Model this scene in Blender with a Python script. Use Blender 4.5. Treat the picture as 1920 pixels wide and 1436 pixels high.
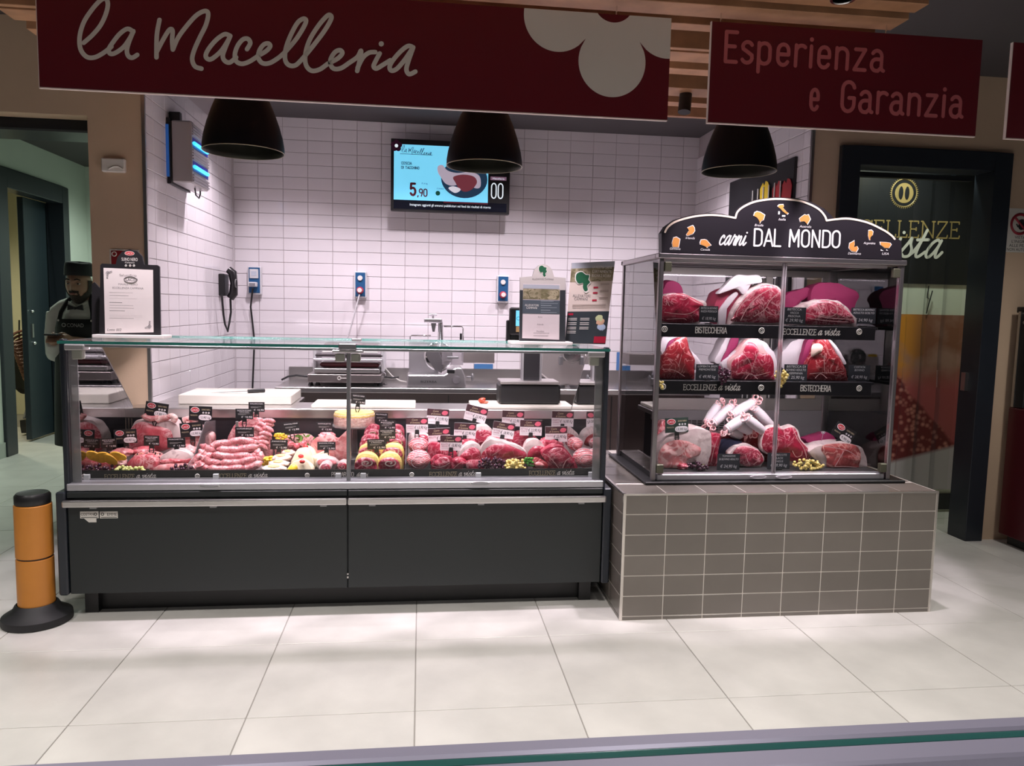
import bpy, bmesh, math, random
from mathutils import Vector, Matrix, noise
random.seed(7)
S = bpy.context.scene
COL = S.collection
for o in list(bpy.data.objects): bpy.data.objects.remove(o)

# ------------------------------------------------------------------ camera
IMW, IMH, FPX = 1920, 1436, 1417.64
YAW, PITCH, ROLL = .1209, .0974, .0212
CAM = Vector((0, 0, 1.4766))
_cy, _sy, _cp, _sp = math.cos(YAW), math.sin(YAW), math.cos(PITCH), math.sin(PITCH)
FWD = Vector((_sy*_cp, _cy*_cp, -_sp)); _r = Vector((_cy, -_sy, 0)); _u = _r.cross(FWD)
RGT = _r*math.cos(ROLL) + _u*math.sin(ROLL); UPV = -_r*math.sin(ROLL) + _u*math.cos(ROLL)
cd = bpy.data.cameras.new('camera'); cam = bpy.data.objects.new('camera', cd); COL.objects.link(cam)
cd.sensor_width = 36; cd.lens = FPX/IMW*36; cd.clip_start = .05; cd.clip_end = 100
cam.matrix_world = Matrix(((RGT.x, UPV.x, -FWD.x, CAM.x), (RGT.y, UPV.y, -FWD.y, CAM.y), (RGT.z, UPV.z, -FWD.z, CAM.z), (0, 0, 0, 1)))
S.camera = cam
S.view_settings.view_transform = 'Standard'; S.view_settings.look = 'None'
S.view_settings.exposure = 0.0; S.view_settings.gamma = 1.0; S.view_settings.use_curve_mapping = False

# ------------------------------------------------------------------ world and main lights
w = bpy.data.worlds.new('world'); S.world = w; w.use_nodes = True
w.node_tree.nodes['Background'].inputs[0].default_value = (.75, .78, .80, 1)
w.node_tree.nodes['Background'].inputs[1].default_value = .045

def spot(name, loc, tgt, power, col, angle, blend=.4, rad=.04):
    l = bpy.data.lights.new(name, 'SPOT'); l.energy = power; l.color = col
    l.spot_size = math.radians(angle); l.spot_blend = blend; l.shadow_soft_size = rad
    o = bpy.data.objects.new(name, l); COL.objects.link(o); o.location = loc
    o.rotation_euler = (Vector(tgt)-Vector(loc)).to_track_quat('-Z', 'Y').to_euler()
    return o
PINK = (1, .875, .96); WARM = (1, .95, .90); GREEN = (.88, 1, .88)
# recessed downlights in the ceiling of the tiled work area
for x in (-1.0, -.1, .8, 1.7): spot('niche_downlight', (x, 5.50, 2.97), (x, 5.62, 0), 104, PINK, 118, .7, .05)
# track spots under the slatted ceiling, aimed down at the counter
for x in (-1.25, -.65, -.05, .55): spot('track_spot', (x, 3.55, 2.60), (x, 4.06, .7), 112, PINK, 48, .2, .035)
for x in (1.55, 2.15): spot('track_spot', (x, 3.30, 2.60), (x-.05, 3.9, .9), 100, PINK, 50, .25, .035)
def strip(name, loc, tgt, power, col, sx, sy=.02, spread=150):
    l = bpy.data.lights.new(name, 'AREA'); l.shape = 'RECTANGLE'; l.size = sx; l.size_y = sy; l.energy = power; l.color = col; l.spread = math.radians(spread)
    o = bpy.data.objects.new(name, l); COL.objects.link(o); o.location = loc
    o.rotation_euler = (Vector(tgt)-Vector(loc)).to_track_quat('-Z', 'Y').to_euler(); return o
# LED strips of the counter and of the glass case
for x in (-.97, .28): strip('counter_led', (x, 3.645, 1.258), (x, 4.05, .66), 2.2, PINK, 1.15)
strip('case_led', (1.79, 3.70, 1.722), (1.79, 3.86, 1.3), 2.4, PINK, 1.15)
strip('shelf_led', (1.75, 3.722, 1.395), (1.75, 3.90, 1.0), 2.2, PINK, 1.05)
strip('shelf_led', (1.75, 3.722, 1.105), (1.75, 3.86, .7), 3.4, PINK, 1.05)
# general store downlights over the aisle
for x in (-2.6, -.9, .8, 2.5):
    spot('unseen_store_light', (x, 1.85, 2.95), (x, 2.0, 0), 185, WARM, 92, .8, .12)
for x in (-.9, .9): spot('unseen_store_light', (x, -.6, 2.95), (x, .2, 0), 110, WARM, 100, .8, .12)
spot('unseen_store_light', (3.5, 3.0, 2.95), (3.5, 3.1, 0), 75, WARM, 125, .7, .12)  # extra unseen lamp, added to brighten the floor and wall on the right
# service corridor and the room behind the strip curtain
spot('corridor_lamp', (-2.9, 6.6, 2.9), (-3.1, 6.8, 0), 95, GREEN, 150, .8, .2)
spot('corridor_lamp', (-2.9, 8.6, 2.9), (-3.1, 8.6, 0), 62, GREEN, 150, .8, .2)
spot('store_room_lamp', (-4.7, 8.6, 2.8), (-4.8, 8.6, 0), 90, (1, .95, .7), 150, .8, .1)
spot('back_room_lamp', (3.35, 4.80, 2.88), (3.35, 5.25, .9), 55, (.9, 1, .85), 120, .8, .1)

# ------------------------------------------------------------------ pixel helpers
def _ray(x, y): return FWD + RGT*((x-IMW/2)/FPX) - UPV*((y-IMH/2)/FPX)
def P(x, y, Y): d = _ray(x, y); return CAM + d*(Y/d.y)
def PZ(x, y, z): d = _ray(x, y); return CAM + d*((z-CAM.z)/d.z)
def PX(x, y, X): d = _ray(x, y); return CAM + d*(X/d.x)

# ------------------------------------------------------------------ materials
MC = {}
def mat(name, col, rough=.5, metal=0., spec=.5, var=0., vscale=8., bump=0., bscale=40., emit=0., coat=0., rnd=0., sss=0., alpha=None):
    if name in MC: return MC[name]
    m = bpy.data.materials.new(name); m.use_nodes = True; nt = m.node_tree; b = nt.nodes['Principled BSDF']
    c = (*col, 1) if len(col) == 3 else col
    b.inputs['Base Color'].default_value = c; b.inputs['Roughness'].default_value = rough
    b.inputs['Metallic'].default_value = metal; b.inputs['Specular IOR Level'].default_value = spec
    if coat: b.inputs['Coat Weight'].default_value = coat; b.inputs['Coat Roughness'].default_value = .15
    if sss: b.inputs['Subsurface Weight'].default_value = sss; b.inputs['Subsurface Scale'].default_value = .01
    if emit: b.inputs['Emission Color'].default_value = c; b.inputs['Emission Strength'].default_value = emit
    last = None
    if var or bump:
        tc = nt.nodes.new('ShaderNodeTexCoord')
    if var:
        n = nt.nodes.new('ShaderNodeTexNoise'); n.inputs['Scale'].default_value = vscale; n.inputs['Detail'].default_value = 5
        nt.links.new(tc.outputs['Object'], n.inputs['Vector'])
        mr = nt.nodes.new('ShaderNodeMapRange'); mr.inputs[1].default_value = .3; mr.inputs[2].default_value = .7
        mr.inputs[3].default_value = 1-var; mr.inputs[4].default_value = 1+var
        nt.links.new(n.outputs['Fac'], mr.inputs[0]); last = mr.outputs[0]
    if rnd:
        oi = nt.nodes.new('ShaderNodeObjectInfo'); m2 = nt.nodes.new('ShaderNodeMapRange')
        m2.inputs[3].default_value = 1-rnd; m2.inputs[4].default_value = 1+rnd
        nt.links.new(oi.outputs['Random'], m2.inputs[0])
        if last:
            mm = nt.nodes.new('ShaderNodeMath'); mm.operation = 'MULTIPLY'
            nt.links.new(last, mm.inputs[0]); nt.links.new(m2.outputs[0], mm.inputs[1]); last = mm.outputs[0]
        else: last = m2.outputs[0]
    if last:
        h = nt.nodes.new('ShaderNodeHueSaturation'); h.inputs['Color'].default_value = c
        nt.links.new(last, h.inputs['Value']); nt.links.new(h.outputs[0], b.inputs['Base Color'])
    if bump:
        n = nt.nodes.new('ShaderNodeTexNoise'); n.inputs['Scale'].default_value = bscale; n.inputs['Detail'].default_value = 3
        nt.links.new(tc.outputs['Object'], n.inputs['Vector'])
        bp = nt.nodes.new('ShaderNodeBump'); bp.inputs['Strength'].default_value = bump; bp.inputs['Distance'].default_value = .01
        nt.links.new(n.outputs['Fac'], bp.inputs['Height']); nt.links.new(bp.outputs[0], b.inputs['Normal'])
    MC[name] = m; return m

def glass(name, tint=(1, 1, 1), refl=1.0, rough=.0, blend=None):
    if name in MC: return MC[name]
    m = bpy.data.materials.new(name); m.use_nodes = True; nt = m.node_tree
    nt.nodes.remove(nt.nodes['Principled BSDF']); out = nt.nodes['Material Output']
    t = nt.nodes.new('ShaderNodeBsdfTransparent'); t.inputs[0].default_value = (*tint, 1)
    g = nt.nodes.new('ShaderNodeBsdfGlossy'); g.inputs[0].default_value = (1, 1, 1, 1); g.inputs['Roughness'].default_value = rough
    f = nt.nodes.new('ShaderNodeFresnel'); f.inputs[0].default_value = 1.45
    mu = nt.nodes.new('ShaderNodeMath'); mu.operation = 'MULTIPLY'; mu.inputs[1].default_value = refl; mu.use_clamp = True
    mx = nt.nodes.new('ShaderNodeMixShader')
    nt.links.new(f.outputs[0], mu.inputs[0]); nt.links.new(mu.outputs[0], mx.inputs[0])
    nt.links.new(t.outputs[0], mx.inputs[1]); nt.links.new(g.outputs[0], mx.inputs[2])
    if blend:   # frosted / dirty component
        d = nt.nodes.new('ShaderNodeBsdfDiffuse'); d.inputs[0].default_value = (*blend[1], 1)
        m2 = nt.nodes.new('ShaderNodeMixShader'); m2.inputs[0].default_value = blend[0]
        nt.links.new(mx.outputs[0], m2.inputs[1]); nt.links.new(d.outputs[0], m2.inputs[2]); nt.links.new(m2.outputs[0], out.inputs[0])
    else: nt.links.new(mx.outputs[0], out.inputs[0])
    MC[name] = m; return m

def meat(name, red=(.50, .055, .075), fat=(.80, .50, .47), scale=14., vein=.045, rough=.32, speck=0., dist=1.6, mid=None):
    """flesh with branching fat veins"""
    if name in MC: return MC[name]
    m = bpy.data.materials.new(name); m.use_nodes = True; nt = m.node_tree; b = nt.nodes['Principled BSDF']
    N = nt.nodes.new; L = nt.links.new
    tc = N('ShaderNodeTexCoord'); oi = N('ShaderNodeObjectInfo')
    ad = N('ShaderNodeVectorMath'); ad.operation = 'MULTIPLY_ADD'; ad.inputs[1].default_value = (1, .35, 1)
    L(tc.outputs['Object'], ad.inputs[0])
    cx = N('ShaderNodeCombineXYZ'); mm = N('ShaderNodeMath'); mm.operation = 'MULTIPLY'; mm.inputs[1].default_value = 9.
    L(oi.outputs['Random'], mm.inputs[0]); L(mm.outputs[0], cx.inputs[0]); L(mm.outputs[0], cx.inputs[2]); L(cx.outputs[0], ad.inputs[2])
    n1 = N('ShaderNodeTexNoise'); n1.inputs['Scale'].default_value = scale; n1.inputs['Detail'].default_value = 3; n1.inputs['Distortion'].default_value = dist
    L(ad.outputs[0], n1.inputs['Vector'])
    s = N('ShaderNodeMath'); s.operation = 'SUBTRACT'; s.inputs[1].default_value = .5; L(n1.outputs['Fac'], s.inputs[0])
    a = N('ShaderNodeMath'); a.operation = 'ABSOLUTE'; L(s.outputs[0], a.inputs[0])
    r = N('ShaderNodeMapRange'); r.inputs[1].default_value = vein*.35; r.inputs[2].default_value = vein; r.inputs[3].default_value = .85; r.inputs[4].default_value = 0; L(a.outputs[0], r.inputs[0])
    n2 = N('ShaderNodeTexNoise'); n2.inputs['Scale'].default_value = scale*.6; n2.inputs['Detail'].default_value = 4; L(ad.outputs[0], n2.inputs['Vector'])
    mk = N('ShaderNodeMapRange'); mk.inputs[1].default_value = .34; mk.inputs[2].default_value = .56; L(n2.outputs['Fac'], mk.inputs[0])
    fm = N('ShaderNodeMath'); fm.operation = 'MULTIPLY'; L(r.outputs[0], fm.inputs[0]); L(mk.outputs[0], fm.inputs[1])
    last = fm.outputs[0]
    if speck:
        v = N('ShaderNodeTexNoise'); v.inputs['Scale'].default_value = scale*7; v.inputs['Detail'].default_value = 2; L(ad.outputs[0], v.inputs['Vector'])
        sr = N('ShaderNodeMapRange'); sr.inputs[1].default_value = .52; sr.inputs[2].default_value = .64; sr.inputs[4].default_value = speck; L(v.outputs['Fac'], sr.inputs[0])
        mxm = N('ShaderNodeMath'); mxm.operation = 'MAXIMUM'; L(last, mxm.inputs[0]); L(sr.outputs[0], mxm.inputs[1]); last = mxm.outputs[0]
    n3 = N('ShaderNodeTexNoise'); n3.inputs['Scale'].default_value = scale*1.7; n3.inputs['Detail'].default_value = 6; L(ad.outputs[0], n3.inputs['Vector'])
    rc = N('ShaderNodeMixRGB'); rc.inputs[1].default_value = (*[c*.42 for c in red], 1); rc.inputs[2].default_value = (*(mid or [min(1, c*1.45) for c in red]), 1)
    L(n3.outputs['Fac'], rc.inputs[0])
    mx = N('ShaderNodeMixRGB'); mx.inputs[2].default_value = (*fat, 1); L(rc.outputs[0], mx.inputs[1]); L(last, mx.inputs[0])
    L(mx.outputs[0], b.inputs['Base Color']); b.inputs['Roughness'].default_value = rough
    b.inputs['Coat Weight'].default_value = .25; b.inputs['Coat Roughness'].default_value = .2
    bp = N('ShaderNodeBump'); bp.inputs['Strength'].default_value = .7; bp.inputs['Distance'].default_value = .006
    L(n3.outputs['Fac'], bp.inputs['Height']); L(bp.outputs[0], b.inputs['Normal'])
    MC[name] = m; return m

# ------------------------------------------------------------------ mesh builder
WL = {}
class MB:
    def __init__(s): s.v = []; s.f = []
    def add(s, vs, fs):
        k = len(s.v); s.v += [Vector(v) for v in vs]; s.f += [tuple(i+k for i in f) for f in fs]; return s
    def box(s, x0, y0, z0, x1, y1, z1):
        return s.add([(x, y, z) for z in (z0, z1) for y in (y0, y1) for x in (x0, x1)],
                     [(0, 2, 3, 1), (4, 5, 7, 6), (0, 1, 5, 4), (2, 6, 7, 3), (0, 4, 6, 2), (1, 3, 7, 5)])
    def cbox(s, c, d): return s.box(c[0]-d[0]/2, c[1]-d[1]/2, c[2]-d[2]/2, c[0]+d[0]/2, c[1]+d[1]/2, c[2]+d[2]/2)
    def prism(s, pts, vec):
        """extrude polygon pts (3d list) along vec"""
        n = len(pts); vec = Vector(vec); p = [Vector(q) for q in pts]
        return s.add(p+[q+vec for q in p], [tuple(range(n)), tuple(range(2*n-1, n-1, -1))]+[(i, n+i, n+(i+1) % n, (i+1) % n) for i in range(n)])
    def tube(s, pts, r, n=8, caps=True):
        pts = [Vector(p) for p in pts]; m = len(pts); rr = r if isinstance(r, (list, tuple)) else [r]*m
        rings = []; up = None
        for i, p in enumerate(pts):
            t = (pts[min(i+1, m-1)]-pts[max(i-1, 0)]).normalized()
            if up is None: up = Vector((0, 0, 1)) if abs(t.z) < .9 else Vector((0, 1, 0))
            a = t.cross(up); a = a.normalized() if a.length > 1e-6 else t.orthogonal().normalized(); b = a.cross(t).normalized(); up = b
            rings += [p+(a*math.cos(2*math.pi*j/n)+b*math.sin(2*math.pi*j/n))*rr[i] for j in range(n)]
        f = [(i*n+j, i*n+(j+1) % n, (i+1)*n+(j+1) % n, (i+1)*n+j) for i in range(m-1) for j in range(n)]
        if caps: f += [tuple(range(n-1, -1, -1)), tuple((m-1)*n+j for j in range(n))]
        return s.add(rings, f)
    def lathe(s, prof, c=(0, 0, 0), n=24, axis='z'):
        m = len(prof); vs = []
        for r, h in prof:
            for j in range(n):
                a = 2*math.pi*j/n; x, y = r*math.cos(a), r*math.sin(a)
                q = (x, y, h) if axis == 'z' else ((x, h, -y) if axis == 'y' else (h, x, y))
                vs.append((q[0]+c[0], q[1]+c[1], q[2]+c[2]))
        fs = [(i*n+j, i*n+(j+1) % n, (i+1)*n+(j+1) % n, (i+1)*n+j) for i in range(m-1) for j in range(n)]
        return s.add(vs, fs)
    def ball(s, c, r, nu=16, nv=10, nz=0., ns=8., seed=0.):
        rx, ry, rz = r if isinstance(r, (list, tuple)) else (r, r, r); c = Vector(c); vs = []; 
        for i in range(nv+1):
            t = math.pi*i/nv
            for j in range(nu):
                a = 2*math.pi*j/nu; d = Vector((math.sin(t)*math.cos(a), math.sin(t)*math.sin(a), math.cos(t)))
                k = 1 + (nz*noise.noise(d*ns*.25+Vector((seed, seed*1.7, 0))) if nz else 0)
                vs.append(c+Vector((d.x*rx, d.y*ry, d.z*rz))*k)
        return s.add(vs, [(i*nu+j, (i+1)*nu+j, (i+1)*nu+(j+1) % nu, i*nu+(j+1) % nu) for i in range(nv) for j in range(nu)])
    def torus(s, c, R, r, nx=20, ny=6, ax=(0, 1, 0), sx=1., sz=1.):
        q = Vector((0, 1, 0)).rotation_difference(Vector(ax)); c = Vector(c); vs = []
        for i in range(nx):
            a = 2*math.pi*i/nx
            for j in range(ny):
                b = 2*math.pi*j/ny; d = Vector(((R+r*math.cos(b))*math.cos(a)*sx, r*math.sin(b), (R+r*math.cos(b))*math.sin(a)*sz)); vs.append(c+q@d)
        return s.add(vs, [(i*ny+j, i*ny+(j+1) % ny, ((i+1) % nx)*ny+(j+1) % ny, ((i+1) % nx)*ny+j) for i in range(nx) for j in range(ny)])
    def xf(s, M):
        s.v = [M @ v for v in s.v]; return s
    def build(s, name, m, parent=None, smooth=False, bevel=0., loc=None, seg=1):
        if parent is not None: L = WL[parent.name]
        elif loc is not None: L = Vector(loc)
        elif s.v:
            L = Vector(((min(v.x for v in s.v)+max(v.x for v in s.v))/2, (min(v.y for v in s.v)+max(v.y for v in s.v))/2, min(v.z for v in s.v)))
        else: L = Vector()
        me = bpy.data.meshes.new(name); me.from_pydata([v-L for v in s.v], [], s.f)
        bm = bmesh.new(); bm.from_mesh(me)
        bmesh.ops.remove_doubles(bm, verts=bm.verts, dist=1e-6)
        bmesh.ops.recalc_face_normals(bm, faces=bm.faces)
        if bevel:
            es = [e for e in bm.edges if len(e.link_faces) == 2 and e.calc_face_angle(0) > .6]
            bmesh.ops.bevel(bm, geom=es, offset=bevel, segments=seg, affect='EDGES', profile=.5, clamp_overlap=True)
        bm.to_mesh(me); bm.free()
        for p in me.polygons: p.use_smooth = smooth
        if smooth:
            try: me.set_sharp_from_angle(angle=.8)
            except Exception: pass
        for q in (m if isinstance(m, (list, tuple)) else [m]): me.materials.append(q)
        o = bpy.data.objects.new(name, me); COL.objects.link(o)
        if parent is not None: o.parent = parent; WL[o.name] = L
        else: o.location = L; WL[o.name] = L
        return o

def tag(o, label=None, cat=None, group=None, kind=None):
    if label: o['label'] = label
    if cat: o['category'] = cat
    if group: o['group'] = group
    if kind: o['kind'] = kind
    return o
def thing(name, label, cat, loc, group=None):
    o = bpy.data.objects.new(name, None); COL.objects.link(o); o.location = loc; o.empty_display_size = .05
    WL[o.name] = Vector(loc); return tag(o, label, cat, group)
def struct(name, mb, m, **k):
    o = mb.build(name, m, **k); o['kind'] = 'structure'; return o
def copy_tree(o, parent=None, loc=None, label=None):
    c = o.copy(); COL.objects.link(c); c.parent = parent
    if loc is not None: c.location = loc
    if label: c['label'] = label
    WL[c.name] = Vector(loc) if loc is not None else (WL[parent.name] if parent else Vector(o.location))
    for ch in o.children: copy_tree(ch, c)
    return c

# ------------------------------------------------------------------ flat shapes: strokes, fills, text
def catmull(pts, k=6, closed=False):
    pts = [Vector((p[0], p[1], 0)) for p in pts]; n = len(pts)
    if n < 3: return [(p.x, p.y) for p in pts]
    out = []
    rng = range(n) if closed else range(n-1)
    for i in rng:
        g = (lambda j: pts[j % n]) if closed else (lambda j: pts[max(0, min(n-1, j))])
        p0, p1, p2, p3 = g(i-1), g(i), g(i+1), g(i+2)
        for j in range(k):
            t = j/k
            out.append(.5*((2*p1)+(p2-p0)*t+(2*p0-5*p1+4*p2-p3)*t*t+(3*p1-p0-3*p2+p3)*t**3))
    if not closed: out.append(pts[-1])
    return [(p.x, p.y) for p in out]

def stroke_mb(strokes, wd, M, mb=None):
    """ribbons with round ends; strokes are lists of (u,v); M maps (u,v) to a 3d point; wd in uv units"""
    mb = mb or MB(); cnt = 0
    def add_(vs, fs):
        nonlocal cnt
        cnt += 1; mb.add([Vector(v)-Vector((0, cnt % 16*4e-5, 0)) for v in vs], fs)
    parts_ = []
    for st in strokes:                      # break at sharp corners so every piece gets round ends
        cur = [st[0]]
        for i in range(1, len(st)):
            cur.append(st[i])
            if i < len(st)-1:
                a = Vector(st[i])-Vector(st[i-1]); b = Vector(st[i+1])-Vector(st[i])
                if a.length > 1e-7 and b.length > 1e-7 and a.normalized().dot(b.normalized()) < .45: parts_.append(cur); cur = [st[i]]
        parts_.append(cur)
    for st in parts_:
        p = [Vector((a, b)) for a, b in st]; q = [p[0]]
        for a in p[1:]:
            if (a-q[-1]).length > 1e-7: q.append(a)
        p = q; n = len(p)
        if n < 2:
            c = p[0]; add_([M(c.x+wd*.6*math.cos(a*.7854), c.y+wd*.6*math.sin(a*.7854)) for a in range(8)], [tuple(range(8))]); continue
        L, R = [], []
        for i in range(n):
            a = (p[i]-p[i-1]).normalized() if i else None; b = (p[i+1]-p[i]).normalized() if i < n-1 else None
            t = a if b is None else (b if a is None else (a+b)); 
            if t.length < .2: t = a
            t = t.normalized(); nn = Vector((-t.y, t.x)); k = 1.
            if a is not None and b is not None:
                k = 1/max(.55, nn.dot(Vector((-a.y, a.x))))
            L.append(p[i]+nn*wd/2*k); R.append(p[i]-nn*wd/2*k)
        vs = [M(v.x, v.y) for v in L]+[M(v.x, v.y) for v in R]
        add_(vs, [(i, i+1, n+i+1, n+i) for i in range(n-1)])
        for c, d in ((p[0], (p[0]-p[1]).normalized()), (p[-1], (p[-1]-p[-2]).normalized())):
            a0 = math.atan2(d.y, d.x)
            add_([M(c.x+wd/2*math.cos(a0+math.pi*(j/6-.5)), c.y+wd/2*math.sin(a0+math.pi*(j/6-.5))) for j in range(7)], [tuple(range(7))])
    return mb

def pxmap(Y, x0=0, y0=0, s=1.): return lambda u, v: P(x0+u*s, y0+v*s, Y)

TXC = {}
def text_mesh(t):
    if t in TXC: return TXC[t]
    c = bpy.data.curves.new('t', 'FONT'); c.body = t; c.align_x = 'CENTER'; c.resolution_u = 3
    o = bpy.data.objects.new('t', c); me = bpy.data.meshes.new_from_object(o)
    vs = [tuple(v.co) for v in me.vertices]; fs = [tuple(p.vertices) for p in me.polygons]
    bpy.data.objects.remove(o); bpy.data.meshes.remove(me)
    if vs:
        xs = [v[0] for v in vs]; ys = [v[1] for v in vs]
        bb = (min(xs), max(xs), 0., .73)
    else: bb = (0, 1, 0, 1)
    TXC[t] = (vs, fs, bb); return TXC[t]
def text_mb(t, org, ux, uz, width, height, mb=None, shear=0.):
    """text centred at org in the plane (ux,uz), cap height `height`, fitted to `width`"""
    mb = mb or MB(); vs, fs, bb = text_mesh(t); w0 = bb[1]-bb[0]; cx = (bb[0]+bb[1])/2
    ux = Vector(ux); uz = Vector(uz); org = Vector(org)
    return mb.add([org+ux*(((v[0]-cx)/w0)*width+shear*height*(v[1]/.73))+uz*((v[1]/.73-.5)*height) for v in vs], fs)
def ptext(name, t, x, y, wpx, hpx, Y, m, parent, shear=0., slope=None):
    """text centred at pixel (x,y) on the plane Y"""
    c = P(x, y, Y); k = (P(x+1, y, Y)-c).x; 
    return text_mb(t, c, (1, 0, 0), (0, 0, 1), wpx*k, hpx*k, None, shear).build(name, m, parent)

def seg(*a): return [tuple(p) for p in a]
def arc(cx, cy, rx, ry, a0, a1, n=8):
    return [(cx+rx*math.cos(math.radians(a0+(a1-a0)*i/n)), cy+ry*math.sin(math.radians(a0+(a1-a0)*i/n))) for i in range(n+1)]
# monoline glyphs on a cell: cap height 1, x-height .7; (advance, strokes)
GL = {
 'A': (.56, [seg((0, 0), (.25, 1), (.50, 0)), seg((.085, .3), (.415, .3))]),
 'B': (.52, [seg((0, 0), (0, 1), (.22, 1))+arc(.22, .77, .2, .23, 90, -90)+seg((.22, .54), (0, .54)), seg((.22, .54))+arc(.22, .27, .22, .27, 90, -90)+seg((0, 0))]),
 'C': (.52, [arc(.22, .75, .22, .25, 15, 180)+arc(.22, .25, .22, .25, 180, 345)]),
 'D': (.54, [seg((0, 0), (0, 1), (.2, 1))+arc(.2, .75, .24, .25, 90, 0)+arc(.2, .25, .24, .25, 0, -90)+seg((0, 0))]),
 'E': (.48, [seg((.38, 1), (0, 1), (0, 0), (.38, 0)), seg((0, .52), (.32, .52))]),
 'F': (.46, [seg((.38, 1), (0, 1), (0, 0)), seg((0, .52), (.32, .52))]),
 'G': (.56, [arc(.22, .75, .22, .25, 15, 180)+arc(.22, .25, .22, .25, 180, 360)+seg((.44, .46), (.25, .46))]),
 'H': (.54, [seg((0, 0), (0, 1)), seg((.42, 0), (.42, 1)), seg((0, .52), (.42, .52))]),
 'I': (.14, [seg((.02, 0), (.02, 1))]),
 'L': (.46, [seg((0, 1), (0, 0), (.36, 0))]),
 'M': (.68, [seg((0, 0), (.02, 1), (.27, .3), (.52, 1), (.54, 0))]),
 'N': (.58, [seg((0, 0), (0, 1), (.43, 0), (.43, 1))]),
 'O': (.58, [arc(.22, .74, .22, .26, 0, 180)+arc(.22, .26, .22, .26, 180, 360)+seg((.44, .74))]),
 'P': (.52, [seg((0, 0), (0, 1), (.22, 1))+arc(.22, .73, .2, .27, 90, -90)+seg((0, .46))]),
 'R': (.54, [seg((0, 0), (0, 1), (.22, 1))+arc(.22, .75, .2, .25, 90, -90)+seg((0, .5)), seg((.2, .5), (.43, 0))]),
 'S': (.52, [arc(.21, .76, .2, .24, 20, 180)+seg((.03, .66), (.2, .52), (.39, .38))+arc(.2, .24, .21, .24, 20, -160)]),
 'T': (.52, [seg((0, 1), (.44, 1)), seg((.22, 1), (.22, 0))]),
 'e': (.56, [seg((.02, .36), (.40, .36), (.40, .48))+arc(.21, .48, .19, .22, 0, 180)+arc(.21, .22, .19, .22, 180, 330)]),
 's': (.48, [arc(.18, .54, .17, .16, 25, 180)+seg((.03, .46), (.18, .37), (.34, .26))+arc(.17, .17, .18, .17, 15, -155)]),
 'p': (.56, [seg((0, .7), (0, -.28)), seg((0, .5))+arc(.2, .5, .2, .2, 180, 0)+arc(.2, .2, .2, .2, 0, -180)]),
 'r': (.40, [seg((0, 0), (0, .7)), seg((0, .48))+arc(.2, .48, .2, .22, 180, 50)]),
 'i': (.20, [seg((.04, 0), (.04, .7)), seg((.04, .93))]),
 'n': (.56, [seg((0, 0), (0, .7)), seg((0, .5))+arc(.2, .5, .2, .2, 180, 0)+seg((.4, 0))]),
 'z': (.52, [seg((.02, .7), (.38, .7), (.0, 0), (.40, 0))]),
 'a': (.56, [arc(.19, .5, .18, .2, 150, 0)+seg((.37, .14))+arc(.46, .14, .09, .13, 180, 270, 4), seg((.37, .40))+arc(.17, .2, .17, .2, 90, 270)+seg((.25, .0), (.37, .12))]),
 ' ': (.34, []), ',': (.2, [seg((.08, .05), (.03, -.13))]), "'": (.14, [seg((.04, 1), (.03, .8))]),
 '0': (.54, [arc(.2, .76, .2, .24, 0, 180)+arc(.2, .24, .2, .24, 180, 360)+seg((.4, .76))]),
 '5': (.54, [seg((.36, 1), (.04, 1), (.02, .55))+arc(.19, .32, .21, .32, 110, -150)]),
 '9': (.54, [arc(.2, .72, .2, .28, 0, 360, 14)+seg((.4, .5), (.26, 0))]),
}
# thin roman capitals with little serifs
def _sf(x, y, d=.07): return seg((x-d, y), (x+d, y))
GLS = {
 'E': (.60, [seg((.08, 0), (.08, 1)), seg((0, 1), (.46, 1), (.46, .88)), seg((0, 0), (.48, 0), (.50, .14)), seg((.08, .52), (.36, .52)), seg((.36, .44), (.36, .6))]),
 'C': (.74, [arc(.36, .5, .34, .5, 40, 320, 16), seg((.62, .98), (.62, .78)), seg((.62, .2), (.62, .05))]),
 'L': (.56, [seg((.08, 0), (.08, 1)), _sf(.08, 1), seg((0, 0), (.46, 0), (.48, .16))]),
 'N': (.80, [seg((.08, 0), (.08, 1), (.62, 0), (.62, 1)), _sf(.08, 0), _sf(.62, 1), seg((0, 1), (.08, 1))]),
 'Z': (.64, [seg((.04, .86), (.04, 1), (.50, 1), (0, 0), (.52, 0), (.54, .16))]),
}
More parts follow.
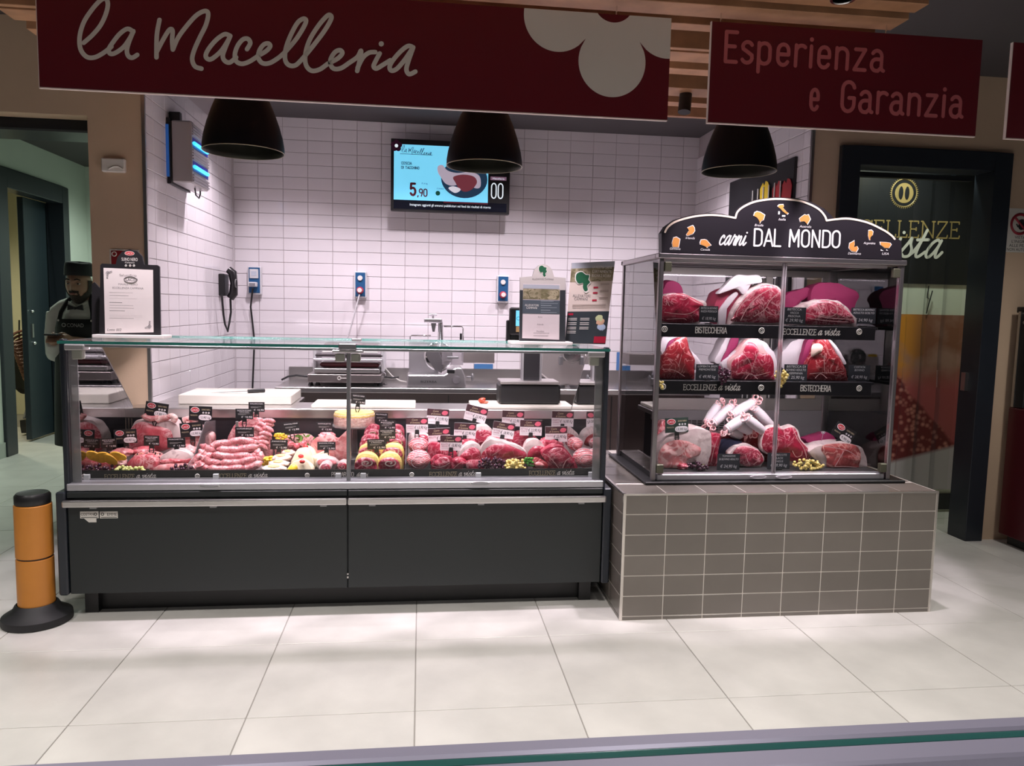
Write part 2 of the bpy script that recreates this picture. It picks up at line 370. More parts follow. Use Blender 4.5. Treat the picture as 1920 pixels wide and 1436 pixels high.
# slanted script letters drawn as pen strokes
GLX = {
 'c': (.44, [[(.34, .52), (.36, .62), (.26, .68), (.12, .50), (.06, .22), (.12, .04), (.26, .04), (.46, .22)]]),
 'a': (.56, [[(.42, .58), (.32, .68), (.16, .54), (.05, .24), (.08, .04), (.20, .06), (.36, .34), (.45, .66)], [(.45, .66), (.38, .32), (.38, .06), (.46, .04), (.58, .22)]]),
 'r': (.40, [[(.0, .22), (.14, .62), (.19, .74), (.20, .62), (.36, .62), (.30, .36), (.26, .10), (.32, .03), (.46, .22)]]),
 'n': (.56, [[(.0, .22), (.13, .64), (.16, .66), (.10, .34), (.04, .02)], [(.06, .16), (.24, .56), (.36, .66), (.40, .54), (.34, .20), (.36, .05), (.44, .04), (.58, .22)]]),
 'i': (.30, [[(.0, .22), (.14, .62), (.16, .66), (.10, .30), (.10, .06), (.18, .04), (.32, .22)], [(.22, .92)]]),
 'v': (.46, [[(.0, .50), (.10, .66), (.16, .60), (.14, .22), (.18, .03), (.28, .16), (.40, .50), (.38, .68), (.50, .60)]]),
 's': (.42, [[(.0, .20), (.16, .52), (.24, .72), (.26, .50), (.34, .28), (.30, .06), (.14, .02), (.06, .10)], [(.30, .06), (.44, .22)]]),
 't': (.40, [[(.0, .22), (.18, .66), (.26, 1.04)], [(.26, 1.04), (.12, .34), (.12, .06), (.22, .04), (.40, .22)], [(.02, .66), (.40, .68)]]),
 'o': (.44, [[(.32, .58), (.20, .68), (.07, .42), (.08, .12), (.20, .03), (.33, .22), (.35, .52), (.28, .66), (.48, .52)]]),
 ' ': (.30, []), 'm': (.8, [[(.0, .22), (.13, .64), (.10, .34), (.04, .02)], [(.06, .16), (.22, .58), (.32, .62), (.24, .02)], [(.26, .16), (.44, .6), (.54, .62), (.46, .06), (.54, .04), (.68, .22)]]),
 'e': (.40, [[(.0, .2), (.20, .32), (.32, .52), (.26, .66), (.14, .56), (.06, .24), (.12, .04), (.24, .04), (.42, .22)]]),
 'l': (.34, [[(.0, .2), (.22, .6), (.36, 1.0), (.28, 1.08), (.16, .8), (.06, .3), (.10, .05), (.20, .04), (.36, .22)]]),
 'd': (.5, [[(.36, .58), (.26, .68), (.12, .5), (.05, .2), (.10, .04), (.22, .1), (.38, .5), (.48, 1.05)], [(.48, 1.05), (.36, .3), (.36, .05), (.44, .04), (.54, .22)]]),
}
def word(table, t, smooth=False, track=0., sl=0.):
    out = []; x = 0
    for ch in t:
        adv, sts = table.get(ch, (.3, []))
        for st in sts:
            q = catmull(st, 5) if smooth and len(st) > 2 else st
            out.append([(x+u+sl*v, v) for u, v in q])
        x += adv+track
    return out, x-track
def word_mb(table, t, org, ux, uz, width, height, wd, smooth=False, track=0., mb=None, sl=0.):
    """word starting at org (baseline left) fitted to width; wd = pen width as a fraction of the height"""
    st, w0 = word(table, t, smooth, track, sl); kx = width/w0/height
    st = [[(u*kx, v) for u, v in s_] for s_ in st]; org = Vector(org); ux = Vector(ux); uz = Vector(uz)
    return stroke_mb(st, wd, lambda u, v: org+ux*(u*height)+uz*(v*height), mb)
def pword(name, table, t, xa, ya, xb, yb, hpx, Y, m, parent, wd=.1, smooth=False, track=0., mb=None, sl=0.):
    """word whose baseline runs from pixel (xa,ya) to (xb,yb) on plane Y"""
    a = P(xa, ya, Y); b = P(xb, yb, Y); k = (b-a).length/math.hypot(xb-xa, yb-ya); ux = (b-a).normalized(); ux.y = 0; ux.normalize()
    r = word_mb(table, t, a, ux, Vector((-ux.z, 0, ux.x)), (b-a).length, hpx*k, wd, smooth, track, mb, sl)
    return r.build(name, m, parent) if name else r
X1, Z1 = Vector((1, 0, 0)), Vector((0, 0, 1))
# ================================================================== structure
M_GROUT = mat('floor_grout', (.33, .31, .29), .8)
M_FLOOR = mat('floor_tile', (.655, .635, .605), .36, var=.11, vscale=3.2, rnd=.03, bump=.05, bscale=60)
M_WTILE = mat('white_wall_tile', (.81, .775, .80), .09, spec=.6, rnd=.02)
M_WGROUT = mat('wall_grout', (.48, .43, .44), .8)
M_BEIGE = mat('beige_paint', (.64, .475, .335), .7, var=.04, vscale=3, bump=.05, bscale=90)
M_GREENP = mat('pale_green_paint', (.62, .68, .62), .6, var=.03, vscale=2)
M_CEIL = mat('grey_ceiling_paint', (.075, .068, .071), .8)
M_DARK = mat('near_black_paint', (.012, .013, .016), .35)
M_NAVY = mat('dark_blue_black_frame', (.018, .023, .032), .35)
M_WOOD = mat('slat_wood', (.46, .235, .125), .5, var=.18, vscale=9, rnd=.14)
M_BLACK = mat('black_plastic', (.012, .012, .013), .4)
M_STEEL = mat('brushed_steel', (.58, .56, .55), .28, 1., var=.05, vscale=4)
M_ALU = mat('aluminium', (.62, .60, .63), .35, 1.)
M_CHROME = mat('chrome', (.8, .8, .8), .1, 1.)
M_WHITE = mat('white_plastic', (.78, .76, .72), .4)
M_OFFW = mat('off_white_print', (.74, .71, .66), .5)
M_CREAM = mat('cream_line', (.80, .66, .56), .5)

YB, XL, XR, YW, ZC = 6.55, -1.55, 2.40, 4.55, 3.0

# floor slab with tiles laid as pieces
floor = struct('floor', MB().box(-6.5, -4, -.1, 7, 10.5, -.004), M_GROUT, loc=(0, 3, -.004))
tmb = MB().box(-.298, 2.702, -.016, .298, 3.298, -.004)
t0 = tmb.build('floor_tile', M_FLOOR, floor, bevel=.0015); t0.location = (0, 0, 0)
FX0, FY0 = -.6096, 3.268
first = True; n_ft = 0
def lay(i, j):
    global first, n_ft
    o = t0 if first else t0.copy()
    if not first: COL.objects.link(o)
    first = False; n_ft += 1
    o.location = (FX0+.6*(i+.5), FY0+.6*(j+.5)-3, .004)
for j in range(-3, 10):
    for i in range(-7, 10):
        cx, cy = FX0+.6*(i+.5), FY0+.6*(j+.5)
        if cy > 4.9 and not (cx < -1.3): continue
        if cy < 2.2 and abs(cx) > 3.2: continue
        if n_ft < 290: lay(i, j)
# rest of the store floor, under the camera and behind it
rest = MB()
for j in range(-9, -3):
    for i in range(-7, 10):
        cx, cy = FX0+.6*(i+.5), FY0+.6*(j+.5); rest.box(cx-.298, cy-.298, -.012, cx+.298, cy+.298, 0)
for i in range(-1, 10):
    for j in range(3, 6):
        cx, cy = FX0+.6*(i+.5), FY0+.6*(j+.5); rest.box(cx-.298, cy-.298, -.012, cx+.298, cy+.298, 0)
r_ = rest.build('floor_tile_field', M_FLOOR, floor); r_['kind'] = 'stuff'

# ceiling of store and work area
struct('ceiling', MB().box(-6.5, -4, ZC, 7, 10.5, ZC+.1), M_CEIL, loc=(0, 3, ZC))

# tiled walls: grout body, single tiles on it
tw = MB().box(-.0985, 0, -.0485, .0985, .006, .0485).build('tmp', M_WTILE, bevel=.0025, loc=(0, 0, 0)); TW = tw.data; bpy.data.objects.remove(tw)
Z0T = P(580, 470.75, YB).z % .1
def tile_wall(name, body, origin, du, ncol, phase, u1, normal, limit, zlo, zhi, key):
    """tiles hung on a wall; du = horizontal unit vector, u from 0..u1"""
    wall = struct(name, body, M_WGROUT, loc=(origin[0], origin[1], 0))
    rot = Matrix((( du[0], -normal[0], 0), (du[1], -normal[1], 0), (0, 0, 1))).to_euler()
    cells = []
    k = -1
    while True:
        ua = phase+.2*k; ub = ua+.2; k += 1
        if ua >= u1-.012: break
        a, b = max(ua, 0), min(ub, u1)
        if b-a < .02: continue
        r = 0
        while Z0T+.1*r < zhi:
            za = Z0T+.1*r; zb = min(za+.1, ZC); r += 1
            if zb-za < .03: continue
            cells.append((a, b, za, zb))
    vis = sorted([c for c in cells if c[3] > zlo and c[2] < zhi], key=key)
    one = vis[:limit]; rest = [c for c in cells if c not in set(one)]
    for n, (a, b, za, zb) in enumerate(one):
        o = bpy.data.objects.new('wall_tile', TW); COL.objects.link(o); o.parent = wall
        u = (a+b)/2; o.location = (du[0]*u+normal[0]*.006, du[1]*u+normal[1]*.006, (za+zb)/2)
        o.scale = ((b-a-.003)/.197, 1, (zb-za-.003)/.097); o.rotation_euler = rot
    if rest:
        m = MB()
        for a, b, za, zb in rest:
            q = MB().box(a+.0015, 0, za+.0015, b-.0015, .006, zb-.0015)
            m.add([(origin[0]+du[0]*v.x+normal[0]*(.006-v.y), origin[1]+du[1]*v.x+normal[1]*(.006-v.y), v.z) for v in q.v], q.f)
        r_ = m.build('wall_tile_field', M_WTILE, wall); r_['kind'] = 'stuff'
    return wall
xj = P(485.75, 500, YB).x-XL
wall_back = tile_wall('wall_back', MB().box(XL-.1, YB, 0, XR+.1, YB+.1, ZC), (XL, YB), (1, 0), 20, xj % .2, XR-XL, (0, -1), 300, 1.2, 2.95, lambda c: abs((c[2]+c[3])/2-2.1)*1.0+abs((c[0]+c[1])/2-1.7)*.25)
wall_left = tile_wall('wall_left', MB().box(XL-.1, YW+.001, 0, XL, YB, ZC), (XL, YW), (0, 1), 10, .15, YB-YW, (1, 0), 220, .75, 2.75, lambda c: abs((c[2]+c[3])/2-1.7))
wall_right = tile_wall('wall_right', MB().box(XR, YW+.001, 0, XR+.1, YB, ZC), (XR, YW), (0, 1), 10, .1, YB-YW, (-1, 0), 120, 1.6, 2.75, lambda c: abs((c[2]+c[3])/2-2.3))
struct('trim_1', MB().box(XL-.006, YW-.008, 0, XL+.012, YW+.012, ZC), M_STEEL)
struct('trim_2', MB().box(XL, YB-.018, 0, XL+.018, YB, ZC), mat('corner_trim_white', (.62, .58, .60), .4))
struct('trim_3', MB().box(XR-.012, YW-.008, 0, XR+.006, YW+.012, ZC), M_STEEL)

# beige plaster front walls (with openings)
XO = -1.842   # right edge of the corridor opening
struct('wall_front_left', MB().box(XO, YW, 0, XL-.006, YW+.12, ZC).box(-6.5, YW, 2.49, XO, YW+.12, ZC).box(-6.5, YW, 0, -3.97, YW+.12, 2.49), M_BEIGE, loc=(-2.5, YW, 0))
DX0, DX1, DZ = 2.575, 3.735, 2.53
struct('wall_front_right', MB().box(XR+.006, YW, 0, DX0, YW+.12, ZC).box(DX0, YW, DZ, DX1, YW+.12, ZC).box(DX1, YW, 0, 7, YW+.12, ZC), M_BEIGE, loc=(3, YW, 0))

# service corridor
struct('wall_corridor_left', MB().box(-3.97, 4.67, 0, -3.85, 7.60, ZC).box(-3.97, 8.80, 0, -3.85, 10.4, ZC).box(-3.97, 7.60, 2.66, -3.85, 8.80, ZC), M_GREENP, loc=(-3.9, 7, 0))
struct('wall_corridor_back', MB().box(-3.85, 9.4, 0, -1.7, 9.5, ZC), M_GREENP)
struct('wall_corridor_right', MB().box(-1.80, 4.67, 0, -1.66, 9.4, ZC), M_GREENP)
struct('baseboard_corridor', MB().box(-3.85, 4.67, 0, -3.835, 7.58, .14), mat('grey_green_baseboard', (.42, .46, .43), .4))
bx = MB().box(-3.84, 4.68, 2.425, XO-.01, 4.98, 2.60).build('shutter_box', M_DARK, bevel=.01)
tag(bx, 'black roller shutter box above the service corridor opening', 'shutter box')
# sliding door of the corridor
d1 = struct('door_1', MB().box(-3.99, 7.47, 0, -3.82, 7.66, 2.68).box(-3.99, 8.76, 0, -3.82, 8.90, 2.68).box(-3.99, 7.66, 2.50, -3.82, 8.76, 2.68), M_NAVY, loc=(-3.9, 8.1, 0), bevel=.006)
lf = MB().box(-4.06, 8.30, .02, -4.00, 9.05, 2.50).build('door_leaf', mat('dark_teal_door', (.022, .035, .045), .4), d1, bevel=.004)
MB().ball((-3.99, 8.40, 1.02), (.02, .02, .02)).build('door_lock', M_CHROME, lf, True)
MB().ball((-3.99, 8.38, 1.35), (.018, .02, .018)).build('door_bolt', M_CHROME, lf, True)
MB().box(-4.0, 8.36, 1.08, -3.985, 8.39, 1.22).build('door_handle', M_STEEL, lf)
# store room behind it
struct('wall_storeroom', MB().box(-5.6, 7.0, 0, -5.5, 10.4, ZC).box(-5.5, 10.3, 0, -3.97, 10.4, ZC), mat('cream_paint', (.72, .68, .50), .7), loc=(-5.5, 8.5, 0))

# wooden slat ceiling over the counter; slat edges taken from the gap between the signs
ZS = 2.668
sl = thing('slatted_ceiling', 'brown wooden slat ceiling hung above the red signs', 'slat ceiling', (.25, 3.7, ZS)); sl['kind'] = 'structure'
del sl['category']
XS0, XS1 = -1.75, 1.935
bands = [(-62, -35), (-22, -3), (10, 34), (45, 58), (91, 95.5), (99, 117), (130, 141), (166, 182), (193, 201), (219, 222)]
for k, (ya, yb) in enumerate(bands):
    xx = 1337 if ya < 40 else 1295
    Ya, Yb = PZ(xx, ya, ZS).y, PZ(xx, yb, ZS).y
    h = .09 if k % 2 else .11
    MB().box(XS0, Ya, ZS, XS1-.02*(k % 2), Yb, ZS+h).build('slat', M_WOOD, sl, bevel=.002)
MB().box(XS0, PZ(1337, -62, ZS).y, ZS+.13, XS1, 4.56, ZS+.15).build('backing', mat('slat_backing', (.10, .055, .035), .8), sl)
for x in (-1.6, .2, 1.8):
    for y in (2.8, 4.4): MB().tube([(x, y, ZS+.15), (x, y, ZC)], .004, 6).build('hanger_rod', M_STEEL, sl)

# dark framed doorway with clear strip curtain on the right, graphics on the wall behind
YD = 5.25
struct('wall_backroom', MB().box(XR+.1, YD, 0, 4.6, YD+.1, ZC).box(4.5, 4.67, 0, 4.6, YD, ZC), mat('pale_wall_backroom', (.66, .70, .60), .6), loc=(3.4, YD, 0))
d2 = struct('door_2', MB().box(DX0, YW-.035, 0, DX0+.125, YW+.14, DZ).box(DX1-.125, YW-.035, 0, DX1, YW+.14, DZ).box(DX0+.125, YW-.035, DZ-.115, DX1-.125, YW+.14, DZ), M_NAVY, loc=(3.15, YW, 0), bevel=.004)
M_STRIP = glass('clear_pvc_strip', (.93, .95, .92), .35, .05)
for k in range(7):
    a = DX0+.13+k*.127; y = YW+.17+(.008 if k % 2 else 0); m = MB(); n = 14
    for i in range(n+1):
        z = .06+2.36*i/n
        for q in range(5):
            m.v.append(Vector((a+.14*q/4+.003*math.sin(i*1.7+k*2), y+.008*math.sin(math.pi*q/4)+.004*math.sin(i*1.1+k), z)))
    m.f = [(i*5+q, i*5+q+1, (i+1)*5+q+1, (i+1)*5+q) for i in range(n) for q in range(4)]
    m.build('curtain_strip', M_STRIP, d2, True)
MB().box(DX0+.13, YW+.15, 2.38, DX1-.13, YW+.19, 2.41).build('curtain_rail', M_DARK, d2)
MB().box(DX1-.15, YW+.05, 1.0, DX1-.115, YW+.09, 1.12).build('door_latch', M_STEEL, d2)

# second dark doorway in the right tiled wall (strip curtain with coloured print)
ya, yb = PX(1376, 330, XR).y, PX(1500, 280, XR).y
d3 = struct('door_3', MB().box(XR-.03, yb, 0, XR-.004, ya, 2.49), M_DARK, loc=(XR, (ya+yb)/2, 0), bevel=.004)
for k in range(6):
    y = yb+.15+.085*k
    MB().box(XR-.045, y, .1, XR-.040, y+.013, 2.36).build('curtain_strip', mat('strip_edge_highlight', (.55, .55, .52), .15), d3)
for nm, px_, py_, col in (('yellow_print', 1434, 358, (.75, .55, .03)), ('red_print', 1458, 358, (.45, .02, .03)), ('red_print', 1475, 354, (.42, .015, .03))):
    c_ = PX(px_, py_, XR-.036); m = MB(); m.prism([(XR-.036, c_.y+a*.06, c_.z+b*.06) for a, b in ((-1, -2), (1, -2), (1.2, .4), (.5, 1), (.15, .6), (-.2, 1.1), (-.8, .9), (-1.2, .2))], (-.003, 0, 0))
    m.build(nm, mat(nm+'_ink', col, .4), d3)
# ================================================================== serving counter
M_PANEL = mat('charcoal_panel', (.012, .016, .017), .38, var=.05, vscale=3)
M_SILL = mat('grey_sill_aluminium', (.55, .54, .58), .4, .8)
M_GPOST = mat('grey_post', (.30, .30, .31), .4, .6)
M_GLASS = glass('clear_glass', (.985, .99, .985), .38)
M_TEAL = mat('teal_glass_edge', (.05, .30, .25), .15, coat=.5)
M_CLAMP = mat('grey_green_clamp', (.36, .37, .32), .3)
M_CLIP = mat('frosted_clip', (.50, .52, .52), .3)
M_GOLD = mat('gold_print', (.42, .36, .22), .5)
M_GREYT = mat('grey_white_print', (.62, .60, .56), .5)
M_DECK = mat('dark_deck', (.035, .035, .037), .35)
YP = 3.60
XA, XB = -1.60, .905
xm = P(652, 1000, YP).x
ct = thing('display_counter', 'long refrigerated meat counter with charcoal front panels and straight glass', 'display counter', (-.35, 4.0, 0))
MB().box(XA+.02, 3.72, 0, XB-.02, 4.35, .13).build('plinth', M_BLACK, ct)
MB().box(XA, 3.64, .13, XB, 4.42, .60).build('body', M_DARK, ct)
for a, b in ((XA+.002, xm-.0015), (xm+.0015, XB-.002)):
    MB().box(a, YP, .122, b, YP+.035, .535).build('front_panel', M_PANEL, ct, bevel=.003)
    MB().box(a, YP-.005, .575, b, YP+.04, .603).build('upper_fascia', M_PANEL, ct, bevel=.003)
    MB().box(a-.012 if a < xm-.1 else a, YP-.032, .537, b+.012 if b > 0 else b, YP-.004, .569).build('bumper_rail', M_STEEL, ct, bevel=.006, seg=2)
    for t in (.08, .5, .9):
        x = a+(b-a)*t; MB().box(x, YP-.012, .526, x+.03, YP, .538).build('rail_bracket', M_GPOST, ct)
MB().box(xm-.004, YP+.01, .14, xm+.004, YP+.03, .53).build('panel_seam', M_BLACK, ct)
MB().box(xm-.003, YP-.002, .17, xm+.004, YP+.01, .18).box(xm-.003, YP-.002, .187, xm+.004, YP+.01, .195).build('panel_catch', M_STEEL, ct)
for a, b in ((XA-.042, XA-.001), (XB+.001, XB+.040)):
    MB().box(a, YP-.015, .12, b, 4.42, .605).build('end_panel', M_NAVY, ct, bevel=.006)
for x in (XA+.06, XB-.06): MB().box(x-.03, 3.68, 0, x+.03, 3.74, .125).build('foot', M_BLACK, ct)
# stickers on the front
a = P(150, 959, YP-.002); b = P(221, 971, YP-.002)
for (xa, xb, t1, w) in ((150, 185, 'COSTAN', 24), (187, 221, 'EMME', 18)):
    q0, q1 = P(xa, 959, YP-.001), P(xb, 971.5, YP-.001)
    st = MB().box(q0.x, YP-.0015, q1.z, q1.x, YP, q0.z).build('brand_sticker', M_OFFW, ct)
    ptext('sticker_lettering', t1, (xa+xb)/2-(4 if t1 == 'COSTAN' else -6), 964, w, 6, YP-.0022, M_BLACK, st)
    c_ = P(xb-6 if t1 == 'COSTAN' else xa+5, 964, YP-.0022); MB().torus(c_, .006, .0015, 12, 4).build('sticker_emblem', M_BLACK, st)
    MB().box(q0.x+.004, YP-.002, q1.z+.003, q1.x-.004, YP-.001, q1.z+.006).build('sticker_line', M_BLACK, st)
q0, q1 = P(158, 972, YP), P(181, 979, YP)
MB().prism([(q0.x, YP-.0015, q0.z), (q1.x, YP-.0015, q0.z), (q1.x, YP-.0015, q1.z), (q0.x+.02, YP-.0015, q1.z)], (0, .0015, 0)).build('tag_sticker', M_OFFW, ct)
# display deck
ZD = .632
MB().box(XA+.02, 3.66, ZD-.03, XB-.02, 4.40, ZD).build('deck', M_DECK, ct)
MB().box(XA+.005, 4.395, ZD, XB-.005, 4.42, .83).build('rear_panel', M_DARK, ct)
MB().box(XA-.02, 4.385, .83, XB+.02, 4.41, .885).build('rear_lip', M_STEEL, ct, bevel=.004)
MB().box(XA-.02, 4.411, .858, XB+.02, 4.69, .885).build('rear_worktop', M_STEEL, ct, bevel=.003)
MB().box(XA+.02, 4.691, .858, -.74, 4.96, .885).build('side_worktop', M_STEEL, ct, bevel=.003)
MB().box(XA+.02, 4.45, .02, XB-.02, 4.66, .858).build('rear_cabinet', M_DARK, ct)
MB().box(XA, 3.600, .605, XB, 3.685, .640).build('front_sill', M_SILL, ct, bevel=.004)
MB().box(XA+.02, 3.688, .604, XB-.02, 3.696, .645).build('air_grille', M_GPOST, ct)
# glass body
for a, b in ((XA+.012, xm-.008), (xm+.008, XB-.012)):
    MB().box(a, 3.620, .640, b, 3.628, 1.268).build('front_glass', M_GLASS, ct)
    tg = MB().box(a-.02 if a < xm-.1 else a+.002, 3.585, 1.282, b+.02 if b > 0 else b-.002, 4.30, 1.293).build('top_glass', M_GLASS, ct)
    MB().box(a-.02 if a < xm-.1 else a+.002, 3.581, 1.281, b+.02 if b > 0 else b-.002, 3.5845, 1.294).build('glass_edge', M_TEAL, tg)
    MB().box(a-.02 if a < xm-.1 else a+.002, 4.3005, 1.281, b+.02 if b > 0 else b-.002, 4.303, 1.294).build('glass_edge', M_TEAL, tg)
    MB().box(a, 3.60, 1.266, b, 3.622, 1.279).build('top_profile', M_GPOST, ct, bevel=.002)
MB().box(xm-.009, 3.632, .60, xm+.009, 3.662, 1.275).build('centre_post', M_GPOST, ct, bevel=.003)
for (x, s) in ((XA, 1), (XB, -1)):
    MB().box(x-.012, 3.606, .60, x+.010, 3.650, 1.30).build('corner_post', M_NAVY, ct, bevel=.004)
    MB().box(min(x+s*.012, x+s*.05), 3.640, .64, max(x+s*.012, x+s*.05), 3.646, 1.268).build('edge_gasket', glass('frosted_gasket', (.7, .7, .7), .5, .3, (.45, (.45, .45, .47))), ct)
    pts = [(x, 3.66, .64), (x, 3.66, 1.262), (x, 3.99, 1.262), (x, 4.39, .89), (x, 4.39, .64)]
    sg = MB().prism([Vector(p)+Vector((s*.004, 0, 0)) for p in pts], (s*.008, 0, 0)).build('side_glass', glass('mirror_side_glass', (.9, .9, .9), 3.2), ct)
    MB().tube([(x+s*.008, 3.99, 1.258), (x+s*.008, 4.39, .895)], .006, 6).build('side_glass_trim', M_GPOST, sg)
    MB().box(min(x+s*.015, x+s*.10), 3.59, 1.252, max(x+s*.015, x+s*.10), 3.66, 1.278).build('corner_hinge', mat('pale_hinge', (.6, .58, .58), .3, .5), ct, bevel=.004)
    MB().box(min(x+s*.04, x+s*.085), 3.605, 1.21, max(x+s*.04, x+s*.085), 3.645, 1.252).build('glass_clamp', M_CLAMP, ct, bevel=.004)
for s in (-1, 1):
    MB().box(min(xm+s*.015, xm+s*.058), 3.595, 1.214, max(xm+s*.015, xm+s*.058), 3.645, 1.252).build('glass_clamp', M_CLAMP, ct, bevel=.004)
MB().box(xm-.07, 3.59, 1.256, xm+.07, 3.66, 1.270).build('hinge_plate', mat('pale_hinge', (.6, .58, .58), .3, .5), ct, bevel=.003)
MB().box(xm-.04, 3.578, 1.272, xm+.04, 3.61, 1.300).build('hinge_cap', M_GPOST, ct, bevel=.003)
MB().box(xm-.02, 4.02, 1.293, xm+.03, 4.06, 1.306).build('glass_joiner', M_GPOST, ct, bevel=.003)
for x, y in ((393, 911), (900, 906)):
    c_ = P(x, y, 3.598); MB().torus(c_, .045, .004, 24, 6, sz=.16).build('sill_handle', M_CHROME, ct, True)
# black title strip with lettering
YS = 3.705
z0, z1 = P(640, 905, YS).z, P(640, 881, YS).z
stp = MB().box(XA+.03, YS, .634, XB-.03, YS+.004, .680).build('title_strip', mat('black_strip', (.012, .012, .012), .3), ct)
def title(parent, Y, x0, x1, y, hpx, c1, c2, kind, yoff=0):
    """lettering between pixels x0..x1 with its baseline at y"""
    if kind == 'E':
        xm_ = x0+(x1-x0)*.595
        pword('lettering_roman', GLS, 'ECCELLENZE', x0, y, xm_, y+yoff*.6, hpx, Y, c1, parent, .085)
        pword('lettering_script', GLX, 'a vista', xm_+2, y+yoff*.6, x1, y+yoff, hpx*1.15, Y, c2, parent, .12, True, sl=.18)
    elif kind == 'B':
        pword('lettering_sans', GL, 'BISTECCHERIA', x0, y, x1, y+yoff, hpx, Y, c2, parent, .12, track=.03)
    else:
        pword('lettering_sans', GL, 'PREPARATO', x0, y, x0+(x1-x0)*.62, y, hpx, Y, c2, parent, .12, track=.03)
        pword('lettering_script', GLX, 'da noi', x0+(x1-x0)*.68, y, x1, y, hpx*.9, Y, c2, parent, .12, True, sl=.18)
for x0, x1, y in ((196, 292, 897), (407, 501, 896), (805, 893, 893), (992, 1076, 891)): title(stp, YS-.001, x0, x1, y, 8, M_GOLD, M_GREYT, 'E', -1)
title(stp, YS-.001, 622, 690, 893, 8, M_GOLD, M_GREYT, 'P')
for x, y in ((158, 893), (370, 892.5), (576, 891), (772, 889.5), (1122, 887)):
    c_ = P(x, y, YS-.002); m = MB(); m.torus(c_, .0095, .0022, 18, 4); m.torus(c_, .004, .0018, 10, 4); m.build('medallion', M_GREYT, stp)
for x, y in ((163, 902), (405, 902), (634, 900), (681, 900), (897, 898), (1108, 897)):
    c_ = P(x, y, 3.69); MB().box(c_.x-.013, 3.684, .638, c_.x+.013, 3.70, .664).build('strip_clip', M_CLIP, ct, bevel=.002)

# clear dividers and a steel post among the trays
def pane(name, label, quad, thick=.004):
    v = [Vector(q) for q in quad]; n = (v[1]-v[0]).cross(v[2]-v[0]).normalized()*thick
    o = MB().prism(v, n).build(name, glass('acrylic', (.95, .93, .94), 1.6, .02, (.10, (.8, .72, .74)))); return tag(o, label, 'divider')
xd = P(375, 860, 3.95).x
pane('acrylic_divider', 'clear acrylic divider between the pork and the sausage tray', [(xd, 3.74, ZD+.002), (xd, 4.24, ZD+.002), (xd, 4.24, .84), (xd, 4.05, .86), (xd, 3.84, .72), (xd, 3.74, .70)])
xd = P(761, 840, 3.90).x
o = pane('acrylic_divider', 'clear upright acrylic divider left of the netted roast balls', [(xd, 3.74, ZD+.002), (xd, 4.34, ZD+.002), (xd, 4.34, .85), (xd, 3.98, .85), (xd, 3.74, .70)])
xd = P(641, 860, 3.95).x

# ================================================================== hanging red signs
YSG = 3.02
M_RED = mat('dark_red_sign', (.15, .009, .018), .42)
M_SGREY = mat('sign_grey_white', (.80, .75, .70), .55)
M_SPINK = mat('sign_pink_print', (.60, .15, .165), .5)
M_EDGE = mat('pale_sign_edge', (.78, .66, .62), .5)
def sign(label, x0, x1, zb, zt, hooks):
    r = thing('hanging_sign', label, 'sign', ((x0+x1)/2, YSG, zb), 'red signs hung above the counter')
    MB().box(x0, YSG, zb, x1, YSG+.012, zt).build('panel', M_RED, r)
    MB().box(x0, YSG-.001, zb-.004, x1, YSG+.013, zb).box(x0-.003, YSG-.001, zb-.004, x0, YSG+.013, zt).build('edge_trim', M_EDGE, r)
    for h in hooks: MB().tube([(h, YSG+.006, zt), (h, YSG+.006, ZS+.01)], .003, 6).build('hook', M_CHROME, r)
    return r
zb, zt = P(1252, 225, YSG).z, P(1337, 40, YSG).z
sA = sign('long dark red sign with white handwriting and half a white flower', P(72, 100, YSG).x, P(1255, 130, YSG).x, zb, zt, (-1.1, .75))
sB = sign('dark red sign with two lines of pink lettering', P(1331, 140, YSG).x, P(1836, 160, YSG).x, zb, zt, (P(1353, 33, YSG).x, P(1663, 60, YSG).x))
sC = sign('dark red sign cut off by the right picture edge', P(1893, 170, YSG).x, P(1893, 170, YSG).x+.9, zb, zt, (2.75,))
K1 = 1/2.992
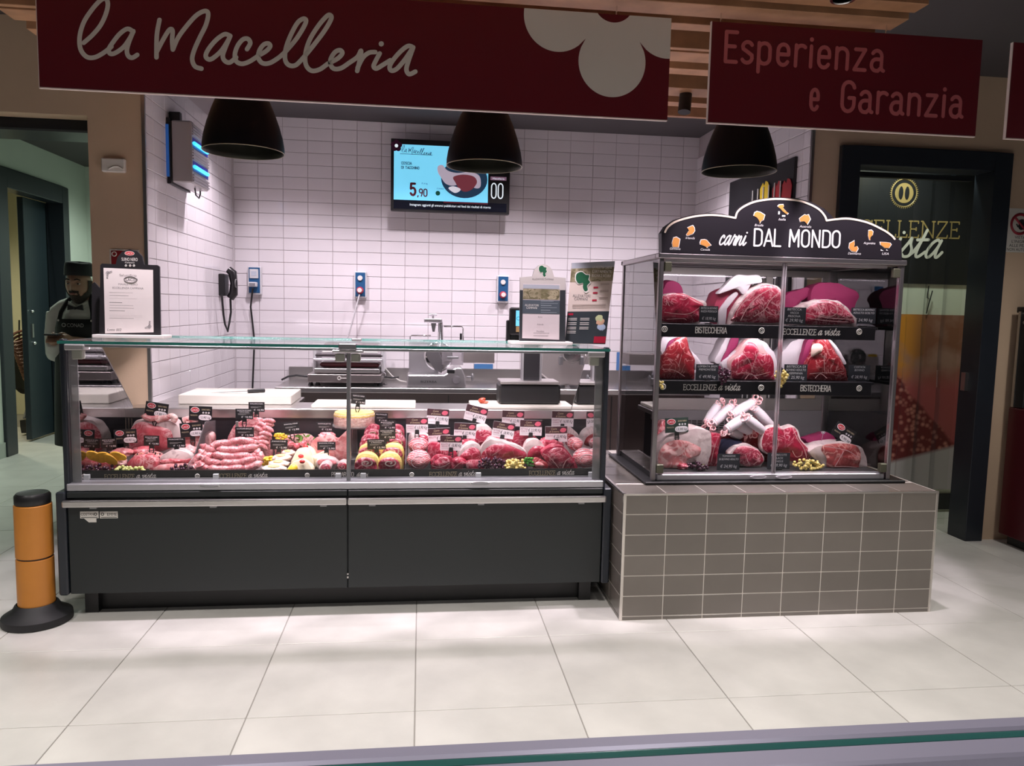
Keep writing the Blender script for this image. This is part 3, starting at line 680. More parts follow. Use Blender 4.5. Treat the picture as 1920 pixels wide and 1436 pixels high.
hand = [
 [(470, 240), (520, 195), (565, 140), (595, 75), (605, 20), (590, -8), (560, 5), (515, 55), (470, 125), (447, 205), (452, 275), (485, 318), (530, 322), (580, 297), (625, 262)],
 [(748, 178), (715, 162), (672, 190), (632, 240), (611, 275), (617, 300), (645, 298), (692, 265), (728, 215), (748, 175)], [(748, 175), (724, 235), (712, 282), (720, 314), (742, 324), (770, 308)],
 [(895, 112), (880, 200), (878, 322)], [(880, 290), (918, 218), (950, 168), (968, 172), (966, 225), (970, 278)], [(970, 278), (1000, 210), (1050, 142), (1102, 86), (1148, 62), (1168, 78), (1155, 140), (1120, 212), (1090, 280), (1078, 332), (1094, 372), (1130, 385)],
 [(1292, 202), (1260, 192), (1215, 222), (1172, 272), (1154, 312), (1168, 332), (1192, 328), (1237, 290), (1272, 240), (1292, 202)], [(1292, 202), (1264, 268), (1250, 314), (1262, 342), (1290, 350), (1325, 322)],
 [(1386, 276), (1404, 242), (1390, 218), (1362, 222), (1333, 258), (1318, 305), (1326, 344), (1358, 358), (1402, 344), (1450, 312)],
 [(1450, 312), (1494, 286), (1516, 260), (1504, 244), (1478, 252), (1455, 285), (1450, 325), (1472, 354), (1512, 354), (1560, 326), (1602, 290)],
 [(1602, 290), (1660, 222), (1704, 152), (1717, 115), (1700, 106), (1668, 130), (1630, 200), (1604, 272), (1600, 334), (1622, 366), (1662, 364), (1712, 312)],
 [(1712, 312), (1764, 248), (1822, 170), (1857, 108), (1854, 86), (1834, 90), (1788, 142), (1738, 222), (1714, 300), (1716, 362), (1746, 396), (1792, 390), (1838, 358)],
 [(1838, 358), (1892, 330), (1920, 300), (1908, 282), (1880, 292), (1856, 330), (1856, 366), (1876, 386), (1914, 382), (1960, 352)],
 [(1960, 352), (2005, 320), (2025, 285), (2020, 330), (2004, 398)], [(2006, 382), (2035, 325), (2070, 296), (2105, 292)],
 [(2130, 300), (2106, 345), (2096, 372), (2112, 384), (2148, 364), (2190, 338)], [(2139, 246)],
 [(2318, 266), (2290, 258), (2250, 286), (2206, 336), (2186, 374), (2196, 396), (2226, 386), (2270, 336), (2312, 274)], [(2318, 266), (2292, 340), (2280, 390), (2296, 416), (2330, 402)],
]
stroke_mb([catmull(s_, 6) if len(s_) > 2 else s_ for s_ in hand], 26, pxmap(YSG-.002, 0, 0, K1)).build('handwriting', M_SGREY, sA)
# flower clipped at the sign edges
m = bmesh.new(); cx, cz = P(640+1530*K1, 4*K1, YSG).x, P(640+1530*K1, 4*K1, YSG).z
pl = []
for k in range(5):
    a_ = math.radians(-90+72*k); pl.append((.1125*2.16*math.cos(a_), .1125*2.16*math.sin(a_)))
kk = (P(1001, 100, YSG).x-P(1000, 100, YSG).x)*K1; Rp, rp = 330*kk, 193*kk
ring = []
for i in range(240):
    t = 2*math.pi*i/240; dx, dz = math.cos(t), math.sin(t); best = .19*0+Rp*.8
    for k in range(5):
        a_ = math.radians(-90+72*k); px_, pz_ = Rp*math.cos(a_), Rp*math.sin(a_); b_ = dx*px_+dz*pz_; c_ = Rp*Rp-rp*rp; D = b_*b_-c_
        if D > 0: best = max(best, b_+math.sqrt(D))
    ring.append((cx+dx*best, cz+dz*best))
r0 = 118*kk
vi = [m.verts.new((cx+r0*math.cos(2*math.pi*i/240), YSG-.002, cz+r0*math.sin(2*math.pi*i/240))) for i in range(240)]
vo = [m.verts.new((x, YSG-.002, z)) for x, z in ring]
for i in range(240): m.faces.new((vi[i], vo[i], vo[(i+1) % 240], vi[(i+1) % 240]))
xr = P(1255, 130, YSG).x
for co, no in (((0, 0, zt), (0, 0, 1)), ((xr, 0, 0), (1, 0, 0)), ((0, 0, zb), (0, 0, -1))):
    bmesh.ops.bisect_plane(m, geom=m.verts[:]+m.edges[:]+m.faces[:], plane_co=co, plane_no=no, clear_outer=True)
fl = MB(); m.verts.index_update(); fl.v = [v.co.copy() for v in m.verts]; fl.f = [tuple(v.index for v in f.verts) for f in m.faces]; m.free()
fl.build('flower_print', M_SGREY, sA)
pword('lettering', GL, 'Esperienza', 1360, 115, 1661, 134, 50, YSG-.002, M_SPINK, sB, .135, track=.11)
pword('lettering', GL, 'e', 1519, 205, 1538, 206, 49, YSG-.002, M_SPINK, sB, .135)
pword('lettering', GL, 'Garanzia', 1578, 208, 1808, 220, 49, YSG-.002, M_SPINK, sB, .135, track=.11)

# ================================================================== pendant lamps
lamps = [(457, 285, 'black dome pendant lamp hanging left, beside the blue insect killer', 4.0), (908, 312, 'black dome pendant lamp hanging in front of the television', 4.0), (1385, 322, 'black dome pendant lamp hanging above the glass meat case', 4.0)]
M_SHADE = mat('black_satin_shade', (.003, .004, .007), .42, spec=.25)
M_SHIN = mat('shade_inside', (.03, .03, .022), .35, .6)
for x, y, lb, Y in lamps:
    c_ = P(x, y, Y); r = thing('pendant_lamp', lb, 'lamp', c_, 'black dome pendant lamps')
    prof = [(.040, .345), (.066, .333), (.094, .305), (.126, .253), (.150, .196), (.172, .132), (.188, .072), (.195, .028), (.196, 0)]
    sh = MB().lathe([(0, .348)]+prof, c_, 40).build('shade', M_SHADE, r, True)
    MB().lathe([(.196, 0), (.193, -.001)]+[(a-.004, b) for a, b in reversed(prof)], c_, 40).build('shade_lining', M_SHIN, sh, True)
    MB().torus(c_, .1955, .0022, 40, 6, ax=(0, 0, 1)).build('shade_rim', mat('rim_brass', (.30, .27, .18), .35, .7), sh, True)
    MB().tube([c_+Vector((0, 0, .34)), c_+Vector((0, 0, .42))], .03, 12).build('socket', M_BLACK, r, True)
    MB().tube([c_+Vector((0, 0, .42)), Vector((c_.x, c_.y, ZC))], .004, 6).build('cord', M_BLACK, r)
    MB().ball(c_+Vector((0, 0, .21)), (.035, .035, .05), 14, 8).build('bulb', mat('bulb_glass', (.85, .82, .7), .3), r, True)
    l = spot('pendant_light', c_+Vector((0, 0, .14)), (c_.x, c_.y-.02, 0), 26, PINK, 84, .35, .03)
# visible track spotlight under the slats
c_ = PZ(1285, 192, 2.62)
r = thing('spotlight', 'small black cylinder spotlight under the wooden slats between the signs', 'spotlight', c_)
MB().tube([c_+Vector((.004, .01, .045)), c_+Vector((-.008, -.01, -.055))], [.034, .034], 20).build('housing', M_BLACK, r, True)
MB().tube([c_+Vector((.004, .01, .04)), Vector((c_.x, c_.y, ZS+.0))], .008, 8).build('stem', M_BLACK, r)
c_ = PZ(1581, -2, ZS-.004)
r = thing('downlight', 'round chrome recessed downlight in the slats at the top edge', 'downlight', c_)
MB().torus(c_, .042, .006, 28, 8, ax=(0, 0, 1)).build('ring', M_CHROME, r, True)
MB().lathe([(0, .004), (.04, .004), (.042, 0)], c_, 24).build('lens', mat('dim_lens', (.5, .5, .5), .2), r)
# ================================================================== tiled plinth block
M_GTILE = mat('taupe_tile', (.172, .152, .134), .22, rnd=.07, var=.04, vscale=6)
M_GGROUT = mat('light_grout', (.62, .57, .52), .7)
M_EDGEST = mat('steel_edge_trim', (.70, .66, .62), .25, .9)
BX0, BX1, BY0, BY1, BZ = .957, 2.563, 3.409, 4.52, .62
pl = thing('tiled_plinth', 'low block clad in grey tiles carrying the glass meat case', 'plinth', (1.76, 3.9, 0))
MB().box(BX0+.0015, BY0+.0015, 0, BX1-.0015, BY1, BZ-.0015).build('core', M_GGROUT, pl)
xs = [BX0+.012+.2*k for k in range(8)]+[BX1-.008]
zs = [.012]+[.02+.1*k for k in range(1, 6)]+[.52, BZ-.008]
zs = [0.0, .020, .12, .22, .32, .42, .52, BZ-.008]
for i in range(8):
    for j in range(7):
        MB().box(xs[i]+.002, BY0, zs[j]+.002, xs[i+1]-.002, BY0+.007, zs[j+1]-.002).build('tile', M_GTILE, pl, bevel=.0015)
ys = [BY0+.012+.2*k for k in range(6)]+[BY1]
for s, x in ((0, BX0), (1, BX1)):
    for i in range(6):
        if s and i > 4: continue
        for j in range(7):
            a, b = (x, x+.007) if not s else (x-.007, x)
            if ys[i+1]-ys[i] > .02: MB().box(a, ys[i]+.002, zs[j]+.002, b, ys[i+1]-.002, zs[j+1]-.002).build('tile', M_GTILE, pl, bevel=.0015)
for i in range(8):
    MB().box(xs[i]+.002, BY0+.012, BZ-.007, xs[i+1]-.002, 3.60, BZ).build('top_tile', M_GTILE, pl, bevel=.0015)
for i in range(1, 6):
    MB().box(BX0+.012, ys[i]+.002, BZ-.007, 1.155, ys[i+1]-.002, BZ).build('top_tile', M_GTILE, pl, bevel=.0015)
    MB().box(2.40, ys[i]+.002, BZ-.007, BX1-.01, ys[i+1]-.002, BZ).build('top_tile', M_GTILE, pl, bevel=.0015)
MB().box(BX0-.001, BY0-.001, 0, BX0+.011, BY0+.011, BZ).build('corner_trim', M_EDGEST, pl)
MB().box(BX1-.008, BY0-.001, 0, BX1+.001, BY0+.011, BZ).build('corner_trim', M_EDGEST, pl)
MB().box(BX0, BY0-.002, BZ-.008, BX1, BY0+.011, BZ+.001).build('top_edge_trim', M_EDGEST, pl)
MB().box(BX0-.001, BY0, BZ-.008, BX0+.011, BY1, BZ+.001).build('top_edge_trim', M_EDGEST, pl)

# ================================================================== glass meat case
CX0, CX1, CY0, CY1, CZ0, CZ1 = 1.150, 2.430, 3.605, 4.30, .622, 1.738
M_CPOST = mat('case_post_steel', (.40, .37, .38), .3, .9)
cs = thing('glass_meat_case', 'upright glass meat case with two shelves and steel posts on the tiled block', 'display case', (1.79, 3.95, CZ0))
MB().box(1.112, 3.578, CZ0, 2.50, 4.33, CZ0+.014).build('base_frame', M_BLACK, cs, bevel=.003)
MB().box(CX0+.03, CY0+.005, CZ0+.014, CX1-.03, CY0+.06, CZ0+.046).build('front_sill', M_SILL, cs, bevel=.004)
MB().box(CX0+.02, CY0+.06, CZ0+.014, CX1-.02, CY1, CZ0+.040).build('floor_tray', M_DECK, cs)
ZT0 = CZ0+.040
for x in (CX0, CX1-.022):
    MB().box(x, CY0, CZ0+.014, x+.022, CY0+.03, CZ1).build('corner_post', M_CPOST, cs, bevel=.003)
    MB().box(x, CY1-.03, CZ0+.014, x+.022, CY1, CZ1).build('corner_post', M_CPOST, cs, bevel=.003)
MB().box(CX0-.008, CY0-.006, CZ1, CX1+.008, CY0+.05, CZ1+.026).build('top_rail', M_CPOST, cs, bevel=.004)
for x in (CX0-.008, CX1-.022): MB().box(x, CY0+.05, CZ1, x+.03, CY1, CZ1+.026).build('top_rail', M_CPOST, cs, bevel=.004)
MB().box(CX0-.008, CY1-.03, CZ1+.0005, CX1+.008, CY1+.003, CZ1+.026).build('top_rail', M_CPOST, cs, bevel=.004)
MB().box(CX0+.02, CY0+.05, CZ1+.01, CX1-.02, CY1-.03, CZ1+.018).build('top_panel', mat('case_top', (.45, .43, .43), .4, .5), cs)
MB().box(CX0+.05, CY0+.07, CZ1-.012, CX1-.05, CY0+.10, CZ1+.008).build('light_bar', mat('light_bar_grey', (.6, .58, .6), .4), cs)
xc = P(1462, 700, CY0).x
for a, b in ((CX0+.024, xc-.003), (xc+.003, CX1-.024)):
    MB().box(a, CY0+.008, CZ0+.05, b, CY0+.014, CZ1-.006).build('door_glass', M_GLASS, cs)
    MB().box((b-.006) if a < xc-.1 else a, CY0+.004, CZ0+.05, b if a < xc-.1 else a+.006, CY0+.018, CZ1-.006).build('door_seal', glass('clear_seal', (.75, .72, .75), 1.5, .1, (.3, (.7, .65, .68))), cs)
for x in (CX0+.024, CX1-.060):
    for z in (CZ0+.052, CZ1-.062):
        MB().box(x, CY0-.004, z, x+.036, CY0+.024, z+.046).build('glass_hinge', mat('olive_hinge', (.13, .13, .09), .3, .4), cs, bevel=.003)
for x in (1422, 1470):
    MB().torus(P(x, 894, CY0+.0), .040, .005, 24, 6, sz=.2).build('door_handle', glass('acrylic_handle', (.85, .83, .85), 2., .05, (.3, (.9, .88, .9))), cs, True)
for x, s in ((CX0+.006, 0), (CX1-.012, 1)):
    MB().box(x, CY0+.03, CZ0+.05, x+.006, CY1-.03, CZ1-.002).build('side_glass', glass('case_side_glass', (.97, .97, .97), 1.6), cs)
# back: sliding doors, panel with grille
M_BACKP = mat('grey_back_panel', (.30, .285, .29), .4, .3)
MB().box(CX0+.022, CY1-.024, ZT0, CX1-.022, CY1-.012, .905).build('back_panel', M_BACKP, cs)
g = MB()
for r in range(5):
    for k in range(24): g.box(CX0+.04+k*.034, CY1-.028, .785+r*.013, CX0+.066+k*.034, CY1-.0245, .792+r*.013)
g.build('vent_grille', M_BLACK, cs)
M_DFR = mat('sliding_door_frame', (.52, .49, .46), .35, .8)
for a, b, y in ((CX0+.022, 2.05, CY1-.03), (2.0, CX1-.022, CY1-.016)):
    f = MB().box(a, y, .905, b, y+.012, .975).box(a, y, 1.70, b, y+.012, CZ1).box(a, y, .975, a+.025, y+.012, 1.70).box(b-.04, y, .975, b, y+.012, 1.70).build('sliding_door', M_DFR, cs, bevel=.002)
    MB().box(a+.025, y+.004, .975, b-.04, y+.008, 1.70).build('door_pane', glass('smoky_pane', (.86, .85, .86), .9), f)
# shelves with title strips
M_STRIPC = mat('case_strip_black', (.012, .011, .014), .3)
SHELF = {}
xsl, xsr = P(1238, 620, 3.70).x, P(1640, 625, 3.70).x
xsl = max(xsl, CX0+.028); xsr = min(xsr, CX1-.07)
for nm, zt_, h in (('up', 1.420, .066), ('lo', 1.132, .068)):
    sh = MB().box(CX0+.03, 3.705, zt_-.014, xsr+.02, 4.20, zt_).build('shelf', M_STRIPC, cs, bevel=.002)
    SHELF[nm] = (zt_, sh)
    MB().box(xsl, 3.694, zt_-h, xsr, 3.704, zt_+.001).build('shelf_strip', M_STRIPC, sh, bevel=.001)
    for x in (CX0+.06, xsr-.02): MB().tube([(x, 4.15, zt_-.01), (x, 4.26, zt_-.01)], .008, 8).build('shelf_bracket', M_STEEL, sh)
su, so = SHELF['up'][1], SHELF['lo'][1]
title(su, 3.6925, 1304, 1363, 624, 10.5, M_GREYT, M_GREYT, 'B', 1)
title(su, 3.6925, 1468, 1574, 627, 10, M_GREYT, M_GREYT, 'E', 2)
title(so, 3.6925, 1281, 1387, 731, 10, M_GREYT, M_GREYT, 'E', 1)
title(so, 3.6925, 1501, 1558, 733, 10.5, M_GREYT, M_GREYT, 'B', 1)
for q, x, y in ((su, 1246, 617), (su, 1428, 620), (su, 1611, 622), (so, 1243, 725), (so, 1427, 727), (so, 1611, 728)):
    c_ = P(x, y, 3.692); m = MB(); m.torus(c_, .0135, .0028, 20, 4); m.torus(c_, .006, .0022, 12, 4); m.build('medallion', M_GREYT, q)

# ================================================================== header sign on the case
YH = 3.60
M_HEAD = mat('header_black', (.016, .013, .018), .4)
M_ORANGE = mat('map_orange', (.72, .30, .07), .5)
M_LWHITE = mat('letter_white', (.85, .82, .84), .5)
hd = thing('header_sign', 'black arched header board with country maps on top of the meat case', 'sign', (1.79, YH, CZ1+.026))
out = [(1240.3, 483), (1240.5, 437), (1249, 424), (1267, 411), (1298, 402.5), (1329, 399.5), (1355, 401), (1372, 405.5), (1380, 406), (1383, 397), (1393, 385), (1418, 374), (1454, 369.5), (1493, 371.5), (1522, 379), (1545, 391), (1558, 403), (1564, 410), (1592, 406.5), (1626, 413.5), (1657, 428), (1676, 443), (1690, 452), (1691, 490)]
hp = []
for i, (x, y) in enumerate(out):
    p = P(x, y, YH); hp.append(p)
zb_ = CZ1+.027
hp[0].z = zb_; hp[-1].z = zb_
MB().prism(hp, (0, .05, 0)).build('board', M_HEAD, hd)
crm = [[(1247, 435), (1253, 425), (1268, 415), (1298, 406.5), (1329, 403), (1355, 404.5), (1379, 408.5)], [(1379, 408.5), (1383, 397), (1395, 387), (1418, 377.5), (1454, 373), (1493, 375.5), (1516, 382), (1535, 392), (1546, 404), (1550, 413.5)], [(1550, 413.5), (1568, 411), (1592, 410), (1626, 417), (1656, 431), (1671, 441), (1677.5, 448)]]
stroke_mb([catmull(s_, 5) for s_ in crm], 3.6, pxmap(YH-.0015)).build('cream_border', M_CREAM, hd)
pword('lettering_script', GLX, 'carni', 1347, 459, 1397, 460.5, 25, YH-.0015, M_LWHITE, hd, .11, True, sl=.22)
pword('lettering', GL, 'DAL MONDO', 1414, 460.5, 1578, 464.2, 29, YH-.0015, M_LWHITE, hd, .115, track=.05)
def cmap(ox, oy, s_, pts, nm, tx, ty, tw):
    pp = [(ox+a/s_, oy+b/s_) for a, b in pts]; cx = sum(p[0] for p in pp)/len(pp); cy = sum(p[1] for p in pp)/len(pp)
    def poly(k, Y): return [P(cx+(a-cx)*k, cy+(b-cy)*k, Y) for a, b in pp]
    g = bmesh.new()
    o = MB(); o.add(poly(1.16, YH-.001), [tuple(range(len(pp)))]); o.build('map_outline', M_LWHITE, hd)
    o = MB(); o.add(poly(1.0, YH-.002), [tuple(range(len(pp)))]); o.build('map_shape', M_ORANGE, hd)
    ptext('map_name', nm, tx, ty, tw, 4.2, YH-.0015, M_LWHITE, hd, .3)
    g.free()
A1 = (1270, 360, 8.35); A2 = (1470, 370, 8.35); A3 = (1220, 360, 3.84)
cmap(*A3, [(165, 330), (155, 365), (160, 395), (200, 395), (210, 340), (185, 325)], 'Germania', 1265.5, 466, 20)
cmap(*A1, [(205, 540), (160, 560), (185, 600), (145, 660), (160, 680), (240, 650), (270, 610), (265, 560), (240, 525)], 'Irlanda', 1294, 446, 17)
cmap(*A1, [(375, 750), (360, 790), (365, 820), (440, 850), (460, 870), (480, 850), (525, 830), (490, 790), (460, 755), (430, 745)], 'Canada', 1322, 467.5, 18)
cmap(*A1, [(1215, 325), (1200, 370), (1250, 400), (1285, 450), (1290, 485), (1310, 450), (1345, 430), (1365, 360), (1300, 320), (1250, 308)], 'Brasile', 1423, 422, 16)
cmap(*A1, [(1575, 225), (1600, 202), (1660, 197), (1668, 232), (1650, 242), (1700, 300), (1735, 325), (1715, 345), (1690, 330), (1650, 300), (1620, 262), (1600, 250)], 'Italia', 1466.5, 411, 13)
cmap(*A1, [(1640, 372), (1695, 350), (1690, 392)], ' ', 1466, 400, 1) if False else None
cmap(*A2, [(245, 330), (260, 380), (320, 372), (365, 418), (410, 340), (380, 270), (345, 282), (325, 270), (280, 300)], 'Australia', 1510, 424.5, 22)
cmap(*A2, [(1030, 720), (1020, 790), (1060, 840), (1130, 850), (1160, 800), (1140, 762), (1095, 780), (1105, 740), (1102, 680), (1070, 700)], 'Danimarca', 1602, 475, 24)
cmap(*A2, [(1325, 520), (1320, 600), (1335, 660), (1352, 660), (1352, 625), (1385, 590), (1395, 540), (1370, 515)], 'Argentina', 1630, 455.5, 22)
cmap(*A2, [(1510, 700), (1515, 740), (1580, 790), (1640, 790), (1675, 740), (1660, 715), (1600, 705)], 'USA', 1660, 475.5, 13)
m = MB(); 
for bx_ in ((1580, 300, 1604, 350), (1640, 360, 1690, 388)): 
    a_, b_ = P(1270+bx_[0]/8.35, 360+bx_[1]/8.35, YH-.001), P(1270+bx_[2]/8.35, 360+bx_[3]/8.35, YH-.001)
    m.add([a_, (b_.x, a_.y, a_.z), b_, (a_.x, a_.y, b_.z)], [(0, 1, 2, 3)])
for bx_ in ((1515, 810, 1560, 838), (1600, 812, 1632, 832)):
    a_, b_ = P(1470+bx_[0]/8.35, 370+bx_[1]/8.35, YH-.001), P(1470+bx_[2]/8.35, 370+bx_[3]/8.35, YH-.001)
    m.add([a_, (b_.x, a_.y, b_.z), (a_.x, a_.y, b_.z)], [(0, 1, 2)])
m.build('map_islands', M_LWHITE, hd)
# ================================================================== things on the walls
M_SCREEN = mat('screen_cyan', (.16, .56, .78), .3, emit=.95)
M_INK = mat('screen_navy_ink', (.01, .03, .09), .4)
M_SCRW = mat('screen_white_glow', (.75, .85, .9), .3, emit=.8)
M_DKRED = mat('dark_red_ink', (.16, .01, .03), .5)
# television
YT = 6.36
tv = thing('television', 'wall mounted television advertising turkey leg on a cyan screen', 'television', P(845, 402, YT))
TL, TR, BLp, BRp = P(733, 257, YT), P(958, 272, YT), P(732.5, 394, YT), P(954, 403, YT)
x0, x1, z0, z1 = (TL.x+BLp.x)/2, (TR.x+BRp.x)/2, (BLp.z+BRp.z)/2, (TL.z+TR.z)/2
MB().box(x0, YT, z0, x1, YT+.06, z1).build('housing', M_BLACK, tv, bevel=.004)
MB().box(x0+.2, YT+.06, z0+.1, x1-.2, YB-.012, z0+.4).build('wall_bracket', M_BLACK, tv)
def tvp(u, v, dy=0): return Vector((x0+(x1-x0)*u, YT-.001-dy, z1-(z1-z0)*v))   # u,v across the set
def tvq(u0, v0, u1, v1, dy): return MB().add([tvp(u0, v0, dy), tvp(u1, v0, dy), tvp(u1, v1, dy), tvp(u0, v1, dy)], [(0, 1, 2, 3)])
sc = tvq(.025, .075, .815, .845, .0).build('screen_picture', M_SCREEN, tv)
tvq(.025, .845, .975, .97, .0002).build('screen_ticker', mat('screen_dark', (.004, .008, .02), .25), tv)
tvq(.44, .845, .815, .868, .0012).build('ticker_bar', M_DKRED, sc)
TW_, TH_ = x1-x0, z1-z0
def tvt(nm, t, u, v, wu, hv, m, dy=.0015, sh=0): return text_mb(t, tvp(u, v, dy), X1, Z1, wu*TW_, hv*TH_, None, sh).build(nm, m, sc)
hx = [[((a-440)/1890, b/390) for a, b in (catmull(s_, 4) if len(s_) > 2 else s_)] for s_ in hand]
stroke_mb(hx, .016, lambda u, v: tvp(.09+u*.245, .09+v*.115, .0015)).build('screen_handwriting', M_INK, sc)
tvq(.075, .205, .345, .211, .0015).build('screen_underline', M_INK, sc)
m = MB()
for k in range(5):
    a_ = math.radians(18+72*k); m.lathe([(0, 0), (.022, 0)], tvp(.045, .10, .002)+Vector((.026*math.cos(a_), 0, .026*math.sin(a_))), 14, 'y')
m.build('screen_flower', mat('flower_plum', (.10, .01, .06), .5), sc)
MB().lathe([(0, 0), (.014, 0)], tvp(.045, .10, .003), 14, 'y').build('screen_flower_eye', M_SCRW, sc)
word_mb(GL, 'COSCIA', tvp(.088, .352, .002), X1, Z1, .085*TW_, .034*TH_, .2, False, .08).build('screen_product', M_INK, sc); word_mb(GL, 'DI TACCHINO', tvp(.088, .412, .002), X1, Z1, .15*TW_, .034*TH_, .2, False, .08).build('screen_product', M_INK, sc)
def tvw(nm, t, u0, v, u1, hv, wd, m, par=None): return word_mb(GL, t, tvp(u0, v, .002), X1, Z1, (u1-u0)*TW_, hv*TH_, wd, False, .04).build(nm, m, par or sc)
tvw('screen_price', '5', .165, .775, .218, .16, .2, M_DKRED); tvw('screen_price', ',90', .222, .785, .31, .10, .16, M_DKRED)
tvt('screen_unit', '€ al kg', .28, .605, .05, .022, M_INK); tvt('screen_brand', 'CONAD', .412, .67, .06, .02, M_INK)
MB().lathe([(0, 0), (.019, 0)], tvp(.392, .735, .0015), 20, 'y').build('screen_green_badge', mat('badge_green', (.0, .16, .09), .5, emit=.1), sc)
MB().add([tvp(.613+.195*math.cos(t), .52+.27*math.sin(t), .0012) for t in [2*math.pi*i/36 for i in range(36)]], [tuple(range(36))]).build('screen_plate', mat('slate_plate', (.02, .06, .12), .4, emit=.35), sc)
def tvblob(nm, pts, col, dy, e=.6):
    m_ = meat('screen_meat_'+nm, col, (.75, .70, .75), 30, .08) if nm == 'screen_leg' else mat(nm+'_ink', col, .4, emit=e)
    q = catmull(pts, 5, True); MB().add([tvp(a, b, dy) for a, b in q], [tuple(range(len(q)))]).build(nm, m_, sc)
tvblob('screen_leg_skin', [(.39, .36), (.43, .34), (.47, .41), (.55, .44), (.66, .42), (.74, .47), (.75, .62), (.70, .64), (.63, .55), (.53, .62), (.46, .60), (.42, .52), (.39, .44)], (.55, .48, .58), .002, .5)
tvblob('screen_leg_flesh', [(.52, .50), (.60, .46), (.69, .48), (.72, .56), (.68, .66), (.62, .70), (.57, .66), (.54, .58)], (.24, .05, .07), .003, .4)
tvblob('screen_garlic', [(.48, .66), (.52, .63), (.58, .66), (.57, .70), (.53, .72)], (.75, .72, .80), .004, .6)
tvw('queue_number', '00', .845, .775, .955, .21, .075, M_SCRW, tv)
tvq(.835, .47, .97, .52, .001).build('queue_banner', mat('queue_banner_ink', (.35, .2, .3), .5, emit=.3), tv)
text_mb('Macelleria', tvp(.903, .495, .002), X1, Z1, .10*TW_, .025*TH_).build('queue_title', M_SCRW, tv)
text_mb('Instagram: aggiunti gli annunci pubblicitari nel feed dei risultati di ricerca', tvp(.50, .905, .001), X1, Z1, .68*TW_, .035*TH_).build('ticker_text', M_SCRW, tv)

# insect killer on the left tiled wall
ik = thing('insect_killer', 'grey metal insect killer with two glowing blue tubes on the left wall', 'insect killer', (XL+.08, 5.1, 2.2))
Ya, Yb_, za, zb_ = 4.93, 5.30, 2.205, 2.575
MB().box(XL+.03, Ya, za, XL+.15, Yb_, zb_).build('housing', mat('grey_alu_box', (.42, .40, .40), .4, .5), ik, bevel=.008)
MB().box(XL+.008, Ya-.01, za-.01, XL+.03, Yb_+.01, zb_+.01).build('back_plate', M_BLACK, ik)
MB().box(XL+.006, Ya-.018, za+.03, XL+.022, Ya-.008, zb_-.03).build('side_glow', mat('side_blue', (.02, .10, .35), .3, emit=.35), ik)
for z in (za+.075, za+.215):
    MB().box(XL+.150, Ya+.02, z, XL+.152, Yb_-.02, z+.062).build('window', mat('uv_blue_back', (.004, .01, .16), .3, emit=.25), ik)
    MB().tube([(XL+.160, Ya+.02, z+.026), (XL+.160, Yb_-.06, z+.026)], .011, 12).build('uv_tube', mat('uv_tube_glow', (.05, .55, 1.0), .3, emit=1.5), ik, True)
for z in [za+.012+.018*k for k in range(3)]+[za+.145+.017*k for k in range(4)]+[za+.29+.017*k for k in range(4)]:
    MB().box(XL+.150, Ya+.015, z, XL+.158, Yb_-.015, z+.009).build('grille_slat', M_ALU, ik)
for y in (5.0, 5.24): MB().box(XL+.005, y-.02, zb_, XL+.07, y+.02, zb_+.06).build('hanging_bracket', M_BLACK, ik)
MB().tube([(XL+.10, 5.16, za-.001), (XL+.10, 5.18, za-.04), (XL+.10, 5.25, za-.05), (XL+.10, 5.28, za-.02), (XL+.10, 5.28, za)], .005, 6).build('tray_handle', M_BLACK, ik, True)

# wall phone
ph = thing('wall_phone', 'black wall telephone with hanging cord on the left tiled wall', 'telephone', (XL+.05, 6.15, 1.52))
MB().box(XL+.006, 6.06, 1.53, XL+.05, 6.20, 1.70).build('base', M_BLACK, ph, bevel=.006)
m = MB().tube([(XL+.065, 6.13, 1.735), (XL+.095, 6.13, 1.71), (XL+.105, 6.13, 1.63), (XL+.100, 6.13, 1.55), (XL+.075, 6.13, 1.515)], [.028, .034, .028, .034, .030], 12)
m.build('handset', mat('handset_black', (.015, .014, .016), .3), ph, True)
MB().torus((XL+.125, 6.11, 1.63), .03, .004, 18, 6, ax=(1, 0, 0)).build('handset_ring', mat('grey_ring', (.2, .2, .2), .4), ph, True)
q = [PX(416, 553, XL+.06), PX(419, 590, XL+.06), PX(422, 608, XL+.06), PX(427, 621, XL+.07), PX(430, 605, XL+.08), PX(433, 585, XL+.08), PX(432, 560, XL+.08)]
MB().tube([Vector((a_, b_, c_)) for a_, b_, c_ in q], .008, 8).build('cord', M_BLACK, ph, True)

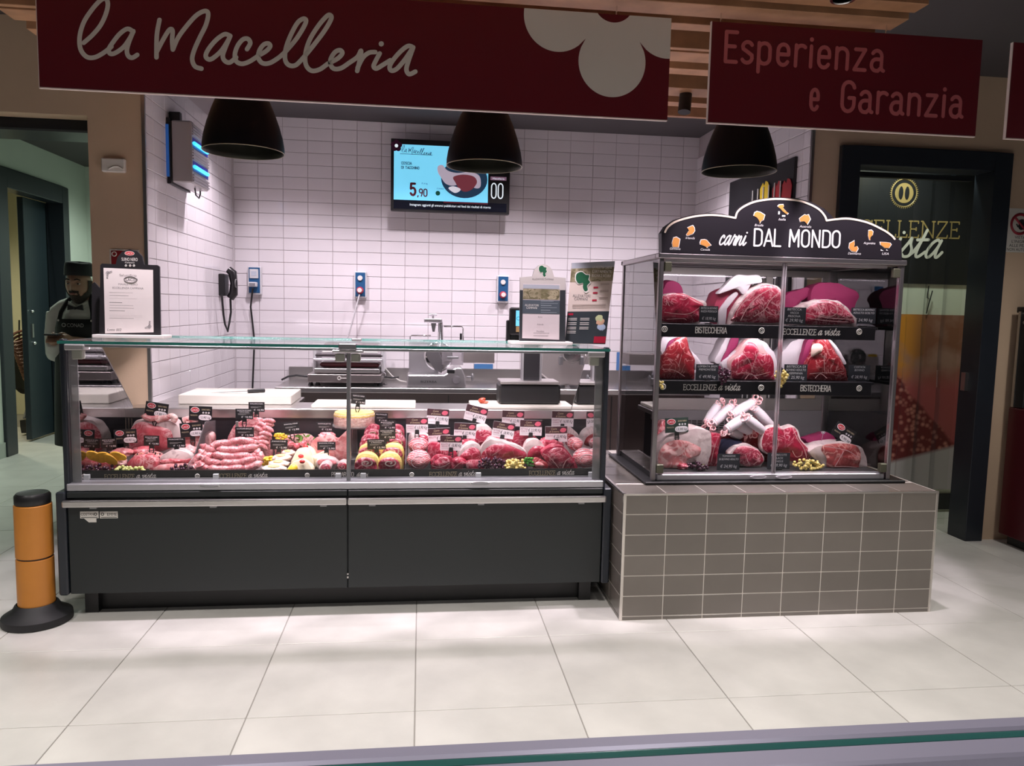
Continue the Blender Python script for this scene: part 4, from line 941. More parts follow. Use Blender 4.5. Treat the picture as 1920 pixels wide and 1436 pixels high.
# sockets
M_BLUE = mat('socket_blue', (.02, .10, .24), .35); M_LGREY = mat('light_grey_plastic', (.68, .68, .70), .35)
def socket(x, y, label, kind, w=23, h=50):
    c_ = P(x, y, YB-.03); k = (P(x+1, y, YB).x-P(x, y, YB).x); hw, hh = w/2*k, h/2*k
    r = thing('power_socket', label, 'socket', (c_.x, YB-.03, c_.z-hh), 'blue and grey power sockets on the tiled wall')
    MB().box(c_.x-hw, YB-.05, c_.z-hh, c_.x+hw, YB-.0105, c_.z+hh).build('housing', M_LGREY, r, bevel=.008, seg=2)
    MB().box(c_.x-hw*.8, YB-.054, c_.z-hh*.88, c_.x+hw*.8, YB-.0495, c_.z+hh*.92).build('face_plate', M_BLUE, r, bevel=.003)
    if kind == 'lid':
        MB().box(c_.x-hw*.65, YB-.064, c_.z+hh*.15, c_.x+hw*.6, YB-.054, c_.z+hh*.8).build('breaker_window', M_LGREY, r, bevel=.003)
        MB().box(c_.x-hw*.4, YB-.066, c_.z+hh*.32, c_.x+hw*.35, YB-.063, c_.z+hh*.65).build('window_pane', mat('pane_pale', (.55, .6, .68), .2), r)
        MB().box(c_.x-hw*.75, YB-.105, c_.z-hh*.45, c_.x+hw*.5, YB-.054, c_.z-hh*.12).build('socket_lid', M_LGREY, r, bevel=.005)
        MB().box(c_.x-hw*.55, YB-.107, c_.z-hh*.40, c_.x+hw*.3, YB-.104, c_.z-hh*.2).build('lid_label', mat('lid_label_grey', (.25, .25, .27), .4), r)
    else:
        MB().lathe([(0, -.012), (.02, -.012), (.022, 0)], (c_.x-.002, YB-.054, c_.z+hh*.5), 18, 'y').build('selector_knob', M_WHITE, r)
        MB().lathe([(0, -.05), (.022, -.05), (.026, -.04), (.03, 0)], (c_.x-.002, YB-.054, c_.z-hh*.42), 20, 'y').build('red_plug', mat('plug_red', (.48, .02, .05), .35), r, True)
        MB().lathe([(0, -.054), (.018, -.054), (.020, -.048)], (c_.x-.002, YB-.054, c_.z-hh*.42), 18, 'y').build('plug_cap', M_WHITE, r)
    return r, c_
s1, c1 = socket(478, 526, 'blue grey power socket with lifted lid and black cable, nearest the phone', 'lid', 26, 54)
s2, c2 = socket(676, 534, 'blue power socket with red plug and white cable, in the middle of the wall', 'red')
s3, c3 = socket(943, 542, 'blue power socket with white knob and red plug but no cable', 'red')
def cable(label, pts, r, m):
    o = MB().tube([Vector(p) for p in pts], r, 8).build('power_cable', m, smooth=True); return tag(o, label, 'cable')
cable('black power cable running down the tiles from the lidded socket', [P(*p, YB-d) for p, d in (((474, 540), .09), ((470, 575), .05), ((474, 610), .03), ((477, 640), .03), ((475, 690), .03), ((473, 740), .03), ((472, 800), .03))], .0075, M_BLACK)
cable('thin white power cable hanging from the red plug', [P(*p, YB-d) for p, d in (((674, 552), .09), ((668, 575), .09), ((660, 605), .08), ((652, 632), .08), ((648, 660), .08), ((650, 690), .08))], .006, M_LGREY)

# pilaster fittings
a_, b_ = P(193, 297, YW), P(238, 325, YW)
o = thing('wall_sensor', 'small white plastic sensor box high on the beige pilaster', 'sensor', (a_.x+.06, YW-.02, b_.z))
MB().box(a_.x, YW-.03, b_.z, b_.x, YW-.001, a_.z).build('casing', M_WHITE, o, bevel=.006)
MB().tube([P(204, 317, YW-.032), P(212, 312, YW-.034), P(222, 312, YW-.034), P(230, 317, YW-.032)], .004, 6).build('raised_curve', mat('white_gloss', (.85, .83, .78), .2), o, True)
a_, b_ = P(206, 467, YW), P(262, 510, YW)
o = thing('fire_sign', 'small red and white fire equipment sign behind the left counter board', 'sign', (a_.x+.07, YW-.004, b_.z))
MB().box(a_.x, YW-.005, b_.z, b_.x, YW-.001, a_.z).build('plate', M_OFFW, o)
MB().box(a_.x+.008, YW-.0065, b_.z+.008, b_.x-.008, YW-.005, a_.z-.008).build('red_field', mat('fire_red', (.28, .012, .018), .5), o)
MB().torus(P(214, 476, YW-.008), .012, .003, 14, 4).build('pictogram', M_OFFW, o)
o = thing('wall_lamp', 'small black and chrome fitting low on the beige pilaster under the glass', 'wall fitting', P(230, 648, YW-.05))
MB().ball(P(228, 643, YW-.045), (.045, .04, .028), 18, 8).build('black_dome', M_BLACK, o, True)
MB().tube([P(232, 648, YW-.055), P(243, 645, YW-.055)], .009, 10).build('chrome_stem', M_CHROME, o, True)

# prohibition sign, red cabinet on the right
a_, b_ = P(1885, 390, YW), P(1960, 475, YW)
o = thing('prohibition_sign', 'white no entry notice with red crossed circle and hand, right of the dark doorway', 'sign', (a_.x+.1, YW-.004, b_.z))
MB().box(a_.x, YW-.005, b_.z, a_.x+.235, YW-.001, a_.z).build('plate', M_OFFW, o)
cc = P(1913, 420, YW-.007); MB().torus(cc, .062, .009, 28, 4).build('red_ring', mat('ring_red', (.32, .012, .03), .5), o)
MB().tube([cc+Vector((-.043, 0, .043)), cc+Vector((.043, 0, -.043))], .007, 6).build('red_bar', mat('ring_red', (.32, .012, .03), .5), o)
hm = MB().ball(cc+Vector((.012, .002, -.012)), (.024, .003, .026), 12, 8)
for k, dx in enumerate((-.004, .006, .016, .026)): hm.tube([cc+Vector((dx, .002, 0)), cc+Vector((dx+.002, .002, .032-.003*abs(k-1.5)))], .0042, 6)
hm.tube([cc+Vector((-.012, .002, -.02)), cc+Vector((-.026, .002, 0))], .0045, 6); hm.build('hand_pictogram', M_BLACK, o)
for t_, y, w_ in (('VIETATO', 445, 30), ("L'INGRESSO", 453, 42), ('ALLE PERSONE', 460.5, 52), ('NON AUTORIZZATE', 468, 60)):
    ptext('lettering', t_, 1918, y, w_, 5, YW-.0065, M_BLACK, o)
rc = thing('red_cabinet', 'dark red cabinet with black glass top section at the right edge', 'cabinet', (4.3, 4.2, 0))
MB().box(3.83, 3.65, .06, 4.75, 4.50, .91).build('body', mat('maroon_gloss', (.085, .006, .012), .3), rc, bevel=.008)
MB().box(3.87, 3.69, 0, 4.71, 4.46, .06).build('base', M_BLACK, rc)
MB().box(3.83, 4.38, .912, 3.90, 4.46, 1.52).build('upright', M_BLACK, rc, bevel=.004)
MB().box(3.845, 3.70, .93, 3.853, 4.37, 1.50).build('side_glass', glass('red_case_glass', (.8, .72, .74), 1.5), rc)
MB().box(3.825, 4.455, .912, 3.835, 4.475, 1.53).build('edge_trim', M_STEEL, rc)
MB().box(3.83, 3.65, 1.522, 4.75, 4.50, 1.56).build('top', M_BLACK, rc, bevel=.004)
MB().ball((3.828, 4.42, 1.46), .012, 12, 8).build('bolt', M_STEEL, rc, True)

# graphics behind the strip curtain
YG = YD-.012
def gp(x, y): return P(x, y, YG)
pn = thing('wall_panel_sign', 'black wall panel with gold seal and lettering behind the strip curtain', 'sign', gp(1680, 535))
a_, b_ = gp(1560, 285), gp(1828, 535)
MB().box(2.62, YG, b_.z, b_.x, YG+.008, a_.z).build('panel', M_DARK, pn)
M_GOLD2 = mat('seal_gold', (.30, .215, .085), .5)
c_ = gp(1695, 362)
MB().torus(c_-Vector((0, .002, 0)), .098, .004, 40, 4).build('seal_ring', M_GOLD2, pn)
MB().lathe([(0, 0), (.072, 0)], c_-Vector((0, .003, 0)), 30, 'y').build('seal_disc', M_GOLD2, pn)
m = MB()
for k in range(44):
    t = 2*math.pi*k/44; d = Vector((math.cos(t), 0, math.sin(t))); m.add([c_+d*.10-Vector((0, .003, 0))+Vector((-d.z, 0, d.x))*.005, c_+d*.10-Vector((0, .003, 0))-Vector((-d.z, 0, d.x))*.005, c_+d*.114-Vector((0, .003, 0))], [(0, 1, 2)])
m.build('seal_teeth', M_GOLD2, pn)
for dx in (-.026, .022): MB().ball(c_+Vector((dx, -.004, 0)), (.018, .002, .048), 12, 8).build('seal_mark', M_DARK, pn)
pword('lettering_roman', GLS, 'ECCELLENZE', 1558, 442, 1802, 447, 28, YG-.003, M_GOLD2, pn, .09)
pword('lettering_script', GLX, 'a vista', 1596, 479, 1762, 484, 46, YG-.004, M_GREYT, pn, .11, True, sl=.2)
# poster of minced meat
def poster_mat():
    m = bpy.data.materials.new('meat_poster_print'); m.use_nodes = True; nt = m.node_tree; b = nt.nodes['Principled BSDF']; N = nt.nodes.new; L = nt.links.new
    tc = N('ShaderNodeTexCoord'); sp = N('ShaderNodeSeparateXYZ'); L(tc.outputs['Generated'], sp.inputs[0])
    def rng(a, b_, o): r = N('ShaderNodeMapRange'); r.inputs[1].default_value = a; r.inputs[2].default_value = b_; L(o, r.inputs[0]); return r.outputs[0]
    def mix(f, c0, c1):
        x = N('ShaderNodeMixRGB'); L(f, x.inputs[0])
        for k, c in ((1, c0), (2, c1)):
            if hasattr(c, 'is_linked'): L(c, x.inputs[k])
            else: x.inputs[k].default_value = (*c, 1)
        return x.outputs[0]
    n = N('ShaderNodeTexNoise'); n.inputs['Scale'].default_value = 5; n.inputs['Detail'].default_value = 3; L(tc.outputs['Generated'], n.inputs[0])
    v = N('ShaderNodeTexVoronoi'); v.inputs['Scale'].default_value = 34; L(tc.outputs['Generated'], v.inputs['Vector'])
    mince = mix(rng(.05, .55, v.outputs['Distance']), (.66, .26, .22), (.16, .015, .02))
    top = mix(rng(.66, .78, sp.outputs[0]), (.68, .27, .03), (.26, .10, .06))
    top = mix(rng(.45, .62, n.outputs['Fac']), top, (.40, .22, .18))
    midc = mix(rng(.58, .72, sp.outputs[2]), (.42, .09, .10), top)
    ad = N('ShaderNodeMath'); ad.operation = 'MULTIPLY_ADD'; ad.inputs[1].default_value = 1.1; L(sp.outputs[0], ad.inputs[0]); L(sp.outputs[2], ad.inputs[2])
    nn = N('ShaderNodeMath'); nn.operation = 'MULTIPLY_ADD'; nn.inputs[1].default_value = .12; L(n.outputs['Fac'], nn.inputs[0]); L(ad.outputs[0], nn.inputs[2])
    c = mix(rng(1.39, 1.42, nn.outputs[0]), mince, midc)
    lo = N('ShaderNodeMath'); lo.operation = 'MULTIPLY_ADD'; lo.inputs[1].default_value = -.26; L(sp.outputs[0], lo.inputs[0]); L(sp.outputs[2], lo.inputs[2])
    c = mix(rng(-.015, .01, lo.outputs[0]), (.55, .50, .55), c)
    L(c, b.inputs['Base Color']); b.inputs['Roughness'].default_value = .5; return m
a_, b_ = gp(1612, 590), gp(1799, 920)
MB().box(2.62, YG, gp(1700, 918).z, gp(1806, 700).x, YG+.006, gp(1700, 589).z).build('tmp_poster', poster_mat())
o = bpy.data.objects['tmp_poster']; o.name = 'meat_poster'; tag(o, 'large photo poster of minced meat on white behind the strip curtain', 'poster')
MB().box(2.62, YG-.004, .02, gp(1780, 950).x+.1, YG+.01, gp(1780, 925).z).build('baseboard_dark', M_DARK)['kind'] = 'structure'
bpy.data.objects['baseboard_dark'].name = 'baseboard_backroom'
q = [gp(1736, 535), gp(1734, 555), gp(1740, 565), gp(1745, 540)]
cable('thin dark cables dangling below the black wall panel', [gp(1740, 536)-Vector((0, .01, 0)), gp(1735, 558)-Vector((0, .02, 0)), gp(1741, 562)-Vector((0, .02, 0)), gp(1745, 545)-Vector((0, .02, 0)), gp(1735, 588)-Vector((0, .01, 0))], .004, M_BLACK)

# ================================================================== back bench and machines
ZBN = .850
bn = thing('steel_bench', 'stainless steel work bench along the tiled back wall', 'work bench', (.7, 6.2, 0))
bx0 = P(543, 700, YB).x
MB().box(bx0, 5.88, ZBN-.04, XR-.06, YB-.012, ZBN).build('top', M_STEEL, bn, bevel=.004)
struct('bench_backsplash', MB().box(bx0, YB-.03, ZBN+.0005, XR-.06, YB-.012, .955), M_STEEL)  # steel backsplash of the bench, built as a wall piece
MB().box(bx0+.02, 5.95, .10, XR-.08, YB-.03, ZBN-.042).build('cabinet', mat('dark_brown_cabinet', (.10, .075, .07), .35, .3), bn)
for k in range(1, 5): MB().box(bx0+k*.66-.004, 5.944, .12, bx0+k*.66+.004, 5.95, ZBN-.06).build('cabinet_joint', M_BLACK, bn)
for x in (bx0+.08, .8, XR-.14): MB().box(x-.03, 6.0, 0, x+.03, 6.1, .10).build('foot', M_BLACK, bn)

# film wrapping machine
YWm = 6.05
wr = thing('wrapping_machine', 'burgundy and steel film wrapping machine on the back bench', 'wrapping machine', (P(652, 735, YWm).x, 6.1, ZBN))
M_BURG = mat('burgundy_enamel', (.115, .022, .026), .3)
def wb(nm, x0, y0, x1, y1, ya, yb, m, bev=.004):
    a_, b_ = P(x0, y0, YWm), P(x1, y1, YWm); return MB().box(a_.x, ya, b_.z, b_.x, yb, a_.z).build(nm, m, wr, bevel=bev)
wb('base_tray', 579, 700, 716, 716, 5.98, 6.40, mat('brown_steel_tray', (.34, .30, .29), .3, .8))
wb('lower_body', 590, 690, 712, 699.5, 6.02, 6.42, M_STEEL)
for x in (583, 596, 705, 713): 
    p = P(x, 716, YWm); MB().tube([(p.x, 6.04, ZBN), (p.x, 6.04, p.z)], [.022, .014], 12).build('rubber_foot', M_BLACK, wr)
wb('film_roll_cover', 598, 680, 710, 690, 6.10, 6.36, M_BURG, .012)
wb('roller_bar', 586, 672, 717, 678, 6.06, 6.12, M_ALU, .006)
wb('heating_bar', 588, 664, 718, 671, 6.10, 6.18, mat('dark_bar', (.06, .05, .055), .3, .5), .006)
wb('white_strip', 600, 660, 707, 664, 6.16, 6.24, M_WHITE)
wb('lid', 602, 645, 708, 661, 6.22, 6.45, M_BURG, .01)
for x in (585, 714): wb('side_arm', x, 650, x+6, 698, 6.10, 6.46, M_LGREY)
p = P(636, 709, 5.975); MB().torus(p, .012, .004, 18, 6).build('lock_ring', M_WHITE, wr, True)
MB().tube([p+Vector((.014, 0, 0)), p+Vector((.07, 0, 0))], .003, 6).build('lock_pin', M_WHITE, wr)
p = P(719, 702, 6.1); MB().lathe([(.016, -.03), (.02, 0), (.016, .03)], p, 14, 'y').build('knob', M_ALU, wr, True)
cable('looping black cable on the bench left of the wrapping machine', [P(*q, 6.3) for q in ((528, 712), (540, 706), (556, 703.5), (577, 706))], .008, M_BLACK)
cable('white cable looping from the wrapping machine to the slicer', [P(*q, 6.2) for q in ((722, 690), (735, 705), (750, 714), (762, 716))], .006, M_WHITE)
for k in (0, 1): cable(('short black cable' if k == 0 else 'second short black cable')+(' behind the machine knob' if k == 0 else ' drooping to the bench by the slicer'), [P(*q, 6.15) for q in (((720, 706), (735, 708), (748, 707)), ((708, 724), (722, 720), (735, 726)))[k]], .007, M_BLACK)

# slicer
YSl = 6.0
slc = thing('meat_slicer', 'silver meat slicer standing on the back bench', 'slicer', (P(815, 730, YSl).x, 6.1, ZBN))
M_SILV = mat('cast_silver', (.56, .55, .56), .3, .9)
prof = [(763, 726), (764, 703), (833, 703), (856, 689), (866, 690), (872, 705), (874, 727)]
MB().prism([P(x, y, YSl-.06) for x, y in prof], (0, .34, 0)).build('base_casting', M_SILV, slc, bevel=.008)
for x in (770, 866): p = P(x, 728, YSl); MB().tube([(p.x, 6.0, ZBN), (p.x, 6.0, ZBN+.03)], .016, 10).build('foot', M_BLACK, slc)
text_mb('BIZERBA', P(804, 715.5, YSl-.062), X1, Z1, .125, .018).build('brand_lettering', M_BLACK, slc)
MB().lathe([(0, -.03), (.026, -.03), (.034, -.012), (.034, 0)], P(855, 712, YSl-.06), 24, 'y').build('control_knob', M_ALU, slc, True)
a_, b_ = P(767, 640, 6.18), P(822, 703, 6.18); MB().box(a_.x, 6.18, b_.z, b_.x, 6.20, a_.z).build('gauge_plate', M_ALU, slc)
m = MB().prism([P(x, y, 6.05) for x, y in ((799, 650), (820, 652), (832, 680), (828, 700), (816, 694), (800, 670))], (0, .03, 0)); m.build('blade_guard', mat('guard_grey', (.22, .21, .22), .35, .6), slc, bevel=.004)
MB().lathe([(0, -.012), (.10, -.012), (.115, 0), (.10, .012), (0, .012)], P(822, 668, 6.12), 36, 'y').build('blade', M_CHROME, slc, True)
a_, b_ = P(829, 653, 6.0), P(868, 684, 6.0); MB().box(a_.x, 5.98, b_.z, b_.x, 6.02, a_.z).build('carriage_plate', glass('clear_guard', (.8, .78, .8), 1.5, .1, (.25, (.6, .58, .6))), slc)
a_, b_ = P(838, 668, 5.97), P(860, 673, 5.97); MB().box(a_.x, 5.955, b_.z, b_.x, 5.972, a_.z).build('carriage_handle', M_GPOST, slc, bevel=.004)
a_, b_ = P(868, 659, 6.1), P(927, 681, 6.1); MB().box(a_.x, 6.1, b_.z, b_.x, 6.32, a_.z).build('product_tray', mat('tray_steel_brown', (.45, .41, .40), .3, .8), slc, bevel=.004)
MB().box(P(838, 696, 5.98).x, 5.93, P(838, 699, 5.98).z, P(852, 690, 5.98).x, 5.97, P(838, 692, 5.98).z).build('thumb_grip', M_BLACK, slc, bevel=.003)
# arm with press and clamp that rises above the counter glass
MB().tube([P(822, 668, 6.12), P(826, 640, 6.12), P(826, 604, 6.12)], [.03, .024, .02], 12).build('arm', M_CHROME, slc, True)
a_, b_ = P(795, 597, 6.10), P(829, 605, 6.10); MB().box(a_.x, 6.06, b_.z, b_.x, 6.16, a_.z).build('press_head', M_ALU, slc, bevel=.006)
MB().tube([P(812, 597, 6.1), P(812, 589, 6.1)], .008, 8).tube([P(805, 590, 6.1), P(819, 590, 6.1)], .010, 8).build('wing_screw', M_ALU, slc, True)
m = MB().prism([P(x, y, 6.09) for x, y in ((808, 606), (818, 606), (815, 622), (811, 622))], (0, .03, 0)); m.build('press_pin', M_GPOST, slc)
MB().tube([P(832, 612, 6.15), P(866, 612, 6.15), P(868, 616, 6.15), P(868.5, 640, 6.15)], .006, 8).build('guide_rod', M_CHROME, slc, True)
a_, b_ = P(862, 625, 6.14), P(866, 637, 6.14); MB().box(a_.x, 6.12, b_.z, b_.x, 6.14, a_.z).build('rod_label', M_BLACK, slc)
MB().tube([P(769, 640, 6.12), P(769, 631, 6.12), P(772, 629, 6.12), P(808, 629, 6.12)], .006, 8).build('tray_wire', M_CHROME, slc, True)
p = P(884, 707, 6.1); MB().tube([p+Vector((-.04, 0, 0)), p], .008, 8).ball(p+Vector((.008, 0, 0)), (.012, .03, .034), 12, 8).build('side_knob', M_GPOST, slc, True)
# information stickers on the back wall
o = MB().box(P(889, 684, YB).x, YB-.012, P(889, 693, YB).z, P(924, 684, YB).x, YB-.0095, P(889, 682, YB).z).build('wall_sticker', mat('sticker_blue', (.06, .19, .42), .4)); tag(o, 'small blue and white instruction sticker behind the slicer', 'sticker')
a_, b_ = P(1156, 660, YB), P(1170, 694, YB)
o = MB().box(a_.x, YB-.012, b_.z, b_.x, YB-.0095, a_.z).build('wall_sticker', mat('sticker_blue2', (.08, .20, .45), .4)); tag(o, 'upright blue sticker on the tiles left of the glass case', 'sticker')

# mincer behind the scale
YMi = 6.0
mi = thing('meat_mincer', 'grey steel meat mincer with round outlet behind the scale', 'mincer', (P(1060, 730, YMi).x, 6.2, ZBN))
pf = [(1013, 700), (1017, 655), (1104, 655), (1092, 722), (1040, 722)]
MB().prism([P(x, y, YMi) for x, y in pf], (0, .38, 0)).build('housing', mat('mincer_steel', (.55, .51, .50), .35, .6), mi, bevel=.01)
p = P(1071, 662, YMi-.02); MB().lathe([(0, -.03), (.028, -.03), (.03, -.05), (.07, -.05), (.082, -.03), (.082, .03)], p, 30, 'y').build('outlet_ring', M_CHROME, mi, True)
for s_, y in ((1048, 684), (1087, 684)):
    a_, b_ = P(s_, 668, YMi), P(s_+6, y, YMi); MB().box(a_.x, YMi-.03, b_.z, b_.x, YMi+.01, a_.z).build('clamp_lug', M_GPOST, mi, bevel=.004)
a_, b_ = P(1022, 655, YMi), P(1040, 660, YMi); MB().box(a_.x, YMi-.003, b_.z, b_.x, YMi-.0005, a_.z).build('warning_label', mat('label_yellow', (.62, .40, .02), .5), mi)
p = P(1063, 726, YMi); MB().lathe([(0, -.03), (.02, -.03), (.024, 0)], p, 16, 'y').build('drain_knob', M_CHROME, mi, True)
MB().box(P(1040, 722, YMi).x, YMi+.03, ZBN, P(1092, 722, YMi).x, YMi+.34, P(1060, 721, YMi).z).build('stand', M_GPOST, mi)

# ================================================================== things on the rear worktop and on the glass
ZW = .8855
M_BOARD = mat('cream_poly_board', (.78, .74, .66), .5, var=.03)
def board(nm, lb, xa, xb, Y0, Y1, h, skew=0):
    a_, b_ = P(xa, 755, Y0).x, P(xb, 755, Y0).x
    o = MB().prism([(a_, Y0, ZW), (b_, Y0, ZW), (b_+skew, Y1, ZW), (a_+skew*.4, Y1, ZW)], (0, 0, h)).build(nm, M_BOARD, bevel=.006, seg=2); return tag(o, lb, 'cutting board')
board('cutting_block', 'thick cream cutting block with a black handled knife on it', 334, 546, 4.56, 4.93, .056)
board('cutting_board', 'thin white cutting board beside the centre post', 583, 779, 4.42, 4.68, .020)
board('cutting_board', 'white cutting board under the black scale', 884, 1076, 4.42, 4.68, .020)
kz = ZW+.056
k_ = thing('knife', 'kitchen knife with dark handle lying on the cutting block', 'knife', (-.99, 4.72, kz))
a_, b_, c_ = PZ(465, 733.5, kz+.012), PZ(496, 732, kz+.012), PZ(395, 737, kz+.004)
MB().tube([a_, a_*.5+b_*.5, b_], [.012, .014, .012], 10).build('handle', M_BLACK, k_, True)
d_ = (a_-c_).normalized(); n_ = Vector((-d_.y, d_.x, 0))*.015
MB().prism([c_, a_-n_*.6, a_+n_*.8, c_+d_*.06+n_*.9], (0, 0, .002)).build('blade', M_CHROME, k_)
# small tomato half on the right board
p = PZ(905, 756, ZW+.0205)
o = thing('diced_tomato', 'small lump of orange red tomato on the right cutting board', 'tomato', p)
MB().ball(p+Vector((0, 0, .016)), (.024, .02, .018), 12, 8, .5, 6).build('flesh', mat('tomato_red', (.62, .08, .03), .3), o, True)
MB().ball(p+Vector((.018, -.012, .008)), (.014, .014, .009), 10, 6, .5, 6, 3).build('slice', mat('tomato_pale', (.68, .22, .14), .3), o, True)
# scale
YC = 4.56
sca = thing('counter_scale', 'black counter scale with tall column and small colour display', 'scale', (.66, YC, ZW+.021))
def sb(nm, x0, y0, x1, y1, ya, yb, m, bev=.004, par=None):
    a_, b_ = P(x0, y0, YC), P(x1, y1, YC); return MB().box(a_.x, ya, max(b_.z, ZW+.0205), b_.x, yb, a_.z).build(nm, m, par or sca, bevel=bev)
sb('body', 934, 718, 1046, 762, 4.48, 4.67, M_BLACK, .012)
sb('weighing_plate', 936, 712, 1044, 718.5, 4.47, 4.68, mat('plate_steel', (.55, .52, .51), .3, .8), .004)
sb('column', 981, 640, 1013, 718, 4.56, 4.62, mat('column_dark', (.03, .028, .032), .2), .004)
sb('column_edge', 979, 640, 981, 718, 4.555, 4.61, M_ALU, 0); sb('column_edge', 1013, 640, 1015, 718, 4.555, 4.61, M_ALU, 0)
ds = sb('display', 955, 576, 978, 628, 4.52, 4.58, M_BLACK, .01)
sb('display_arm', 950, 600, 957, 642, 4.545, 4.60, M_BLACK, .006); sb('display_foot', 950, 628, 1010, 644, 4.55, 4.60, M_BLACK, .006)
sb('display_screen', 966, 582, 976, 611, 4.517, 4.5195, M_SCREEN, 0, ds); sb('display_footer', 966, 611.5, 976, 622, 4.517, 4.5195, mat('display_tan', (.35, .22, .10), .4, emit=.3), 0, ds)
p = P(972, 597, 4.516); MB().torus(p, .010, .0015, 14, 4).build('display_icon', mat('display_icon_teal', (.0, .30, .32), .4, emit=.3), ds)

ZG = 1.2935
# left stand: black board with arched top and a printed sheet
YL = 3.98
st = thing('menu_stand', 'black arched counter board with printed white sheet, left end of the glass', 'counter sign', P(243, 632, YL))
ol = [(186, 627), (188, 497), (191, 494), (217, 495.5), (220, 482), (229, 472), (243, 467.5), (257, 471), (266, 480), (270, 496), (295, 497), (299, 500), (301, 627)]
pts = [P(x, y, YL) for x, y in ol]; pts[0].z = pts[-1].z = ZG+.012
MB().prism(pts, (0, .012, 0)).build('board', mat('stand_black', (.018, .017, .019), .4), st)
a_, b_ = P(188, 628, YL), P(312, 636, YL); MB().box(P(180, 632, YL).x, YL-.05, ZG, P(313, 632, YL).x, YL+.08, ZG+.016).build('foot', M_WHITE, st, bevel=.003)
sh = MB().add([P(194, 502, YL-.001), P(287, 506, YL-.001), P(288, 623, YL-.001), P(197, 625, YL-.001)], [(0, 1, 2, 3)]).build('paper_sheet', mat('paper', (.80, .74, .71), .6), st)
M_PRT = mat('print_grey', (.22, .20, .20), .6)
YLt = YL-.0013
for t_, x, y, w_, h_ in (('Salumificio', 240, 516, 32, 5), ('MAIALE NERO', 240, 533, 36, 4), ('ECCELLENZA CAMPANA', 240, 540, 58, 4)): ptext('lettering', t_, x, y, w_, h_, YLt, M_PRT, sh)
ptext('logo_lettering', 'LACIS', 245, 524, 18, 6, YLt, mat('print_black', (.03, .03, .03), .5), sh); c_ = P(245, 524, YLt); MB().torus(c_, .030, .003, 24, 4, sz=.5).build('logo_ring', M_PRT, sh)
m = MB()
for y, w_ in ((548, 44), (553.5, 36), (559, 52), (564.5, 62), (566.5, 24), (572, 45), (577, 46), (582, 29), (590.5, 62), (593, 62), (596, 46)):
    a_ = P(205, y, YLt); b_ = P(205+w_, y+1.3, YLt); m.add([a_, (b_.x, a_.y, a_.z), b_, (a_.x, a_.y, b_.z)], [(0, 1, 2, 3)])
m.build('text_lines', M_PRT, sh)
ptext('handwritten_note', 'Lotto 002', 214, 618, 26, 5, YLt, mat('print_black', (.03, .03, .03), .5), sh, .25)
for cx, cy, s_ in ((201, 508, 1), (281, 616, -1)):
    m = MB()
    for k in range(4):
        m.torus(P(cx+s_*(k*2.6), cy+s_*(4-k*.9), YLt), .006-.0008*k, .0012, 12, 4); m.torus(P(cx+s_*(1-k*.3), cy+s_*(2+k*3.6), YLt), .005-.0006*k, .0012, 12, 4)
    m.build('corner_ornament', mat('ornament_grey', (.35, .33, .33), .6), sh)
def logo(par, c_, w_, h_, Y):
    MB().add([(c_.x+w_/2*math.cos(2*math.pi*i/20), Y, c_.z+h_/2*math.sin(2*math.pi*i/20)) for i in range(20)], [tuple(range(20))]).build('logo_rim', M_OFFW, par)
    MB().add([(c_.x+w_*.45*math.cos(2*math.pi*i/20), Y-.0004, c_.z+h_*.42*math.sin(2*math.pi*i/20)) for i in range(20)], [tuple(range(20))]).build('logo_oval', mat('logo_red', (.50, .02, .03), .5), par)
    text_mb('LACIS', (c_.x, Y-.0008, c_.z), X1, Z1, w_*.62, h_*.42).build('logo_lettering', M_OFFW, par)
logo(st, P(243, 475, YL), .046, .022, YL-.001)
ptext('lettering', 'SUINO NERO', 243, 486, 30, 6.5, YLt, M_OFFW, st); ptext('lettering', 'Campano', 243, 492, 18, 3, YLt, M_OFFW, st, .2)
m = MB()
for x in (236, 244, 251): m.torus(P(x, 498, YLt), .004, .0016, 10, 4)
m.build('small_icons', M_OFFW, st)
MB().prism([P(172, 640, YL+.09)+Vector((0, 0, 0)), P(172, 533, YL+.09), P(177, 529, YL+.09), P(189, 542, YL+.09), P(192, 640, YL+.09)], (0, .01, 0)).build('rear_prop', mat('stand_black', (.018, .017, .019), .4), st)
for v in st.children[-1].data.vertices:
    if v.co.z+WL[st.name].z < ZG+.03: v.co.z = ZG+.001-WL[st.name].z

# right stand and leaning poster
st = thing('menu_stand', 'grey topped counter stand with breeders leaflet beside the scale', 'counter sign', P(1018, 640, 3.98))
ol = [(974, 635), (975, 520), (998, 518), (1002, 505), (1010, 497), (1018, 495), (1027, 497), (1035, 505), (1039, 519), (1061, 521), (1060, 637)]
pts = [P(x, y, YL) for x, y in ol]; pts[0].z = pts[-1].z = ZG+.012
MB().prism(pts, (0, .012, 0)).build('board', mat('stand_dark_grey', (.035, .04, .045), .4), st)
q = [(975, 544), (975, 520), (998, 518), (1002, 505), (1010, 497), (1018, 495), (1027, 497), (1035, 505), (1039, 519), (1061, 521), (1060, 544)]
MB().add([P(x, y, YL-.001) for x, y in q], [tuple(range(len(q)))]).build('grey_header', mat('header_grey', (.52, .48, .46), .6), st)
MB().box(P(955, 638, YL).x, YL-.05, ZG, P(1071, 638, YL).x, YL+.08, ZG+.016).build('foot', M_WHITE, st, bevel=.003)
sh = MB().add([P(981, 532, YL-.002), P(1050, 533, YL-.002), P(1048.5, 637, YL-.002), P(979, 634, YL-.002)], [(0, 1, 2, 3)]).build('leaflet', mat('paper_pink_grey', (.68, .60, .61), .6), st)
def field_mat():
    return meat('hill_photo', (.16, .14, .07), (.42, .36, .24), 22, .12, .6)
